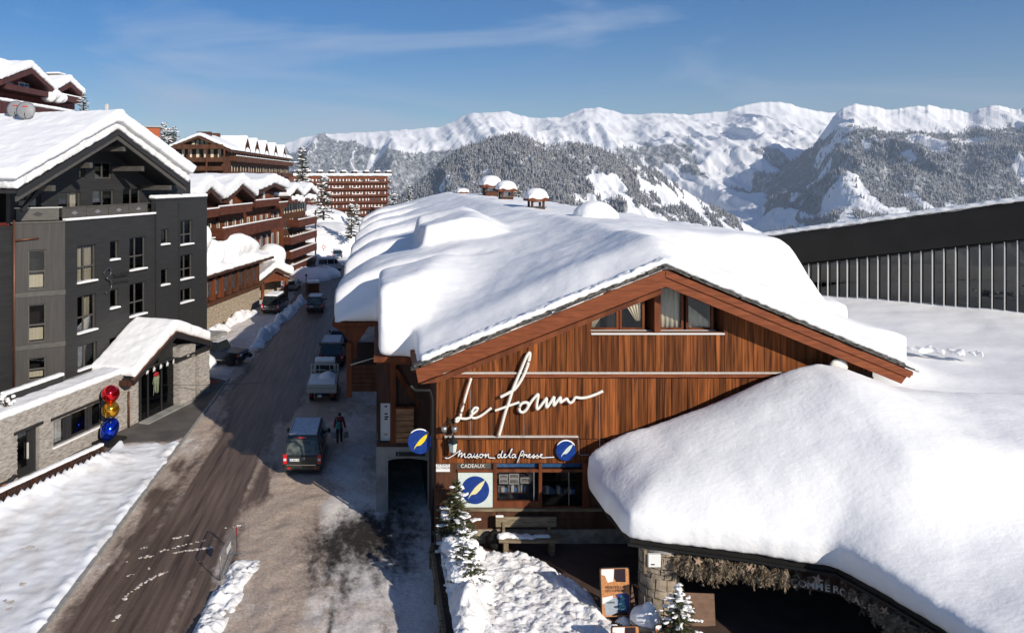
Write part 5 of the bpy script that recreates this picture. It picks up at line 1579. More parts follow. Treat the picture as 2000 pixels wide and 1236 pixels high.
# ------------------------------------------------------------------ stone ground floor
PO = -2.2
pu0, pu1 = -14.0, fh.uz(272, 760, PO)[0]
pzt = 3.45
dr_ = wrect(33, 76, 838, 925, PO); dr_ = (dr_[0], dr_[1], 0.12, dr_[3])
wr_ = wrect(103, 201, 800, 850, PO)
dr2 = (dr_[0] - 4.2, dr_[0] - 2.9, 0.12, dr_[3])
ph = [dr_, wr_, dr2]
m = MB(); wall_pieces(m, pu0, pu1, 0, pzt, ph, PO + 0.06, PO + 0.4); m.box(pu0, uend, PO + 0.4, 0.0, pzt - 0.25, pzt - 0.02)
m.build('ground_floor_wall', 'concrete', hotel)
stone_cladding(hotel, pu0, pu1, 0.1, pzt, PO, ph, 5)
MB().box(pu0, pu1, PO + 2.0, PO + 2.1, 0.1, 3.2).build('interior', 'dark_interior', hotel)
snow('parapet_snow', MB().box(pu0, pu1 + 0.3, PO - 0.1, PO + 1.3, pzt - 0.05, pzt + 0.30), hotel, 0.09, 4, 0.10, 0.5)
m = MB(); a = fh.uz(0, 780, PO + 1.2)[0]; b = fh.uz(125, 740, PO + 1.2)[0]
MB().box(a - 5, b, PO + 1.25, PO + 1.40, pzt, pzt + 0.62).build('parapet', 'hotel_grey', hotel)
snow('parapet_snow', MB().box(a - 5, b, PO + 1.15, PO + 1.5, pzt + 0.6, pzt + 0.78), hotel, 0.07, 2, 0.05, 0.3)
# long window and door
c0, c1, cz0, cz1 = wr_
for k, (f0, f1) in enumerate(((0.0, 0.26), (0.36, 0.70), (0.78, 1.0))):
    window(hotel, c0 + (c1 - c0) * f0, c0 + (c1 - c0) * f1, cz0, cz1, y=PO, cols=1, rows=1, fw=0.10, frame='hotel_black', pane='pane', curtain=[(0.12, 0.9)], cmat='paper', rec=0.12)
for f0, f1 in ((0.26, 0.36), (0.70, 0.78)):
    MB().box(c0 + (c1 - c0) * f0 + 0.005, c0 + (c1 - c0) * f1 - 0.005, PO + 0.08, PO + 0.3, cz0, cz1).build('window_panel', 'hotel_black', hotel)
MB().box(c0 - 0.2, c1 + 0.2, PO - 0.10, PO - 0.06, cz1, cz1 + 0.14).build('lintel', 'hotel_black', hotel)
MB().box(c0 - 0.1, c1 + 0.1, PO - 0.14, PO - 0.06, cz0 - 0.09, cz0 - 0.01).build('sill', 'snow', hotel)
for d_ in (dr_, dr2):
    dm = MB(); dm.box(d_[0], d_[0] + 0.1, PO + 0.2, PO + 0.3, 0.13, d_[3]).box(d_[1] - 0.55, d_[1], PO + 0.2, PO + 0.3, 0.13, d_[3]).box(d_[0] + 0.1, d_[1] - 0.55, PO + 0.2, PO + 0.3, d_[3] - 0.12, d_[3]).box(d_[0] + 0.1, d_[1] - 0.55, PO + 0.2, PO + 0.3, 0.13, 0.55)
    do = dm.build('door', 'hotel_black', hotel)
    MB().box(d_[0] + 0.1, d_[1] - 0.55, PO + 0.24, PO + 0.25, 0.55, d_[3] - 0.12).build('pane', 'pane', do)
    MB().box(d_[1] - 0.62, d_[1] - 0.52, PO + 0.15, PO + 0.199, 0.9, 1.7).build('handle', 'metal_pale', do)
    MB().box(d_[0] - 0.25, d_[1] + 0.2, PO - 0.12, PO - 0.06, d_[3] + 0.002, d_[3] + 0.14).build('lintel', 'hotel_black', hotel)

# ------------------------------------------------------------------ entrance porch
EO = -3.15                                        # plane of its gable
eu0, ez0 = fh.uz(264, 742, EO); eua, eza = fh.uz(345, 650, EO); eu1, ez1 = fh.uz(413, 668, EO)
m = MB().xz([(eu0, ez0), (eua, eza), (eu1, ez1), (eu1, ez1 - 0.22), (eua, eza - 0.22), (eu0, ez0 - 0.22)], EO + 0.1, 0.05)
m.build('porch_roof', 'hotel_black', hotel)
MB().xz([(eu0 - 0.1, ez0 + 0.03), (eua, eza + 0.05), (eu1 + 0.1, ez1 + 0.03), (eu1 + 0.1, ez1 - 0.30), (eua, eza - 0.30), (eu0 - 0.1, ez0 - 0.30)], EO, EO + 0.1).build('porch_barge', 'hotel_black', hotel)
MB().xz([(eu0 - 0.12, ez0 + 0.05), (eua, eza + 0.09), (eu1 + 0.12, ez1 + 0.05), (eu1 + 0.12, ez1 + 0.0), (eua, eza + 0.04), (eu0 - 0.12, ez0 + 0.0)], EO - 0.03, EO + 0.2).build('porch_edge', 'copper_pipe', hotel)
MB().box(eu0 - 0.3, eu0 + 0.1, EO + 0.15, 0.0, ez0 - 0.34, ez0 - 0.06).build('porch_gutter', 'wood_dark', hotel)
m = MB()
m.xz([(eu0 - 0.05, ez0 + 0.08), (eua, eza + 0.1), (eua, eza + 0.85), (eua - 0.7, eza + 0.55), (eu0 - 0.05, ez0 + 0.62)], EO - 0.02, 0.0)
m.xz([(eua, eza + 0.1), (eu1, ez1 + 0.08), (eu1, ez1 + 0.75), (eua + 0.5, eza + 0.75), (eua, eza + 0.85)], EO - 0.02, 0.0)
snow('porch_snow', m, hotel, 0.10, 8, 0.10, 0.6)
# glazed front
GP = PO - 0.15
gu0, gu1 = fh.uz(273, 760, GP)[0], fh.uz(349, 720, GP)[0]
gzt = fh.uz(310, 712, GP)[1]
fm = MB()
for f in (0.0, 0.18, 0.52, 0.97):
    x = gu0 + (gu1 - gu0) * f
    fm.box(x, x + 0.09, GP - 0.05, GP + 0.07, 0.18, gzt)
fm.box(gu0, gu1, GP - 0.06, GP + 0.08, gzt, gzt + 0.14); fm.box(gu0, gu1, GP - 0.04, GP + 0.06, 0.13, 0.2)
gf2 = fm.build('glass_front', 'hotel_black', hotel)
MB().box(gu0, gu1, GP, GP + 0.012, 0.2, gzt).build('pane', 'pane_dark', gf2)
MB().xz([(gu0 + 2.0, gzt + 0.15), (gu1 + 1.2, gzt + 0.15), (eua + 0.6, eza - 0.7), (eua - 0.2, eza - 0.6)], GP + 0.05, GP + 0.12).build('gable_panel', 'hotel_black', hotel)
MB().box(gu0 - 0.2, gu1 + 1.0, GP - 0.75, GP - 0.06, 0.13, 0.19).build('step', 'concrete', hotel)
MB().box(gu0, gu1 + 2, 0.3, 0.4, 0.13, 3.3).build('interior', 'dark_interior', hotel)
for k in range(5):
    cx_ = gu0 + (gu1 - gu0) * (0.14 + 0.17 * k)
    poly = [((0.17 if q % 2 == 0 else 0.075) * math.cos(math.pi / 2 + q * math.pi / 5) + cx_, (0.17 if q % 2 == 0 else 0.075) * math.sin(math.pi / 2 + q * math.pi / 5) + gzt - 0.12) for q in range(10)]
    MB().xz(poly, GP - 0.14, GP - 0.10).build('star', 'paper', hotel)
# stone piers of the porch
pl_ = [(fh.uz(351, 780, EO + 0.35)[0], fh.uz(381, 780, EO + 0.35)[0], EO + 0.35, EO + 1.2), (fh.uz(387, 735, EO + 0.35)[0], fh.uz(409, 735, EO + 0.35)[0], EO + 0.35, EO + 1.2)]
for k, (a, b, y0, y1) in enumerate(pl_):
    tz = min(eza - 0.5 * abs((a + b) / 2 - eua) * 0.9, ez1 + 0.9) - 0.35
    MB().box(a + 0.05, b - 0.05, y0 + 0.05, y1 - 0.05, 0.1, tz).build('pier', 'concrete', hotel)
    stone_cladding(hotel, a, b, 0.12, tz, y0, (), 8 + k, name='pier_stone')
    rg_ = random.Random(30 + k); m = MB(); z = 0.12
    while z < tz:
        h = rg_.uniform(0.08, 0.16); y = y0 + 0.06
        while y < y1:
            l = rg_.uniform(0.2, 0.5); m.box(a - 0.05 * rg_.random(), a + 0.05, y, min(y + l, y1) - 0.008, z + 0.004, min(z + h, tz) - 0.004); y += l
        z += h
    o = m.build('pier_stone', 'stone', hotel); o['kind'] = 'stuff'
MB().box(pl_[0][0] - 0.2, pl_[1][1] + 0.2, EO + 0.3, EO + 0.6, tz, tz + 0.28).build('porch_beam', 'hotel_black', hotel)
# brown downpipe beside the porch
pu, pz_ = fh.uz(252, 760, PO - 0.2)
MB().tube([(pu, PO - 0.2, 2.3), (pu, PO - 0.2, 0.15)], 0.05, 8).build('downpipe', 'copper_pipe', hotel, smooth=True)
# red flower hanging and doormat
p = Vector((fh.o.x, fh.o.y)) + fh.u * fh.uz(305, 731, GP - 0.3)[0] + fh.v * (GP - 0.3)
hg = thing('hanging_bouquet', 'red bow with pale trailing branches hung before the hotel glass door', 'decoration', (p.x, p.y, fh.uz(305, 731, GP - 0.3)[1]), fh.rz)
material('leaf_pale', (0.20, 0.24, 0.13), (0.36, 0.38, 0.26), rough=0.7, nscale=6)
MB().blob((0, 0, 0), (0.26, 0.12, 0.15), 10, 6, 0.3).build('bow', 'curtain_red', hg, smooth=True)
rg_ = random.Random(2); m = MB()
for k in range(46):
    x0 = rg_.uniform(-0.25, 0.25); L = rg_.uniform(0.4, 1.1)
    a = Vector((x0, rg_.uniform(-0.08, 0.08), -0.1)); b = a + Vector((rg_.uniform(-0.15, 0.15), rg_.uniform(-0.05, 0.05), -L))
    m.add([a + Vector((-0.018, 0, 0)), a + Vector((0.018, 0, 0)), b + Vector((0.014, 0.01, 0)), b + Vector((-0.014, 0.01, 0))], [(0, 1, 2, 3)])
m.build('branches', 'leaf_pale', hg)
material('mat_red', (0.30, 0.055, 0.025), (0.36, 0.07, 0.03), rough=0.9, nscale=8)
q0, q1, q2, q3 = gnd(381, 752, 0.134), gnd(416, 739, 0.134), gnd(404, 741, 0.134), gnd(386, 745, 0.134)
o = MB().xy([(-13.3, 53.6), (-11.5, 55.6), (-12.0, 56.4), (-13.6, 55.0)], 0.131, 0.15).build('door_mat', 'mat_red')
tag(o, 'flat red mat on the pavement beside the hotel porch', 'mat')

# ------------------------------------------------------------------ stacked balloon sculpture
material('chrome_red', (0.75, 0.005, 0.012), rough=0.10, metal=0.9, coat=0.5)
material('chrome_gold', (0.78, 0.36, 0.02), rough=0.12, metal=0.9, coat=0.5)
material('chrome_blue', (0.006, 0.05, 0.62), rough=0.12, metal=0.9, coat=0.5)
p = gnd(211, 866, 0.13)
sc = thing('balloon_sculpture', 'three stacked shiny balloons, red, gold and blue, on a dark plinth', 'sculpture', (p.x, p.y + 0.25, 0.13), fh.rz)
MB().box(-0.75, 0.75, -0.6, 0.6, 0, 0.16).build('plinth', 'fascia_dark', sc, bevel=0.01)
def balloon(mat, c, r, tilt, tiltx=0.0):
    o = MB().lathe([(0.0, -1.12), (0.05, -1.10), (0.10, -1.0)] + [(math.cos(a) * (1.0 - 0.10 * (a < 0) * abs(math.sin(a))), math.sin(a)) for a in np.linspace(-1.32, 1.45, 18)] + [(0.0, 1.0)], 28).build('balloon', mat, sc, smooth=True)
    o.scale = (r[0], r[1], r[2]); o.location = c; o.rotation_euler = (tiltx, tilt, 0)
    return o
balloon('chrome_blue', (0.0, 0, 0.72), (0.50, 0.48, 0.68), 0.75)
balloon('chrome_gold', (0.10, 0, 1.78), (0.50, 0.48, 0.52), -1.1)
balloon('chrome_red', (0.10, 0, 2.68), (0.50, 0.48, 0.56), -1.45)

# ------------------------------------------------------------------ snow topped fence
a, b = Vector((fence_x(30.0) , 30.0, 0)), Vector((-14.5, 40.2, 0))
d_ = (b - a); L = d_.length
fn = thing('wooden_fence', 'low dark wooden fence topped with snow along the hotel pavement', 'fence', (a.x, a.y, 0.10), math.atan2(d_.y, d_.x))
sm = MB().box(-0.035, 0.035, -0.02, 0.02, 0.05, 0.72).mesh('slat')
k = 0; x = 0.15
while x < L - 0.1:
    o = obj('slat', sm, 'wood_dark', fn); o.location = (x, 0.03, 0); x += 0.165; k += 1
for x in np.linspace(0, L, 6):
    MB().box(x - 0.09, x + 0.09, -0.09, 0.09, 0, 0.78).build('post', 'wood_dark', fn)
MB().box(0, L, 0.052, 0.10, 0.25, 0.34).build('rail', 'wood_dark', fn)
MB().box(0, L, -0.10, 0.14, 0.785, 0.84).build('top_board', 'wood_dark', fn)
snow('snow_cap', MB().box(-0.05, L + 0.05, -0.13, 0.17, 0.83, 0.98), fn, 0.06, 2, 0.05, 0.25)
material('pane_sky', (0.06, 0.14, 0.26), rough=0.05, spec=0.9)
# ------------------------------------------------------------------ brown hotel with three snow gables along the street
fm_ = Frame(-17.1, 85.0, (0.165, 1.0))
brown = thing('brown_hotel', 'red brown timber hotel with three snow heaped gables and long balconies', 'hotel', (fm_.o.x, fm_.o.y, 0), fm_.rz)
def mu(px, py, off=0.0): return fm_.uz(px, py, off)
uA, uB, uC = mu(384, 400)[0], mu(562, 400)[0], mu(613, 400)[0]
MB().box(uA - 2, uB, 0.6, 14, 0, 12.2).build('wall', 'wood_red', brown)
MB().box(uB, uC, 1.4, 14, 0, 12.0).build('wall', 'wood_brown', brown)
# windows and shutters of the wall, storey by storey
rgb = random.Random(17)
def win_grid(parent, u0, u1, zs, h, y, step, wmat, seed, wfrac=0.34, pale='curtain'):
    rg = random.Random(seed)
    for z in zs:
        u = u0 + 0.5
        while u < u1 - 0.9:
            w = step * wfrac * rg.uniform(0.85, 1.15)
            o = MB().box(u, u + w, y - 0.05, y + 0.03, z, z + h).build('window', wmat, parent)
            MB().box(u + 0.06, u + w - 0.06, y - 0.062, y - 0.051, z + 0.06, z + h - 0.06).build('pane', 'pane_far', o)
            if rg.random() < 0.75:
                MB().box(u + w * 0.55, u + w * 0.9, y - 0.075, y - 0.063, z + 0.06, z + h - 0.06).build('curtain', pale, o)
            if rg.random() < 0.7:
                MB().box(u + w + 0.15, u + w + 0.15 + step * 0.22, y - 0.09, y - 0.002, z - 0.1, z + h + 0.1).build('shutter', 'wood_board', parent)
            u += step
material('pane_far', (0.03, 0.035, 0.04), (0.07, 0.08, 0.09), rough=0.08, nscale=0.8, spec=0.8)
win_grid(brown, uA - 1, uB, (2.6, 5.6, 8.3), 1.7, 0.6, 2.5, 'white_frame', 3)
win_grid(brown, uB, uC, (2.4, 4.8, 7.2, 9.5), 1.5, 1.4, 1.5, 'wood_dark', 4, 0.7)
# balconies with snow on the rails
def balcony(parent, u0, u1, z0, z1, y0, y1, mat='balcony_red', sn=True):
    b = MB(); b.box(u0, u1, y0, y0 + 0.12, z0, z1); b.box(u0, u0 + 0.12, y0 + 0.12, y1, z0, z1); b.box(u1 - 0.12, u1, y0 + 0.12, y1, z0, z1); b.box(u0, u1, y0 + 0.12, y1, z0, z0 + 0.14)
    o = b.build('balcony', mat, parent)
    if sn:
        MB().xz([(u0 - 0.02, z1), (u1 + 0.02, z1), (u1 - 0.05, z1 + 0.11), (u0 + 0.05, z1 + 0.12)], y0 - 0.06, y0 + 0.20).build('rail_snow', 'snow', o)
    return o
def bal_px(parent, px0, px1, pyt0, pyb0, off, y1, **k):
    a, b = mu(px0, 400, off)[0], mu(px1, 400, off)[0]
    z1 = mu(px0, pyt0, off)[1]; z0 = mu(px0, pyb0, off)[1]
    return balcony(parent, a, b, z0, z1, off, y1, **k)
bal_px(brown, 430, 493, 404, 421, -1.1, 0.6)
bal_px(brown, 500, 545, 392, 406, -1.1, 0.6)
bal_px(brown, 545, 562, 396, 408, -0.9, 0.6)
bal_px(brown, 398, 428, 410, 427, -1.1, 0.6)
bal_px(brown, 438, 549, 446, 470, -1.4, 0.6)
bal_px(brown, 395, 420, 470, 492, -1.0, 0.6)
zr_ = [mu(619, y, -0.6)[1] for y in (422, 449, 474, 499)]
for k, z in enumerate(zr_):
    b_ = balcony(brown, uB - (0.2 if k else -4), mu(619, 440, -0.6)[0], z - 1.15, z, -0.6, 1.4)
bal_px(brown, 566, 612, 386, 398, -0.6, 1.4)
MB().box(uC - 0.6, uC - 0.35, -0.5, -0.3, 0, 9.6).build('post', 'wood_brown', brown)
# three gables with heavy snow
gpx = [((388, 395), (408, 362), (434, 389)), ((444, 382), (476, 356), (500, 386)), ((508, 374), (533, 354), (560, 370))]
for k, (l_, a_, r_) in enumerate(gpx):
    OFF = -1.2
    la, aa, ra = mu(*l_, OFF), mu(*a_, OFF), mu(*r_, OFF)
    za_ = aa[1] - 0.3
    zl_ = min(la[1], ra[1]); half = (ra[0] - la[0]) / 2; mid = (la[0] + ra[0]) / 2
    g = MB().xz([(mid - half, zl_), (mid, za_), (mid + half, zl_), (mid + half, zl_ - 0.35), (mid, za_ - 0.4), (mid - half, zl_ - 0.35)], OFF, 13)
    go = g.build('gable_roof', 'wood_dark', brown)
    MB().xz([(mid - half + 0.4, zl_ - 0.4), (mid, za_ - 0.45), (mid + half - 0.4, zl_ - 0.4)], 0.2, 0.5).build('gable_wall', 'wood_red', brown)
    MB().box(mid - 0.5, mid + 0.35, 0.12, 0.2, zl_ - 1.6, zl_ - 0.1).build('window', 'white_frame', brown)
    MB().box(mid - half * 0.75, mid + half * 0.75, 0.15, 0.6, zl_ - 2.4, zl_ - 0.38).build('gable_wall', 'wood_red', brown)
sn_ = MB()
for k, (l_, a_, r_) in enumerate(gpx):
    la, aa, ra = mu(*l_, -1.2), mu(*a_, -1.2), mu(*r_, -1.2)
    zl_ = min(la[1], ra[1]); half = (ra[0] - la[0]) / 2 + 0.5; mid = (la[0] + ra[0]) / 2; za_ = aa[1] - 0.3
    sn_.xz([(mid - half, zl_ + 0.05), (mid, za_ + 0.05), (mid + half, zl_ + 0.05), (mid + half + 0.3, zl_ + 1.3), (mid, za_ + 1.35), (mid - half - 0.3, zl_ + 1.3)], -1.45, 13.5)
sn_.box(uA - 3, uB + 0.5, 3.0, 14, 11.9, 13.9)
snow('roof_snow', sn_, brown, 0.24, 5, 0.25, 1.6)
# small gables at the end wing
g2 = [((566, 386), (580, 369), (592, 384)), ((594, 384), (608, 368), (620, 382))]
sn_ = MB()
for (l_, a_, r_) in g2:
    la, aa, ra = mu(*l_, -0.8), mu(*a_, -0.8), mu(*r_, -0.8)
    zl_ = min(la[1], ra[1]) + 0.1; half = (ra[0] - la[0]) / 2; mid = (la[0] + ra[0]) / 2; za_ = aa[1]
    MB().xz([(mid - half, zl_), (mid, za_), (mid + half, zl_), (mid + half, zl_ - 0.2), (mid, za_ - 0.25), (mid - half, zl_ - 0.2)], -0.8, 12).build('gable_roof', 'wood_dark', brown)
    MB().xz([(mid - half + 0.2, zl_ - 0.2), (mid, za_ - 0.28), (mid + half - 0.2, zl_ - 0.2)], 0.6, 0.9).build('gable_wall', 'wood_dark', brown)
    sn_.xz([(mid - half - 0.2, zl_), (mid, za_), (mid + half + 0.2, zl_), (mid + half + 0.2, zl_ + 0.9), (mid, za_ + 0.95), (mid - half - 0.2, zl_ + 0.9)], -1.0, 12)
sn_.box(uB, uC + 0.3, 2.5, 13, 11.9, 13.2)
snow('roof_snow', sn_, brown, 0.24, 4, 0.2, 1.2)
rg_ = random.Random(44); sb = MB()
for k in range(10):
    u = uB + 0.8 + (uC - uB - 1.0) * k / 10
    sb.blob((u, -0.4, mu(590, 388, -0.6)[1] + 0.15), (0.9, 0.5, rg_.uniform(0.25, 0.85)), 8, 5, 0.2, rg_)
snow('balcony_snow', sb, brown, 0.15, 2, 0.2, 0.6)

# ------------------------------------------------------------------ low stone and timber building in front of it
fl = Frame(-16.3, 76.3, (0.21, 1.0))
low = thing('low_stone_building', 'low building with tan stone base, timber windows and sagging roof snow', 'building', (fl.o.x, fl.o.y, 0), fl.rz)
lu0, lu1 = fl.uz(400, 600)[0], fl.uz(507, 580)[0]
MB().box(lu0 - 1, lu1, 0.1, 4.5, 0, 2.45).build('base_wall', 'stone_warm', low)
stone_cladding(low, lu0 - 1, lu1, 0.05, 2.4, 0.06, (), 61, 'stone_warm', 0.22, 0.42, 0.3, 0.75)
MB().box(lu0 - 1.2, lu1 + 0.2, -0.35, 0.3, 2.46, 2.72).build('ledge', 'wood_brown', low)
MB().box(lu0 - 1, lu1, 0.55, 4.5, 2.72, 5.6).build('timber_wall', 'wood_dark', low)
npil = 8
for k in range(npil):
    u = lu0 + 0.3 + (lu1 - lu0 - 0.6) * k / (npil - 1)
    MB().box(u - 0.28, u + 0.28, 0.0, 0.54, 2.73, 5.5).build('pilaster', 'wood_red' if k < 3 else 'wood_brown', low)
for k in range(npil - 1):
    u0_ = lu0 + 0.3 + (lu1 - lu0 - 0.6) * k / (npil - 1) + 0.32; u1_ = lu0 + 0.3 + (lu1 - lu0 - 0.6) * (k + 1) / (npil - 1) - 0.32
    o = MB().box(u0_, u1_, 0.30, 0.40, 3.1, 5.2).build('window', 'wood_brown', low)
    MB().box(u0_ + 0.12, u1_ - 0.12, 0.27, 0.299, 3.2, 5.1).build('pane', 'pane_far', o)
    MB().box(u0_ + 0.15, (u0_ + u1_) / 2 - 0.15, 0.25, 0.268, 3.2, 5.1).build('curtain', 'curtain', o)
m = MB(); m.yz([(-0.9, 5.55), (5.5, 7.2), (5.5, 7.0), (-0.9, 5.35)], lu0 - 2, lu1 + 2.5); m.build('roof', 'wood_dark', low)
m = MB(); m.yz([(-0.8, 5.6), (5.0, 7.1), (5.0, 7.5), (-0.8, 5.95)], lu0 - 2, lu1 + 2.4)
rg_ = random.Random(23)
m.blob((lu0 + 3.0, 1.2, 7.2), (1.5, 2.0, 1.6), 12, 7, 0.15, rg_).blob((lu0 + 10.5, 1.3, 7.3), (3.6, 1.9, 1.5), 12, 7, 0.15, rg_).blob((lu0 + 8, 1.5, 7.0), (2.0, 1.9, 1.4), 12, 7, 0.15, rg_).blob((lu0 + 12.8, 0.8, 7.0), (2.0, 1.4, 1.2), 12, 7, 0.15, rg_)
snow('roof_snow', m, low, 0.2, 4, 0.25, 0.9)
rg_ = random.Random(71); m = MB(); m.blob((lu0 - 0.5, 0.4, 9.2), (1.0, 1.4, 1.5), 12, 7, 0.1, rg_).blob((lu0 - 1.2, 0.6, 10.6), (1.0, 1.2, 0.9), 12, 7, 0.1, rg_).box(lu0 - 1.6, lu0 + 0.3, -0.3, 1.8, 7.6, 8.2)
snow('hanging_snow', m, low, 0.16, 4, 0.12, 0.5)
MB().box(lu0 - 1.8, lu0 + 0.4, 0.0, 2.2, 5.6, 7.6).build('chimney', 'wood_red', low)

# porch with its own snowy gable
p = gnd(545, 578)
po = thing('street_porch', 'small timber porch with snow heaped gable roof by the side lane', 'porch', (p.x - 0.1, 94.0, 0), 0.42)
MB().box(-1.75, -1.4, 0, 0.4, 0, 2.2).build('post', 'wood_red', po); MB().box(1.3, 1.6, 0, 0.4, 0, 2.2).build('post', 'wood_red', po)
MB().xz([(-2.4, 2.0), (0, 3.75), (2.2, 2.7), (2.2, 2.45), (0, 3.45), (-2.4, 1.75)], -0.4, 6).build('roof', 'wood_dark', po)
MB().xz([(-1.9, 2.15), (0, 3.4), (1.9, 2.5), (1.6, 2.15)], 0.1, 0.3).build('gable_panel', 'wood_red', po)
MB().beam((-1.6, 0.1, 2.1), (1.5, 0.1, 2.6), 0.2, 0.22).build('tie_beam', 'wood_red', po)
MB().box(-1.5, 1.6, 3.0, 3.2, 0, 2.4).build('rear_wall', 'stone_warm', po)
m = MB(); m.xz([(-2.4, 2.05), (0, 3.8), (0, 4.7), (-2.5, 2.8)], -0.45, 6).xz([(0, 3.8), (2.2, 2.75), (2.3, 3.9), (0, 4.7)], -0.45, 6)
m.blob((0.6, 3.6, 4.9), (1.9, 2.0, 1.6), 12, 7, 0.1)
snow('roof_snow', m, po, 0.16, 6, 0.12, 0.7)

# ------------------------------------------------------------------ long chalet hotel higher up the slope
uph = thing('upper_chalet_hotel', 'long brown chalet hotel with row of snowy dormers on the slope above', 'hotel', (-25.6, 130, 0), math.atan2(1.0, 0.04))
up_w = 9.3
# local x runs back along the side (away), local y runs to the left (in the front's plane)
def Lz(py, Y=130): return H + (CY - py) * Y / F
MB().box(0, 66, 0, up_w, 3, Lz(290)).build('wall', 'wood_brown', uph)
ridge_z = Lz(267); ez = Lz(291)
MB().yz([(-0.8, ez - 0.35), (up_w / 2, ridge_z), (up_w + 0.8, ez - 0.1), (up_w + 0.8, ez - 0.35), (up_w / 2, ridge_z - 0.3), (-0.8, ez - 0.6)], -1.4, 67).build('roof', 'wood_brown', uph)
MB().yz([(0, Lz(290)), (up_w / 2, ridge_z - 0.35), (up_w, Lz(290))], 0.0, 0.3).build('gable_wall', 'wood_brown', uph)
m = MB().yz([(-0.9, ez - 0.3), (up_w / 2, ridge_z + 0.05), (up_w + 0.9, ez), (up_w + 0.9, ez + 0.5), (up_w / 2, ridge_z + 0.75), (-0.9, ez + 0.35)], -1.2, 67)
for k, x in enumerate((12, 21, 31, 42, 54)):
    dz = ez + 0.1
    MB().xz([(x - 2.2, dz - 0.1), (x, dz + 1.9), (x + 2.2, dz - 0.1)], -0.5, 4).build('dormer', 'wood_dark', uph)
    dd = MB().xz([(x - 2.5, dz - 0.1), (x, dz + 2.15), (x + 2.5, dz - 0.1), (x + 2.5, dz - 0.3), (x, dz + 1.9), (x - 2.5, dz - 0.3)], -0.95, 4).build('dormer_roof', 'wood_brown', uph)
    m.xz([(x - 2.6, dz), (x, dz + 2.2), (x + 2.6, dz), (x + 2.7, dz + 0.8), (x, dz + 3.0), (x - 2.7, dz + 0.8)], -0.9, 4.5)
snow('roof_snow', m, uph, 0.3, 4, 0.15, 1.2)
for k in range(3):
    zt = Lz(304) - k * 2.7
    for j in range(9):
        x = 1.5 + j * 7.1
        balcony(uph, x, x + 6.6, zt - 1.0, zt, -1.3, 0.0, 'wood_brown', k == 0)
        for q in range(3):
            o = MB().box(x + 0.6 + q * 2.1, x + 1.7 + q * 2.1, -0.03, 0.05, zt - 0.6, zt + 1.1).build('window', 'wood_dark', uph)
            MB().box(x + 1.2 + q * 2.1, x + 1.6 + q * 2.1, -0.05, -0.031, zt - 0.5, zt + 1.0).build('curtain', 'curtain', o)
fz_b = Lz(306)
bf = balcony  # front balconies face the camera: drawn along y
for zt in (Lz(283), Lz(308), Lz(325)):
    b = MB(); b.box(-1.5, -1.38, 0.4, up_w - 0.4, zt - 0.75, zt); b.box(-1.38, 0, 0.4, up_w - 0.4, zt - 0.75, zt - 0.62); b.build('balcony', 'wood_brown', uph)
for zt, n_, a_, b_ in ((Lz(283), 4, 3.2, 6.2), (Lz(305), 6, 1.0, 8.4)):
    for k in range(n_):
        y = a_ + (b_ - a_) * k / n_
        o = MB().box(-0.05, 0.02, y, y + 0.85, zt - 0.4, zt + 1.3).build('window', 'wood_dark', uph)
        MB().box(-0.08, -0.051, y + 0.15, y + 0.65, zt - 0.3, zt + 1.2).build('curtain', 'curtain', o)
for y in (0.2, 3.2, 6.2, 9.0):
    MB().box(-1.6, -1.3, y - 0.12, y + 0.12, 8, Lz(291)).build('post', 'wood_brown', uph)
MB().box(2, 3, up_w / 2 - 1.2, up_w / 2 + 1.2, ridge_z, ridge_z + 0.95).build('chimney', 'wood_dark', uph)
for x in (9, 24, 40, 52):
    MB().box(x, x + 1.6, up_w / 2 - 0.8, up_w / 2 + 0.8, ridge_z, ridge_z + 1.1).build('chimney', 'wood_brown', uph)

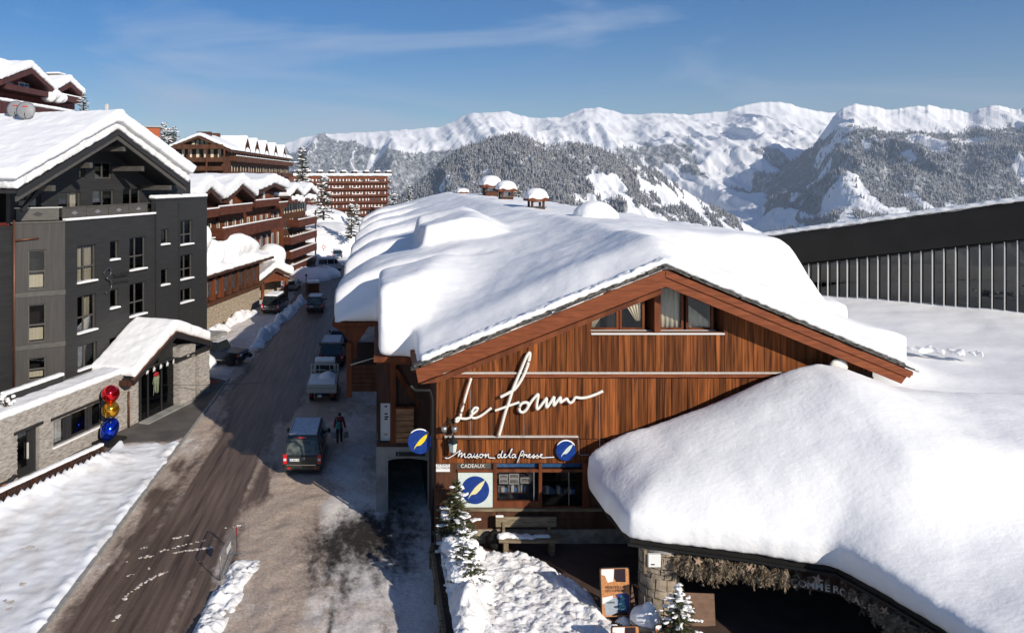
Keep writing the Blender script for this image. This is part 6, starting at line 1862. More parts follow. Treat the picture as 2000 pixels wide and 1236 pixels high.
# ------------------------------------------------------------------ far apartment block
fa = Frame(-28.0, 300.0, (1.9, 1.0))
apt = thing('apartment_block', 'long seven storey red brown apartment block with rows of balconies in the distance', 'apartment block', (fa.o.x, fa.o.y, 0), fa.rz)
au0, au1 = -8.0, fa.uz(757, 380)[0]
atop = fa.uz(757, 344)[1]
MB().box(au0, au1, 0, 12, -6, atop).build('wall', 'wood_red', apt)
snow('roof_snow', MB().box(au0 - 0.6, au1 + 1.6, -1.0, 12, atop, atop + 1.0), apt, 0.4, 2, 0.5, 1.5)
pitch = 2.62
wm = MB().box(0, 0.95, -0.04, 0.0, 0, 1.6).mesh('window'); cm = MB().box(0, 0.42, -0.1, -0.05, 0, 1.5).mesh('curtain'); pm = MB().box(0.08, 0.87, -0.06, -0.045, 0.08, 1.52).mesh('pane')
rg_ = random.Random(15)
for r in range(7):
    z = atop - 0.75 - pitch * r
    o = MB().box(au0, au1 + 0.4, -1.3, -1.12, z - pitch + 0.35, z - pitch + 1.25).build('balcony', 'balcony_red', apt)
    MB().box(au0, au1 + 0.4, -1.12, 0.0, z - pitch + 0.35, z - pitch + 0.5).build('balcony_floor', 'wood_dark', apt)
    for k in range(5):
        if rg_.random() < 0.6:
            a = rg_.uniform(au0, au1 - 4); MB().box(a, a + rg_.uniform(1.5, 5), -1.4, -1.05, z - pitch + 1.25, z - pitch + 1.42).build('rail_snow', 'snow', apt)
    if r < 6:
        u = au0 + 1
        while u < au1 - 1.2:
            w = obj('window', wm, 'wood_dark', apt); w.location = (u, 0, z - pitch + 0.62)
            obj('pane', pm, 'pane_far', w)
            if rg_.random() < 0.85:
                c = obj('curtain', cm, 'paper' if rg_.random() < 0.7 else 'curtain', w); c.location = (0.42 if rg_.random() < 0.6 else 0.1, 0, 0.05)
            u += 1.46
    # balcony ends on the side wall
    MB().box(au1, au1 + 1.6, 0.5, 10, z - pitch + 0.35, z - pitch + 1.2).build('balcony', 'balcony_red', apt)
    MB().box(au1 + 1.2, au1 + 1.9, 0.4, 10, z - pitch + 1.2, z - pitch + 1.42).build('rail_snow', 'snow', apt)
for k in range(9):
    u = au0 + 4 + k * 5.2
    c = MB().box(u, u + 1.8, 4, 6, atop + 0.4, atop + 1.9).build('chimney', 'wood_dark', apt)
    MB().xz([(u - 0.2, atop + 1.9), (u + 2.0, atop + 1.9), (u + 1.7, atop + 2.4), (u + 0.2, atop + 2.4)], 3.8, 6.2).build('snow_cap', 'snow', c)

# ------------------------------------------------------------------ dark red chalet high on the left
fc = Frame(-34.4, 80.0, (0.10, 1.0))
ch = thing('hillside_chalet', 'dark red chalet with two snowy gables high above the grey hotel roof', 'chalet', (fc.o.x, fc.o.y, 0), fc.rz)
def cu(px, py, off=0.0): return fc.uz(px, py, off)
material('chalet_red', (0.10, 0.014, 0.012), (0.17, 0.026, 0.020), rough=0.65, nscale=1.5, noise=(2, 2, 0.6))
material('chalet_dark', (0.055, 0.018, 0.016), (0.085, 0.028, 0.024), rough=0.65, nscale=1.5, noise=(2, 2, 0.6))
ca, cb_ = cu(-60, 200)[0], cu(156, 200)[0]
czw = cu(90, 183)[1]
MB().box(ca, cb_, 0.6, 12, 6, czw + 1.4).build('wall', 'chalet_red', ch)
sn_ = MB()
for k, (l_, a_, r_) in enumerate((((3, 158), (63, 134), (112, 180)), ((116, 180), (138, 161), (165, 186)))):
    OFF = -1.3
    la, aa, ra = cu(*l_, OFF), cu(*a_, OFF), cu(*r_, OFF)
    zl_ = ra[1]; mid = aa[0]; hr = ra[0] - aa[0]; hl_ = min(aa[0] - la[0], hr * 1.15); za_ = aa[1]
    MB().xz([(mid - hl_, zl_), (mid, za_), (mid + hr, zl_), (mid + hr, zl_ - 0.45), (mid, za_ - 0.5), (mid - hl_, zl_ - 0.45)], OFF, 11).build('gable_roof', 'chalet_dark', ch)
    MB().xz([(mid - hl_ + 0.5, zl_ - 0.4), (mid, za_ - 0.6), (mid + hr - 0.5, zl_ - 0.4)], 0.3, 0.6).build('gable_wall', 'chalet_red', ch)
    sn_.xz([(mid - hl_ - 0.1, zl_ + 0.02), (mid, za_ + 0.02), (mid + hr + 0.1, zl_ + 0.02), (mid + hr + 0.2, zl_ + 0.75), (mid, za_ + 0.85), (mid - hl_ - 0.2, zl_ + 0.8)], OFF - 0.1, 12)
gz_ = cu(63, 134, -1.3)
sn_.xz([(ca - 4, gz_[1] - 1.6), (gz_[0] - 1.5, gz_[1] - 1.2), (gz_[0] - 0.5, gz_[1] + 0.7), (ca - 4, gz_[1] + 0.9)], 0.5, 12)
snow('roof_snow', sn_, ch, 0.2, 5, 0.15, 0.9)
for px0, px1, pyt, pyb in ((12, 95, 172, 190), (118, 158, 190, 203)):
    a, b = cu(px0, 180, -1.2)[0], cu(px1, 180, -1.2)[0]
    balcony(ch, a, b, cu(px1, pyb, -1.2)[1], cu(px1, pyt + (8 if px0 == 12 else 2), -1.2)[1], -1.2, 0.6, 'chalet_dark', px0 != 12)
for px0, px1, py0, py1, mt in ((14, 24, 160, 172, 'pane_far'), (36, 56, 160, 174, 'white_frame'), (70, 84, 164, 178, 'curtain'), (8, 12, 158, 168, 'pane_far'), (132, 138, 180, 190, 'curtain')):
    a, b = cu(px0, py0, 0.25)[0], cu(px1, py0, 0.25)[0]; c, d = cu(px0, py1, 0.25)[1], cu(px0, py0, 0.25)[1]
    o = MB().box(a, b, 0.2, 0.3, c, d).build('window', mt, ch)
    if mt == 'white_frame':
        for q in (0, 1):
            MB().box(a + 0.1 + q * (b - a) / 2, a + (b - a) / 2 - 0.06 + q * (b - a) / 2, 0.17, 0.199, c + 0.1, d - 0.1).build('pane', 'pane_sky', o)
zled = cu(100, 208, -1.5)[1]
MB().box(ca, cu(172, 215, -1.5)[0], -1.6, 0.6, zled - 1.6, zled - 0.3).build('lower_balcony', 'chalet_dark', ch)
snow('ledge_snow', MB().box(ca, cu(172, 215, -1.5)[0], -1.8, -0.9, zled - 0.32, zled + 0.02), ch, 0.14, 2, 0.1, 0.5)
rg_ = random.Random(31); m = MB()
for k in range(7): m.blob((cu(98 + k * 4, 190, -1.0)[0], -0.8, cu(105, 190, -1.0)[1] + rg_.uniform(-0.1, 0.35)), (0.75, 0.8, 0.55), 8, 5, 0.2, rg_)
snow('balcony_snow', m, ch, 0.14, 2, 0.15, 0.5)
a = cu(108, 160, 3)[0]
cho = MB().box(a, a + 1.5, 2.6, 4.0, czw, cu(108, 146, 3)[1]).build('chimney', 'stone_warm', ch)
MB().box(a - 0.12, a + 1.62, 2.5, 4.1, cu(108, 146, 3)[1], cu(108, 146, 3)[1] + 0.12).build('chimney_cap', 'concrete', cho)
snow('snow_cap', MB().box(a - 0.1, a + 1.6, 2.5, 4.1, cu(108, 146, 3)[1] + 0.1, cu(108, 146, 3)[1] + 0.3), cho, 0.08, 2, 0.03, 0.3)

# small orange block on the skyline
p = at(290, 262, 140)
ob = thing('orange_block', 'small orange clad rooftop block on the skyline behind the grey hotel', 'building', (p.x, p.y, 0), 0.25)
material('orange_clad', (0.33, 0.075, 0.02), (0.40, 0.10, 0.03), rough=0.7, nscale=1)
MB().box(-3.5, 2.0, 0, 5, 0, at(290, 249, 140).z).build('wall', 'orange_clad', ob)
MB().box(-3.8, 2.2, -0.3, 5.2, at(290, 249, 140).z, at(290, 249, 140).z + 0.25).build('roof_edge', 'metal_grey', ob)
# ------------------------------------------------------------------ vehicles
material('tyre', (0.012, 0.012, 0.012), rough=0.8)
material('rim', (0.30, 0.30, 0.31), rough=0.35, metal=0.8)
material('paint_black', (0.012, 0.014, 0.016), (0.020, 0.022, 0.024), rough=0.22, nscale=2, coat=0.15, spec=0.4)
material('paint_green_black', (0.018, 0.022, 0.020), (0.030, 0.032, 0.028), rough=0.28, nscale=3, coat=0.2)
material('paint_navy', (0.006, 0.011, 0.024), (0.010, 0.017, 0.034), rough=0.4, nscale=2, spec=0.2)
material('paint_white', (0.62, 0.61, 0.58), (0.50, 0.49, 0.46), rough=0.4, nscale=2)
material('paint_silver', (0.30, 0.30, 0.30), (0.36, 0.36, 0.36), rough=0.3, metal=0.5, nscale=2)
material('paint_cream', (0.46, 0.42, 0.34), (0.56, 0.52, 0.44), rough=0.5, nscale=3)
material('paint_blue', (0.03, 0.07, 0.13), (0.05, 0.10, 0.17), rough=0.3, nscale=2, coat=0.4)
material('auto_glass', (0.010, 0.013, 0.014), (0.020, 0.025, 0.025), rough=0.08, spec=0.4, nscale=1)
material('auto_glass_light', (0.03, 0.036, 0.033), (0.13, 0.145, 0.13), rough=0.1, spec=0.4, nscale=2.5, noise=(1, 1, 1))
material('lamp_red', (0.55, 0.008, 0.012), rough=0.2, coat=0.5)
material('lamp_clear', (0.65, 0.65, 0.65), rough=0.15, coat=0.5)
material('lamp_amber', (0.70, 0.12, 0.01), rough=0.2, coat=0.5)
material('plate_white', (0.72, 0.72, 0.72), rough=0.4)
material('plate_blue', (0.01, 0.06, 0.35), rough=0.4)
material('chrome', (0.6, 0.6, 0.6), rough=0.12, metal=1.0)
material('frost', (0.40, 0.46, 0.55), (0.62, 0.67, 0.74), rough=0.6, nscale=6, noise=(3, 0.5, 1))

def wheel(parent, x, y, r, w=0.2):
    o = MB().lathe([(r * 0.62, -w / 2), (r * 0.96, -w / 2), (r, -w / 4), (r, w / 4), (r * 0.96, w / 2), (r * 0.62, w / 2)], 20).build('wheel', 'tyre', parent, smooth=True)
    o.location = (x, y, r); o.rotation_euler = (0, math.pi / 2, 0)
    rm_ = MB().lathe([(0.02, -w * 0.42), (r * 0.60, -w * 0.40), (r * 0.64, -w * 0.5), (r * 0.64, w * 0.5), (r * 0.60, w * 0.40), (0.02, w * 0.42)], 16).build('rim', 'rim', o)
    return o

def shell(mb, low, up, hw, hwt, zt, z0):
    """lower body of side outline `low`, cabin of outline `up` leaning in from hw at z0 to hwt at zt; outlines are (y, z)"""
    mb.yz(low, -hw, hw)
    n0 = len(mb.v); mb.yz(up, -1, 1)
    for i in range(n0, len(mb.v)):
        x, y, z = mb.v[i]; t = min(max((z - z0) / (zt - z0), 0), 1)
        mb.v[i] = (x * (hw * 0.992 + (hwt - hw * 0.992) * t), y, z)
    return mb

def lean(pts, hw, hwt, zt, z0, off):
    """points (sx, y, z) on the cabin side, pushed out by off"""
    return pts

def van(name, label, loc, rz=0.0, paint='paint_black', glass='auto_glass_light', roofmat=None, L=4.9, W=1.9, Ht=1.95, emblem=True, group=None, snowtop=False, plate='CA 864 KR', hatch=False):
    t = thing(name, label, 'van' if Ht > 1.7 else 'car', loc, rz, group)
    hw, z0 = W / 2, Ht * 0.52
    hwt = hw * 0.80
    low = [(0.04, 0.34), (0.0, 0.55), (0.03, z0), (L - 1.0, z0), (L - 0.25, z0 * 0.92), (L - 0.02, z0 * 0.75), (L, 0.40), (L - 0.1, 0.32)]
    up = [(0.04, z0), (0.30, Ht - 0.06), (0.5, Ht), (L * 0.66, Ht), (L * 0.70, Ht - 0.05), (L * 0.84, z0)]
    shell(MB(), low, up, hw, hwt, Ht, z0).build('body', paint, t, bevel=0.035)
    def xs_(z, f=1.0): return (hw * 0.992 + (hwt - hw * 0.992) * (z - z0) / (Ht - z0)) * f
    def yr(z): return 0.04 + (0.30 - 0.04) * (z - z0) / (Ht - 0.06 - z0)
    za, zb = z0 + 0.08, Ht - 0.17
    e = 0.022
    m = MB(); m.add([(-xs_(za, .88), yr(za) - e, za), (xs_(za, .88), yr(za) - e, za), (xs_(zb, .86), yr(zb) - e, zb), (-xs_(zb, .86), yr(zb) - e, zb),
                     (-xs_(za, .88), yr(za) + 0.03, za), (xs_(za, .88), yr(za) + 0.03, za), (xs_(zb, .86), yr(zb) + 0.03, zb), (-xs_(zb, .86), yr(zb) + 0.03, zb)],
                    [(0, 1, 2, 3), (7, 6, 5, 4), (0, 4, 5, 1), (1, 5, 6, 2), (2, 6, 7, 3), (3, 7, 4, 0)])
    m.build('rear_window', glass, t)
    def yf(z): return L * 0.84 + (L * 0.70 - L * 0.84) * (z - z0) / (Ht - 0.05 - z0)
    m = MB(); m.add([(-xs_(za, .9), yf(za) + e, za), (xs_(za, .9), yf(za) + e, za), (xs_(zb, .9), yf(zb) + e, zb), (-xs_(zb, .9), yf(zb) + e, zb),
                     (-xs_(za, .9), yf(za) - 0.05, za), (xs_(za, .9), yf(za) - 0.05, za), (xs_(zb, .9), yf(zb) - 0.05, zb), (-xs_(zb, .9), yf(zb) - 0.05, zb)],
                    [(3, 2, 1, 0), (4, 5, 6, 7), (1, 5, 4, 0), (2, 6, 5, 1), (3, 7, 6, 2), (0, 4, 7, 3)])
    m.build('windscreen', 'auto_glass', t)
    for s in (-1, 1):
        for a, b in ((0.10, 0.40), (0.42, 0.62), (0.64, 0.78)):
            ya, yb2 = L * a, L * b
            yb_top = min(yb2, L * 0.70)
            m = MB(); P = []
            for o_ in (e, -0.02):
                P += [(s * (xs_(za) + o_), ya + (0.12 if a < 0.2 else 0), za), (s * (xs_(za) + o_), yb2, za), (s * (xs_(zb) + o_), yb_top, zb), (s * (xs_(zb) + o_), ya + (0.22 if a < 0.2 else 0), zb)]
            m.add(P, [(0, 1, 2, 3), (7, 6, 5, 4), (0, 4, 5, 1), (1, 5, 6, 2), (2, 6, 7, 3), (3, 7, 4, 0)])
            m.build('side_window', 'auto_glass', t)
        lt = MB().box(s * hw * 0.80, s * hw * 1.004, -0.03, 0.10, z0 - 0.36, z0 + 0.10).build('tail_light', 'lamp_red', t, bevel=0.015)
        MB().box(s * hw * 0.83, s * hw * 0.97, -0.036, -0.031, z0 - 0.20, z0 - 0.08).build('reverse_lamp', 'lamp_clear', lt)
        mm = MB().blob((s * (hw + 0.16), L * 0.74, z0 + 0.12), (0.10, 0.09, 0.14), 10, 6).build('mirror', paint, t, smooth=True)
        MB().box(s * (hw - 0.03), s * (hw + 0.1), L * 0.735, L * 0.755, z0 + 0.05, z0 + 0.10).build('arm', 'black_metal', mm)
        for y in (L * 0.19, L * 0.80):
            wheel(t, s * (hw - 0.12), y, 0.33)
        MB().box(s * 0.62 * hw, s * 0.78 * hw, -0.055, -0.02, 0.42, 0.50).build('reflector', 'lamp_red', t)
    bm = MB().box(-hw * 0.96, hw * 0.96, -0.05, 0.1, 0.34, 0.62).build('bumper', paint, t, bevel=0.03)
    MB().box(-hw * 0.82, hw * 0.72, -0.06, -0.045, 0.60, 0.64).build('trim', 'chrome', bm)
    pl = MB().box(-0.66, -0.14, -0.03, -0.005, z0 - 0.22, z0 - 0.10).build('licence_plate', 'plate_white', t)
    MB().box(-0.66, -0.61, -0.034, -0.031, z0 - 0.22, z0 - 0.10).build('plate_band', 'plate_blue', pl)
    if plate:
        o = obj('plate_text', text_mesh(plate, 0.11, 0.002), 'ink', pl); o.location = (-0.375, -0.034, z0 - 0.16)
    if emblem:
        m = MB(); m.tube([(0.07 * math.cos(a), -0.03, 0.07 * math.sin(a)) for a in np.linspace(0, 2 * math.pi, 17)], 0.012, 6)
        m.tube([(-0.055, -0.03, 0.035), (-0.02, -0.03, -0.055), (0, -0.03, 0.0), (0.02, -0.03, -0.055), (0.055, -0.03, 0.035)], 0.008, 5).tube([(-0.03, -0.03, 0.055), (0, -0.03, 0.005), (0.03, -0.03, 0.055)], 0.008, 5)
        o = m.build('emblem', 'chrome', t); o.location = (0.06, 0, z0 - 0.10)
        MB().box(-0.2, 0.2, 0.20, 0.26, Ht - 0.085, Ht - 0.045).build('brake_lamp', 'lamp_red', t)
    if roofmat:
        m = MB(); m.box(-hwt * 0.92, hwt * 0.92, 0.48, L * 0.655, Ht - 0.004, Ht + 0.012); m.build('roof_frost', roofmat, t)
        for s in (-1, 1):
            MB().tube([(s * hwt * 0.9, 0.6, Ht + 0.03), (s * hwt * 0.9, L * 0.62, Ht + 0.03)], 0.022, 6).build('roof_rail', 'rim', t)
    if snowtop:
        snow('roof_snow', MB().box(-hwt * 0.95, hwt * 0.95, 0.40, L * 0.68, Ht - 0.02, Ht + 0.16), t, 0.07, 3, 0.05, 0.4)
    return t

g = gnd(590, 932); van('parked_van', 'dark green black van with frosted blue roof at rear of the kerb row', (g.x, g.y, 0.02), 0.0, 'paint_green_black', 'auto_glass_light', 'frost', group='vehicles parked along the chalet')
g = gnd(645, 720); van('parked_van', 'black van with frosted roof parked just ahead of the flatbed truck', (g.x + 0.05, g.y, 0.02), 0.0, 'paint_black', 'auto_glass', 'frost', plate='', group='vehicles parked along the chalet')
van('parked_car', 'dark blue car foremost in the kerb row, half hidden by the eave', (-3.35, 66.5, 0.02), 0.0, 'paint_navy', 'auto_glass', None, L=4.4, Ht=1.55, emblem=False, plate='', group='vehicles parked along the chalet')
g = gnd(614, 612); van('moving_car', 'small black car with frosted roof driving away down the street', (g.x, g.y, 0.02), 0.0, 'paint_black', 'auto_glass_light', 'frost', L=4.3, W=1.8, Ht=1.75, emblem=False, plate='')
g = gnd(527, 615); van('parked_van', 'dark van with open rear hatch parked in the side lane', (g.x, g.y, 0.02), -0.12, 'paint_black', 'auto_glass', None, L=4.8, W=1.95, Ht=1.95, emblem=False, plate='', snowtop=True)
g = gnd(566, 570); van('parked_car', 'silver hatchback parked beside the snowy porch', (g.x, g.y, 0.02), -0.05, 'paint_silver', 'auto_glass', None, L=4.0, W=1.75, Ht=1.5, emblem=False, plate='')
t = van('parked_van', 'white van standing crosswise behind the snow heap', (-10.2, 121, 0.2), math.radians(-80), 'paint_white', 'auto_glass', None, L=4.9, W=1.9, Ht=1.95, emblem=False, plate='', snowtop=True)
van('parked_car', 'blue grey car at far end of street near the chalet eave', (-7.4, 138, 0.3), 0.1, 'paint_blue', 'auto_glass', None, L=4.2, W=1.75, Ht=1.5, emblem=False, plate='', snowtop=True)
van('parked_car', 'snow covered dark car beyond the blue grey one', (-6.9, 147, 0.8), 0.1, 'paint_black', 'auto_glass', None, L=4.2, W=1.75, Ht=1.5, emblem=False, plate='', snowtop=True)

# flatbed truck
g = gnd(628, 789)
tk = thing('flatbed_truck', 'small cream flatbed truck carrying snow in the kerb row', 'truck', (g.x, g.y, 0.02), 0.0, 'vehicles parked along the chalet')
shell(MB(), [(3.0, 0.40), (3.0, 1.15), (4.3, 1.15), (4.75, 0.95), (4.8, 0.4)], [(3.05, 1.15), (3.1, 1.95), (3.9, 1.98), (4.3, 1.15)], 0.88, 0.72, 1.98, 1.15).build('cab', 'paint_cream', tk, bevel=0.05)
MB().box(-0.6, 0.6, 3.03, 3.06, 1.3, 1.8).build('rear_window', 'auto_glass', tk)
MB().box(-0.45, 0.45, 0.1, 3.0, 0.45, 0.68).build('chassis', 'black_metal', tk)
MB().box(-0.98, 0.98, 0.0, 2.9, 0.80, 0.92).build('bed', 'wood_dark', tk)
tg = MB().box(-0.98, 0.98, -0.05, 0.0, 0.72, 1.28).build('tailgate', 'paint_cream', tk)
MB().box(-0.96, 0.96, -0.06, -0.051, 1.02, 1.06).build('ridge', 'rim', tg)
for s in (-1, 1):
    MB().box(s * 0.93, s * 0.98, 0.0, 2.9, 0.92, 1.28).build('side_board', 'paint_cream', tk)
    MB().box(s * 0.90, s * 0.97, 2.82, 2.90, 0.92, 1.95).build('headboard_post', 'paint_white', tk)
    wheel(tk, s * 0.72, 0.75, 0.34, 0.26); wheel(tk, s * 0.78, 4.0, 0.34, 0.2)
    MB().box(s * 0.62, s * 0.82, -0.03, 0.03, 0.52, 0.64).build('tail_light', 'lamp_red', tk)
MB().box(-0.9, 0.9, 2.84, 2.88, 1.88, 1.93).box(-0.9, 0.9, 2.84, 2.88, 1.5, 1.54).build('headboard_rail', 'paint_white', tk)
for x in (-0.35, 0.35): MB().box(x - 0.02, x + 0.02, 2.845, 2.875, 1.28, 1.88).build('headboard_bar', 'paint_white', tk)
MB().box(-0.26, 0.0, -0.03, 0.0, 0.44, 0.60).build('licence_plate', 'plate_white', tk)
m = MB().box(-0.92, 0.92, 0.02, 2.8, 0.9, 1.34); m.blob((0.3, 1.9, 1.3), (0.6, 0.8, 0.35), 10, 6)
snow('snow_load', m, tk, 0.09, 4, 0.10, 0.5)
snow('cab_snow', MB().box(-0.72, 0.72, 3.1, 4.0, 1.95, 2.2), tk, 0.08, 5, 0.05, 0.4)
MB().beam((-0.8, 2.3, 1.42), (0.35, 2.5, 1.62), 0.06, 0.05).build('shovel', 'wood_brown', tk)

# off-roader coming out beside the hotel
g = gnd(440, 722)
jp = thing('off_roader', 'navy four wheel drive car with white roof nosing out beside the hotel porch', 'car', (g.x - 3.0, g.y + 2.9, 0.03), math.radians(-108))
lowp = [(0.0, 0.55), (0.0, 1.12), (2.75, 1.14), (4.3, 1.06), (4.5, 0.92), (4.55, 0.55), (4.3, 0.48)]
upp = [(0.1, 1.12), (0.25, 1.70), (0.45, 1.78), (2.45, 1.78), (2.75, 1.13)]
shell(MB(), lowp, upp, 0.92, 0.76, 1.78, 1.12).build('body', 'paint_navy', jp, bevel=0.04)
MB().box(-0.74, 0.74, 0.3, 2.5, 1.776, 1.83).build('roof', 'paint_white', jp, bevel=0.02)
m = MB(); m.add([(-0.8, 2.80, 1.17), (0.8, 2.80, 1.17), (0.68, 2.56, 1.70), (-0.68, 2.56, 1.70), (-0.8, 2.70, 1.17), (0.8, 2.70, 1.17), (0.68, 2.46, 1.70), (-0.68, 2.46, 1.70)], [(3, 2, 1, 0), (4, 5, 6, 7), (1, 5, 4, 0), (2, 6, 5, 1), (3, 7, 6, 2), (0, 4, 7, 3)])
m.build('windscreen', 'auto_glass', jp)
for s in (-1, 1):
    for a, b, c, d in ((1.55, 2.62, 1.6, 2.42), (0.35, 1.4, 0.5, 1.4)):
        m = MB(); P = []
        for o_ in (0.012, -0.03):
            P += [(s * (0.90 + o_), a, 1.2), (s * (0.90 + o_), b, 1.2), (s * (0.80 + o_), d, 1.66), (s * (0.80 + o_), c, 1.66)]
        m.add(P, [(0, 1, 2, 3), (7, 6, 5, 4), (0, 4, 5, 1), (1, 5, 6, 2), (2, 6, 7, 3), (3, 7, 4, 0)]); m.build('side_window', 'auto_glass', jp)
    MB().box(s * 0.885, s * 0.935, 1.42, 1.53, 1.14, 1.72).build('pillar', 'paint_white', jp)
    MB().box(s * 0.60, s * 0.86, 4.48, 4.57, 0.80, 0.96).build('headlight', 'lamp_clear', jp, bevel=0.01)
    MB().box(s * 0.86, s * 0.93, 4.25, 4.50, 0.80, 0.95).build('indicator', 'lamp_amber', jp)
    MB().blob((s * 1.05, 2.5, 1.2), (0.11, 0.08, 0.10), 10, 6).build('mirror', 'paint_navy', jp, smooth=True)
    MB().box(s * 0.93, s * 1.0, 1.2, 3.0, 0.42, 0.50).build('side_step', 'rim', jp)
    for y in (0.85, 3.65):
        wheel(jp, s * 0.84, y, 0.40, 0.26)
        m = MB().tube([(s * 0.93, y + 0.5 * math.cos(a), 0.42 + 0.5 * math.sin(a)) for a in np.linspace(0.15, math.pi - 0.15, 10)], 0.05, 6); m.build('wheel_arch', 'black_metal', jp, smooth=True)
bm = MB().box(-0.9, 0.9, 4.45, 4.68, 0.48, 0.74).build('bumper', 'black_metal', jp, bevel=0.03)
MB().box(-0.5, 0.5, 4.53, 4.56, 0.80, 0.96).build('grille', 'black_metal', jp)
MB().box(-0.26, 0.26, 4.685, 4.70, 0.52, 0.63).build('licence_plate', 'plate_white', jp)
for s in (-1, 1): MB().tube([(s * 0.6, 0.5, 1.9), (s * 0.6, 2.3, 1.9)], 0.025, 6).build('roof_bar', 'rim', jp)

# ------------------------------------------------------------------ people
def figure(name, label, loc, rz, h, joints, edges, radii, regions, cat='person'):
    """body grown from a skeleton with the skin modifier; regions: list of (z limit, material)"""
    me = bpy.data.meshes.new(name)
    me.from_pydata([tuple(np.array(j) * h) for j in joints], edges, [])
    o = bpy.data.objects.new(name, me); COL.objects.link(o)
    o.location = loc; o.rotation_euler = (0, 0, rz)
    sk = o.modifiers.new('skin', 'SKIN'); sk.use_smooth_shade = True
    if not me.skin_vertices: pass
    sv = me.skin_vertices[0].data if me.skin_vertices else None
    if sv is None:
        bpy.context.view_layer.objects.active = o
        sv = me.skin_vertices[0].data
    for k, r in enumerate(radii):
        sv[k].radius = (r * h, r * h)
    sv[0].use_root = True
    su = o.modifiers.new('sub', 'SUBSURF'); su.levels = 2; su.render_levels = 2
    dg = bpy.context.evaluated_depsgraph_get()
    me2 = bpy.data.meshes.new_from_object(o.evaluated_get(dg))
    for _, mt in regions: me2.materials.append(MATS[mt])
    for p in me2.polygons:
        for i, (fn, mt) in enumerate(regions):
            c = p.center
            if fn(c.x / h, c.y / h, c.z / h): p.material_index = i; break
        p.use_smooth = True
    bpy.data.objects.remove(o)
    o2 = bpy.data.objects.new(name, me2); COL.objects.link(o2)
    o2.location = loc; o2.rotation_euler = (0, 0, rz)
    return tag(o2, label, cat)
material('jacket_red', (0.22, 0.022, 0.026), (0.28, 0.03, 0.034), rough=0.8, nscale=3)
material('trousers', (0.012, 0.013, 0.018), (0.020, 0.021, 0.028), rough=0.85, nscale=3)
material('skin', (0.42, 0.24, 0.17), rough=0.6)
material('hair_dark', (0.012, 0.010, 0.009), rough=0.7)
material('teal', (0.02, 0.34, 0.30), rough=0.6)
material('bag_pale', (0.45, 0.46, 0.47), (0.34, 0.36, 0.38), rough=0.6, nscale=5)
J = [(0, 0, .54), (0, 0, .62), (0, 0.005, .72), (0, 0.005, .80), (0, 0.01, .85), (0, 0.012, .90), (0, 0.015, .955),
     (-.095, 0, .79), (-.14, -.01, .63), (-.16, .01, .50), (-.165, .015, .455), (.095, 0, .79), (.15, .0, .63), (.175, .03, .50), (.18, .035, .455),
     (-.055, 0, .50), (-.06, .03, .28), (-.06, -.05, .05), (-.06, .03, .015), (.055, 0, .50), (.06, -.03, .28), (.06, .03, .05), (.06, .11, .015)]
E = [(0, 1), (1, 2), (2, 3), (3, 4), (4, 5), (5, 6), (3, 7), (7, 8), (8, 9), (9, 10), (3, 11), (11, 12), (12, 13), (13, 14), (0, 15), (15, 16), (16, 17), (17, 18), (0, 19), (19, 20), (20, 21), (21, 22)]
Rr = [.088, .082, .095, .085, .036, .052, .05, .052, .042, .036, .026, .052, .042, .036, .026, .065, .048, .036, .024, .065, .048, .036, .024]
g = gnd(663, 866)
reg = [(lambda x, y, z: z > .90 or (z > .87 and y < 0.03), 'hair_dark'), (lambda x, y, z: z > .845, 'skin'), (lambda x, y, z: abs(x) > .12 and z < .485 and z > .40, 'skin'), (lambda x, y, z: z > .50 or abs(x) > .125, 'jacket_red'), (lambda x, y, z: True, 'trousers')]
pr = figure('person', 'person in dark red jacket and black trousers walking away with shopping bags', (g.x, g.y, 0.03), 0.0, 1.78, J, E, Rr, reg)
def bag(label, off, mat, w=0.30, h=0.36):
    t = thing('carrier_bag', label, 'bag', (g.x + off[0], g.y + off[1], off[2]))
    MB().xz([(-w / 2, 0), (w / 2, 0), (w * 0.42, h), (-w * 0.42, h)], -0.07, 0.07).build('sack', mat, t, bevel=0.02)
    MB().tube([(-w * .25, 0, h), (-w * .15, 0, h + .12), (0, 0, h + .16), (w * .15, 0, h + .12), (w * .25, 0, h)], 0.008, 5).build('handle', mat, t)
bag('pale carrier bag in the left hand of the walking person', (-0.33, 0.03, 0.30), 'bag_pale')
bag('black and white carrier bag in the right hand of the walking person', (0.38, 0.08, 0.30), 'goods', 0.26, 0.34)
t = thing('shoulder_bag', 'teal bag hanging on the back of the walking person', 'bag', (g.x - 0.05, g.y - 0.20, 0.88))
MB().box(-0.11, 0.11, -0.05, 0.04, 0, 0.40).build('pouch', 'teal', t, bevel=0.03)
MB().tube([(-0.08, 0.0, 0.4), (-0.12, 0.05, 0.55), (-0.02, 0.2, 0.62)], 0.012, 5).build('strap', 'teal', t)

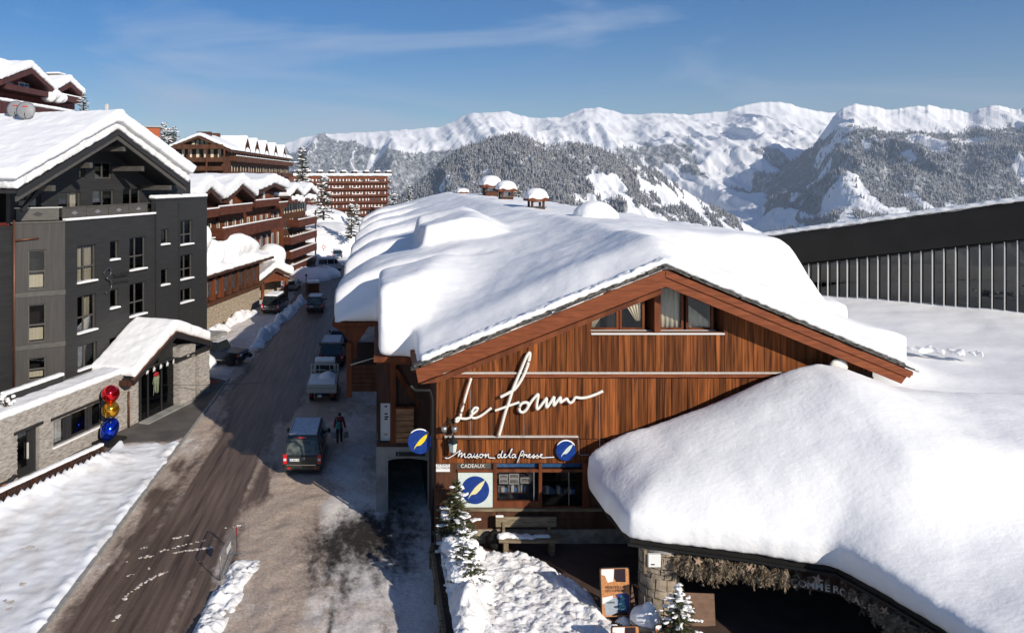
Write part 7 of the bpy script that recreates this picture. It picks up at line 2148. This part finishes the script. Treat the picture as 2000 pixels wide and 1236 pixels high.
# dog behind the fence
material('dog_tan', (0.26, 0.10, 0.03), (0.05, 0.025, 0.015), rough=0.9, nscale=3, noise=(2, 2, 2))
JD = [(0, 0, .62), (.30, 0, .66), (.58, 0, .64), (.80, 0, .74), (.98, 0, .92), (1.12, 0, .90), (1.28, 0, .84), (-.12, 0, .64), (-.35, 0, .46), (-.5, 0, .34),
      (.60, .11, .50), (.62, .12, .26), (.62, .12, .03), (.60, -.11, .50), (.56, -.12, .26), (.58, -.12, .03), (-.04, .11, .48), (-.12, .12, .26), (-.06, .12, .03), (-.04, -.11, .48), (-.16, -.12, .26), (-.10, -.12, .03), (1.02, .06, 1.02), (1.02, -.06, 1.02)]
ED = [(0, 1), (1, 2), (2, 3), (3, 4), (4, 5), (5, 6), (0, 7), (7, 8), (8, 9), (2, 10), (10, 11), (11, 12), (2, 13), (13, 14), (14, 15), (0, 16), (16, 17), (17, 18), (0, 19), (19, 20), (20, 21), (4, 22), (4, 23)]
RD = [.15, .15, .18, .13, .11, .09, .05, .06, .05, .03, .08, .05, .04, .08, .05, .04, .09, .05, .04, .09, .05, .04, .03, .03]
pd = gnd(2, 978, 0.13)
figure('dog', 'brown and black dog behind the fence at the left edge', (pd.x - 0.35, pd.y + 0.3, 0.13), 0.9, 0.82, JD, ED, RD, [(lambda x, y, z: z > .70, 'hair_dark'), (lambda x, y, z: True, 'dog_tan')], 'dog')

# ------------------------------------------------------------------ street furniture
b0, b1 = Vector((-5.83, 28.3, 0.05)), Vector((-5.62, 30.3, 0.25))
br = thing('metal_barrier', 'grey metal crowd barrier leaning at the end of the snow bank', 'barrier', b0, math.atan2((b1 - b0).y, (b1 - b0).x))
Lb = 2.1
m = MB()
br.rotation_euler = (0.0, -0.10, math.atan2((b1 - b0).y, (b1 - b0).x))
MB().tube([(0, 0, 0.1), (0, 0, 1.0), (0.1, 0, 1.08), (Lb - 0.1, 0, 1.08), (Lb, 0, 1.0), (Lb, 0, 0.1), (Lb - .05, 0, 0.08), (0.05, 0, 0.08), (0, 0, 0.1)], 0.022, 8).build('frame', 'metal_grey', br, smooth=True)
for k in range(1, 16):
    MB().tube([(Lb * k / 16, 0, 0.1), (Lb * k / 16, 0, 1.06)], 0.009, 5).build('bar', 'metal_grey', br)
for x in (0.25, Lb - 0.25):
    MB().beam((x, -0.28, 0.0), (x, 0.28, 0.0), 0.05, 0.03).build('foot', 'metal_grey', br)
MB().box(Lb * 0.35, Lb * 0.6, -0.03, -0.02, 0.62, 0.86).build('plaque', 'paint_white', br)
MB().box(Lb - 0.05, Lb + 0.05, -0.035, -0.02, 0.62, 0.95).build('reflector', 'lamp_red', br)

# cable across the street and pole lamps further down
ca_, cb2 = at(120, 741, 43.6), at(513, 747, 54.0)
o = MB().tube([ca_.lerp(cb2, k / 12) - Vector((0, 0, 0.25 * math.sin(math.pi * k / 12))) for k in range(13)], 0.014, 5).build('overhead_cable', 'black_metal')
tag(o, 'thin dark cable strung from the hotel over the street', 'cable')

def post_sign(name, label, cat, px, py_g, h, parts, Y=None):
    p = gnd(px, py_g) if Y is None else at(px, py_g, Y)
    t = thing(name, label, cat, (p.x, p.y, p.z - (0 if Y is None else h)))
    MB().tube([(0, 0, -1.0), (0, 0, h)], 0.05, 8).build('post', 'black_metal', t)
    for n_, mt, geo in parts: geo.build(n_, mt, t)
    return t
material('green_sign', (0.02, 0.16, 0.07), rough=0.5)
material('yellow_board', (0.70, 0.55, 0.03), rough=0.5)
post_sign('direction_sign', 'yellow and green direction board on the far snow slope', 'sign', 636, 466, 2.6, [('board', 'yellow_board', MB().box(-0.62, 0.62, -0.08, -0.05, 1.7, 2.25)), ('board', 'green_sign', MB().box(-0.62, 0.62, -0.085, -0.05, 2.27, 2.5)), ('board', 'yellow_board', MB().box(-0.62, 0.62, -0.08, -0.05, 1.4, 1.62))], 150)
post_sign('road_sign', 'round red rimmed road sign on post below the direction board', 'sign', 632, 478, 2.4, [('rim', 'red_mark', disc(MB(), 0.36, -0.09, -0.06, 24, 0, 2.0)), ('face', 'paper', disc(MB(), 0.26, -0.10, -0.091, 24, 0, 2.0))], 138)
post_sign('lamp_post', 'slim dark post with square sign beside the far blue grey car', 'sign', 641, 504, 3.4, [('board', 'metal_grey', MB().box(-0.45, 0.35, -0.08, -0.05, 2.5, 3.1)), ('box', 'black_metal', MB().box(-0.15, 0.15, -0.12, 0.1, 0.6, 1.5))], 128)
post_sign('lamp_post', 'slim dark post at the roadside nearer than the square sign', 'sign', 637, 521, 3.0, [('box', 'black_metal', MB().box(-0.15, 0.15, -0.12, 0.1, 0.2, 1.3))], 118)
post_sign('bollard_light', 'thin post with round top before the brown kiosk', 'post', 598, 570, 2.1, [('lamp', 'black_metal', MB().blob((0, 0, 2.15), 0.16, 10, 6))])
p = gnd(612, 572)
ki = thing('brown_kiosk', 'small brown wooden bin shed with snow top at the roadside', 'shed', (p.x, p.y, 0.02), 0.15)
for k in range(4): MB().box(-0.75 + 0.375 * k + 0.01, -0.375 + 0.375 * k - 0.01, -0.04, 0.0, 0, 1.2).build('plank', 'wood_red', ki)
MB().box(-0.75, 0.75, 0.0, 1.3, 0, 1.2).build('body', 'wood_dark', ki)
snow('snow_cap', MB().box(-0.85, 0.85, -0.1, 1.4, 1.18, 1.55), ki, 0.1, 3, 0.06, 0.4)

# snow heaps at the far end of the street
def heap(label, blobs, vox, seed, mat='snow'):
    m = MB(); rg = random.Random(seed)
    for c, r in blobs: m.blob(c, r, 14, 8, 0.15, rg)
    o = snow('snow_heap', m, None, vox, 5, 0.35, 1.4, mat); tag(o, label, 'snow heap'); return o
heap('broad snow heap hiding the white van', [((-11.5, 113, 0), (5, 5, 1.5)), ((-8.5, 116, 0), (3.0, 5, 1.3)), ((-14, 116, 0), (5, 5, 1.8))], 0.35, 1)
heap('big bright snow slope at far end of the street', [((-11, 160, 1), (9, 16, 4.5)), ((-16, 175, 2), (12, 14, 6.5)), ((-8, 178, 2), (7, 12, 4.0)), ((-13, 148, 0), (4, 6, 2.6))], 0.6, 2)
heap('rounded snow heap against the grey hotel corner', [((-14.2, 60.5, 0), (1.4, 1.5, 1.3)), ((-15.2, 62.5, 0), (1.5, 1.6, 1.6))], 0.2, 3)
heap('snow heap at foot of the brown hotel end wing', [((-11.8, 128, 0), (3.4, 5, 2.3)), ((-12.5, 134, 0), (3.5, 5, 3.0))], 0.35, 4)
# ------------------------------------------------------------------ conifers with snow on the boughs
material('bark', (0.05, 0.032, 0.02), (0.10, 0.07, 0.045), rough=0.9, nscale=6)
material('needles', (0.028, 0.036, 0.012), (0.085, 0.092, 0.032), rough=0.7, nscale=5, noise=(1, 1, 1))
material('needles_far', (0.018, 0.026, 0.016), (0.045, 0.055, 0.035), rough=0.8, nscale=2, noise=(1, 1, 1))
def conifer(label, loc, h, r, seed, snowy=0.5, dense=1.0, name='fir_tree', group=None, whorls=None, far=False, big_lumps=0, hidden_base=0.0):
    rg = random.Random(seed)
    t = thing(name, label, 'tree', loc, rg.uniform(0, 6.28), group)
    MB().tube([(0, 0, -0.2), (rg.uniform(-.02, .02) * h, 0, h * 0.5), (0, 0, h)], [0.028 * h, 0.018 * h, 0.004 * h], 7).build('trunk', 'bark', t, smooth=True)
    vs, fs, sb = [], [], MB()
    nw = whorls or int(9 + 2 * dense)
    nl = 0.034 * h * (1.6 if far else 1.0)
    def strip(a, b, w, s_=None):
        k = len(vs)
        s_ = (b - a).cross(Vector((rg.uniform(-1, 1), rg.uniform(-1, 1), rg.uniform(-1, 1))))
        if s_.length < 1e-6: return
        s_ = s_.normalized() * w
        vs.extend([tuple(a - s_), tuple(a + s_), tuple(b + s_ * 0.3), tuple(b - s_ * 0.3)]); fs.append((k, k + 1, k + 2, k + 3))
    for i in range(nw):
        f = i / (nw - 1); z = h * (0.08 + 0.88 * f ** 0.92)
        L = r * (1 - f) ** 0.85 + 0.03 * h
        nbr = max(4, int((8 if far else 10) * (1 - 0.5 * f) * dense))
        a0 = rg.uniform(0, 6.28)
        for k in range(nbr):
            a = a0 + 2 * math.pi * k / nbr + rg.uniform(-0.3, 0.3)
            l = L * rg.uniform(0.65, 1.15)
            d = Vector((math.cos(a), math.sin(a), rg.uniform(-0.25, 0.10) + 0.5 * f - 0.10 * snowy))
            p0 = Vector((0, 0, z + rg.uniform(-0.03, 0.03) * h)); p1 = p0 + d * l + Vector((0, 0, -0.10 * l))
            strip(p0, p1, 0.006 * h)
            n = max(4, int(l / (0.03 * h) * (0.7 if far else 1.2)))
            side = d.cross(Vector((0, 0, 1))).normalized()
            for q in range(n):
                tt = 0.18 + 0.82 * q / n; pq = p0.lerp(p1, tt)
                for sg in (-1, 1):
                    for rep in range(1 if far else 2):
                        e = pq + (d.normalized() * rg.uniform(0.3, 0.9) + side * sg * rg.uniform(0.6, 1.1) + Vector((0, 0, rg.uniform(-0.5, 0.35)))).normalized() * nl * (1.6 - 0.8 * tt) * rg.uniform(0.8, 1.5)
                        strip(pq, e, 0.0085 * h if not far else 0.016 * h)
            if rg.random() < snowy:
                for q in range(rg.randint(1, 3)):
                    tt = rg.uniform(0.35, 0.95); pq = p0.lerp(p1, tt)
                    s_ = h * rg.uniform(0.012, 0.036)
                    for w_ in range(3):
                        pw_ = pq + d.normalized() * (w_ - 1) * s_ * 1.3 + Vector((rg.uniform(-1, 1), rg.uniform(-1, 1), 0)) * s_ * 0.5
                        sb.blob((pw_.x, pw_.y, pw_.z + s_ * 0.3), (s_ * rg.uniform(0.9, 1.7), s_ * rg.uniform(0.9, 1.7), s_ * rg.uniform(0.35, 0.6)), 8, 5, 0.5, rg)
    for k in range(big_lumps):
        a = rg.uniform(0, 6.28); zz = h * rg.uniform(0.12, 0.55); rr = r * 0.55 * rg.random() ** 0.5; s_ = h * rg.uniform(0.09, 0.19)
        sb.blob((rr * math.cos(a), rr * math.sin(a), zz), (s_ * 1.3, s_ * 1.3, s_ * 0.85), 10, 6, 0.25, rg)
    m = MB(); m.v, m.f = vs, fs
    m.build('crown', 'needles_far' if far else 'needles', t)
    if sb.v:
        so = sb.build('snow', 'snow', t, smooth=True) if far else snow('snow', sb, t, max(0.022, 0.013 * h), 1, 0.07, 0.06)
        so['kind'] = 'stuff'
    return t
# planter trees on the chalet terrace
conifer('tallest dark terrace fir against the shop panel', (2.95, 29.15, 0.75), 2.75, 0.95, 3, 0.28, 1.5, big_lumps=4)
conifer('small terrace fir half buried in snow beside the bench', (3.10, 27.9, 0.75), 1.9, 0.80, 5, 0.5, 1.3, big_lumps=12)
conifer('middle terrace fir with bare leader and heavy snow clumps', (2.95, 26.9, 0.8), 1.6, 0.80, 9, 0.55, 1.2, big_lumps=14)
conifer('lowest terrace fir in front corner with green skirt', (3.05, 25.6, 0.7), 2.1, 0.95, 14, 0.4, 1.4, big_lumps=12)
# potted fir beside the pillar
p = gnd(1316, 1214, 0.75)
conifer('potted green fir with snow clumps beside the stone pillar', (9.12, 23.3, 0.95), 1.75, 0.72, 21, 0.55, 1.25, big_lumps=0)
# far trees along the street and on the slope
def far_tree(label, px, py, Y, h, r, seed, snowy=0.8):
    q = at(px, py, Y); conifer(label, (q.x, q.y, q.z), h, r, seed, snowy, 1.0, far=True, group='snowy firs in the background')
far_tree('broad snowy fir between brown hotel wing and apartment block', 632, 428, 150, 8.5, 2.6, 41)
far_tree('slim snowy fir to the left of the apartment block front', 590, 372, 170, 9.5, 2.2, 42)
far_tree('slender dark fir beside the chalet roof at far street end', 686, 464, 145, 6.4, 1.5, 43, 0.5)
far_tree('small fir right of the slender dark one by the roof', 697, 440, 165, 4.5, 1.3, 44)
for k, (px, py, h, lb) in enumerate(((320, 300, 6.0, 'leftmost snowy fir in skyline clump behind the grey hotel'), (331, 302, 5.0, 'second snowy fir in skyline clump'), (340, 300, 5.2, 'rightmost snowy fir in skyline clump beside the upper chalet hotel'))):
    far_tree(lb, px, py, 150, h, 1.9, 50 + k)
far_tree('small snowy fir at right end of the apartment block', 768, 428, 300, 11, 3, 58)
far_tree('snowy fir just right of the red chalet balcony', 163, 222, 80, 2.2, 0.8, 59)
far_tree('snowy fir at far end of the long chalet roof', 800, 398, 150, 3.4, 1.3, 60, 0.9)
far_tree('wide snowy fir above the chalet roof chimneys', 1012, 394, 170, 3.6, 2.2, 61, 0.9)
# twiggy shrubs
def shrub(label, loc, h, seed, sn=True):
    rg = random.Random(seed); t = thing('bare_shrub', label, 'shrub', loc)
    m = MB()
    for k in range(26):
        a = rg.uniform(0, 6.28); d = Vector((math.cos(a) * rg.uniform(.2, .8), math.sin(a) * rg.uniform(.2, .8), 1)).normalized()
        p1 = d * h * rg.uniform(.6, 1); m.tube([(0, 0, -0.1), tuple(d * h * .4), tuple(p1)], [0.02 * h, 0.012 * h, 0.004 * h], 4)
    m.build('twigs', 'bark', t)
    if sn:
        s = MB()
        for k in range(14): s.blob((rg.uniform(-.4, .4) * h, rg.uniform(-.4, .4) * h, rg.uniform(.3, .85) * h), (h * .14, h * .14, h * .09), 7, 4, .3, rg)
        s.build('snow', 'snow', t, smooth=True)
g = gnd(632, 545); shrub('dark twiggy shrub at the roadside before the white van', (g.x, g.y + 4, 0.2), 1.6, 3)
pp_ = Vector((fh.o.x, fh.o.y)) + fh.u * fh.uz(14, 752, PO + 0.6)[0] + fh.v * (PO + 0.6)
shrub('snowy shrub on the hotel terrace at left edge', (pp_.x, pp_.y, pzt + 0.1), 0.9, 6)
# ------------------------------------------------------------------ terrace before the chalet
material('paving_brown', (0.050, 0.030, 0.022), (0.085, 0.052, 0.038), rough=0.75, nscale=1.2, noise=(1, 1, 1), bump=0.2, bscale=9)
o = MB().box(2.12, 45, 8, 30.0, -0.1, 0.70).build('terrace', 'paving_brown'); tag(o, kind='structure')
edge = thing('retaining_wall', 'weathered timber retaining wall along the terrace edge above the street', 'wall', (2.08, 0, 0))
for k in range(4):
    MB().box(-0.07 - 0.01 * (k % 2), 0.035, 8, 29.9, 0.02 + 0.19 * k, 0.20 + 0.19 * k).build('plank', 'wood_weathered', edge)
for y in np.arange(10, 30, 2.4):
    MB().box(-0.16, -0.085, y, y + 0.14, 0, 0.86).build('post', 'wood_weathered', edge)
# trodden, crumbly snow on the terrace
xs = np.arange(2.25, 9.4, 0.055); ys = np.arange(19.5, 29.6, 0.055)
X, Y = np.meshgrid(xs, ys)
right = np.interp(Y, [19, 22, 24, 25, 26.5, 28.2, 28.9, 29.6], [8.9, 8.4, 7.9, 7.7, 7.2, 6.4, 5.6, 4.2])
d = right - X + 0.35 * fbm(X * 1.1, Y * 1.1, 3)
d2 = 29.25 - Y + 0.18 * fbm(X * 2.2, X * 0, 3) - 0.5 * sstep(4.0, 2.6, X) * 0
base = 0.30 * np.clip(np.minimum(d, d2) / 0.6, 0, 1) ** 0.7
lum = 0.075 * fbm(X * 3.2, Y * 3.2, 4) + 0.05 * np.abs(fbm(X * 7, Y * 7, 2))
plant = 0.72 * np.exp(-((X - 2.80) / 0.55) ** 2) * (0.7 + 0.5 * fbm(X * 1.3, Y * 0.9, 3))
Z = 0.70 + base + (lum + plant) * np.clip(np.minimum(d, d2) / 0.5, 0, 1)
msk = (d > 0) & (d2 > 0)
o = obj('terrace_snow', grid_mesh('terrace_snow', np.stack([X, Y, Z], -1), msk[:-1, :-1] & msk[1:, 1:]), 'snow_rough'); tag(o, kind='structure')

# bench
bn = thing('wooden_bench', 'weathered plank bench with snow on its seat below the shop window', 'bench', (fx(1031, 29.4), 29.25, 0.70))
hl2 = 1.20
def bz2(py, Y): return H + (CY - py) * Y / F - 0.70
MB().box(-hl2 + 0.02, hl2, -0.32, 0.20, 0.50, 0.60).build('seat', 'wood_weathered', bn, bevel=0.012)
MB().box(-hl2, hl2 - 0.05, 0.36, 0.44, 0.80, 1.18).build('backrest', 'wood_weathered', bn, bevel=0.012)
for x in (-hl2 + 0.3, hl2 - 0.35):
    MB().box(x - 0.09, x + 0.09, -0.25, 0.15, 0.0, 0.50).build('leg', 'wood_weathered', bn)
    MB().box(x - 0.05, x + 0.05, 0.30, 0.358, 0.2, 1.0).build('back_post', 'wood_weathered', bn)
rg = random.Random(3); m = MB()
for k in range(9): m.blob((-1.05 + 0.14 * k, 0.0 + rg.uniform(-0.1, 0.1), 0.61), (0.19, 0.2, 0.13 * (1 - k / 12)), 8, 5, 0.2, rg)
for k in range(4): m.blob((0.3 + 0.14 * k, 0.02, 0.60), (0.14, 0.16, 0.06), 8, 5, 0.2, rg)
snow('seat_snow', m, bn, 0.04, 3, 0.03, 0.15)
snow('back_snow', MB().box(-hl2, -hl2 + 0.3, 0.35, 0.45, 1.17, 1.24), bn, 0.03, 2, 0.01, 0.1)
# boulder beside the bench
o = MB().blob((0, 0, 0.25), (0.40, 0.30, 0.38), 12, 8, 0.18, random.Random(4)).build('boulder', 'fascia_dark', None, smooth=True); o.location = (fx(968, 29.6), 29.55, 0.75)
tag(o, 'dark rounded boulder at the left end of the bench', 'rock')

# white display rack in the dark corner
p = gnd(1188, 1052, 0.7)
rk = thing('display_rack', 'white metal display rack on splayed feet in the dark corner by the canopy', 'rack', (p.x, p.y, 0.70), -0.1)
m = MB().tube([(0, 0, 0), (0, 0, 1.4)], 0.02, 6); m.build('stand', 'metal_pale', rk)
MB().tube([(0.72, 0.1, 0), (0.72, 0.1, 1.0)], 0.02, 6).build('stand', 'metal_pale', rk)
for dx, dy in ((0.25, -0.25), (-0.38, 0.05), (-0.15, -0.22)): MB().beam((0, 0, 0.04), (dx, dy, 0.02), 0.04, 0.03).build('foot', 'metal_pale', rk)
MB().beam((0, 0, 0.06), (0.72, 0.1, 0.06), 0.04, 0.03).build('cross_bar', 'metal_pale', rk)
MB().beam((0.72, 0.1, 0.04), (1.1, -0.1, 0.02), 0.04, 0.03).build('foot', 'metal_pale', rk)
m = MB()
for k in range(5): m.tube([(-0.3 + 0.075 * k, 0, 0.75), (-0.3 + 0.075 * k, 0, 1.42)], 0.008, 5)
for z in (0.75, 1.42): m.tube([(-0.3, 0, z), (0, 0, z)], 0.01, 5)
m.build('grille', 'metal_pale', rk)

# poster boards
material('poster_orange', (0.40, 0.15, 0.045), (0.52, 0.24, 0.09), rough=0.5, nscale=3)
material('poster_navy', (0.015, 0.025, 0.10), (0.03, 0.05, 0.16), rough=0.4, nscale=3)
material('poster_teal', (0.04, 0.16, 0.22), (0.10, 0.30, 0.34), rough=0.4, nscale=3)
material('poster_grey', (0.26, 0.30, 0.34), (0.34, 0.38, 0.42), rough=0.4, nscale=3)
material('poster_dark', (0.020, 0.008, 0.014), rough=0.4)
def poster(label, loc, rz, tilt, w, h, leg=True):
    t = thing('poster_stand', label, 'poster stand', loc); t.rotation_euler = (tilt, 0, rz)
    r_ = 0.07; pts = []
    for cx_, cz_, a0 in ((w / 2 - r_, r_, -90), (w / 2 - r_, h - r_, 0), (-w / 2 + r_, h - r_, 90), (-w / 2 + r_, r_, 180)):
        for k in range(5): a = math.radians(a0 + 22.5 * k); pts.append((cx_ + r_ * math.cos(a), cz_ + r_ * math.sin(a)))
    MB().xz(pts, 0.0, 0.04).build('frame', 'black_metal', t)
    s = 0.94; MB().xz([(x * s, h / 2 + (z - h / 2) * 0.965) for x, z in pts], -0.006, -0.001).build('sheet', 'poster_orange', t)
    def q(nm, mt, poly, lay=1): MB().xz([(x * w, z * h) for x, z in poly], -0.007 - 0.003 * lay, -0.0065 - 0.003 * (lay - 1)).build(nm, mt, t)
    q('print', 'paper', [(-.44, .97), (-.02, .97), (-.06, .72), (-.25, .70), (-.33, .84), (-.45, .86)])
    q('print', 'poster_dark', [(-.01, .97), (.36, .97), (.36, .70), (.05, .71), (-.03, .78)])
    q('print', 'poster_grey', [(-.40, .38), (-.02, .40), (.06, .38), (.05, .05), (-.36, .05)])
    q('print', 'paper', [(-.45, .40), (-.10, .44), (-.10, .38), (-.36, .30), (-.45, .27)], 2)
    q('print', 'poster_navy', [(-.02, .46), (.30, .49), (.45, .45), (.45, .09), (.06, .06), (.06, .38)])
    q('print', 'poster_teal', [(.18, .44), (.26, .44), (.34, .16), (.07, .14)], 2)
    q('print', 'poster_dark', [(-.15, .05), (.10, .12), (.35, .10), (.44, .04), (-.10, .035)], 3)
    for nm, sz, z, c in (('MERVEILLES', 0.13, .60, 'ink'), ('DES LUMIERES', 0.105, .535, 'ink'), ('ANIME', 0.09, .30, 'ink')):
        o = obj('lettering', text_mesh(nm, sz, 0.001), c, t); o.location = (0.0 if z > .5 else -0.17 * w, -0.017, z * h)
    if leg:
        for x in (-w * .3, w * .3): MB().box(x - 0.02, x + 0.02, 0.0, 0.03, -0.12, 0.02).build('foot', 'black_metal', t)
    return t
p = gnd(1204, 1212, 0.72)
poster('orange and blue poster board standing at the edge of the terrace snow', (p.x, p.y, 0.84), 0.06, -0.12, 0.98, 1.52)
p = gnd(1215, 1290, 0.72)
poster('second poster board below the first, mostly cut by the frame', (p.x + 0.10, p.y - 0.1, 0.60), 0.04, -0.10, 0.85, 1.15)
p = gnd(1292, 1262, 0.72)
poster('small orange poster on the snowy planter by the pillar', (p.x + 0.06, p.y, 0.75), 0.35, -0.15, 0.50, 0.62)

# planter barrel with snow, potted tree tub and timber panels
p = gnd(1262, 1228, 0.7)
pl = thing('stone_planter', 'round stone planter heaped with snow at the foot of the pillar', 'planter', (p.x, p.y, 0.70))
MB().lathe([(0.38, 0.0), (0.50, 0.22), (0.52, 0.30), (0.44, 0.31)], 20).build('bowl', 'stone_warm', pl, smooth=True)
snow('snow_heap', MB().blob((0.0, 0, 0.34), (0.52, 0.5, 0.34), 12, 8, 0.15, random.Random(5)).blob((0.1, 0, 0.66), (0.22, 0.2, 0.2), 10, 6, 0.1), pl, 0.05, 3, 0.05, 0.25)
p = gnd(1316, 1222, 0.75)
tb = thing('tree_tub', 'dark timber tub holding the potted fir', 'planter', (9.12, 23.3, 0.70), 0.2)
for k in range(5): MB().box(-0.38 + 0.152 * k + 0.004, -0.38 + 0.152 * (k + 1) - 0.004, -0.38, -0.34, 0, 0.44).build('plank', 'wood_brown', tb)
MB().box(-0.37, 0.37, -0.338, 0.36, 0, 0.42).build('box', 'wood_dark', tb)
material('panel_wood', (0.115, 0.062, 0.036), (0.165, 0.092, 0.055), rough=0.7, noise=(2, 2, 8), nscale=1.5)
p = gnd(1366, 1222, 0.72)
o = MB().box(-0.55, 0.55, 0, 0.04, 0, 0.95).build('plywood_sheet', 'panel_wood'); o.location = (p.x, p.y, 0.72); o.rotation_euler = (-0.25, 0.10, 0.12); tag(o, 'plain brown timber panel leaning behind the potted fir', 'panel')
p = gnd(1236, 1204, 0.72)
o = MB().xz([(-0.14, 0), (0.16, 0), (0.02, 1.0)], 0, 0.04).build('timber_offcut', 'panel_wood'); o.location = (p.x, p.y, 0.72); o.rotation_euler = (-0.1, 0, 0.1); tag(o, 'narrow pointed brown board between poster and pillar', 'panel')

# ------------------------------------------------------------------ roof chimneys of the chalet, parts of its roof
def roof_chimney(px, py, Y, w, body_h, rot, snow_h, seed):
    q = at(px, py, Y); x, y, z = q.x, q.y - YF, q.z
    c = math.cos(rot); s = math.sin(rot)
    def rt_(mb):
        mb.v = [(x + a * c - b * s, y + a * s + b * c, z + zz) for a, b, zz in mb.v]; return mb
    hw = w / 2
    b = MB(); b.box(-hw * .72, hw * .72, -hw * .72, hw * .72, -1.2, body_h * 0.45)
    for sx_ in (-1, 1):
        for sy_ in (-1, 1): b.box(sx_ * hw * .60 - .05 * w, sx_ * hw * .60 + .05 * w, sy_ * hw * .60 - .05 * w, sy_ * hw * .60 + .05 * w, body_h * .45, body_h)
    ch_ = rt_(b).build('chimney', 'wood_brown', forum)
    rt_(MB().box(-hw * .85, hw * .85, -hw * .85, hw * .85, body_h * .40, body_h * .48)).build('ledge', 'slate', ch_)
    rt_(MB().xz([(-hw, body_h), (hw, body_h), (hw * 1.15, body_h + .08 * w), (0, body_h + .38 * w), (-hw * 1.15, body_h + .08 * w)], -hw, hw)).build('cap_roof', 'wood_red', ch_)
    m = MB().xz([(-hw * 1.1, body_h + .08 * w), (0, body_h + .40 * w), (hw * 1.1, body_h + .08 * w), (hw * 1.12, body_h + .12 * w + snow_h * .3), (0, body_h + .40 * w + snow_h * .3), (-hw * 1.12, body_h + .12 * w + snow_h * .3)], -hw * 1.1, hw * 1.1)
    m.blob((0, 0, body_h + .30 * w), (hw * 1.25, hw * 1.25, snow_h * .62 + .10 * w), 14, 8)
    snow('snow_cap', rt_(m), ch_, 0.05 * w, 16, 0.05, 0.5)
roof_chimney(1047, 414, 60, 1.5, 0.85, 0.1, 0.70, 1)
roof_chimney(988, 392, 80, 1.75, 0.95, 0.1, 0.75, 2)
roof_chimney(958, 379, 100, 2.3, 0.85, 0.1, 1.1, 3)
roof_chimney(903, 382, 110, 1.6, 0.2, 0.1, 0.4, 4)
q = at(1163, 440, 47.0)
m = MB(); 
c_ = MB().xz([(q.x - 1.0, q.z - 1.0), (q.x + 0.9, q.z - 1.0), (q.x + 0.75, q.z + 0.35), (q.x - 1.05, q.z + 0.10)], q.y - YF - 0.6, q.y - YF + 1.2).build('chimney', 'slate', forum)
m.blob((q.x, q.y - YF + 0.3, q.z + 0.55), (1.3, 1.2, 0.95), 16, 10).blob((q.x + 0.7, q.y - YF + 0.3, q.z + 0.5), (0.8, 1.0, 0.6), 14, 8)
snow('snow_cap', m, c_, 0.08, 6, 0.10, 0.7)
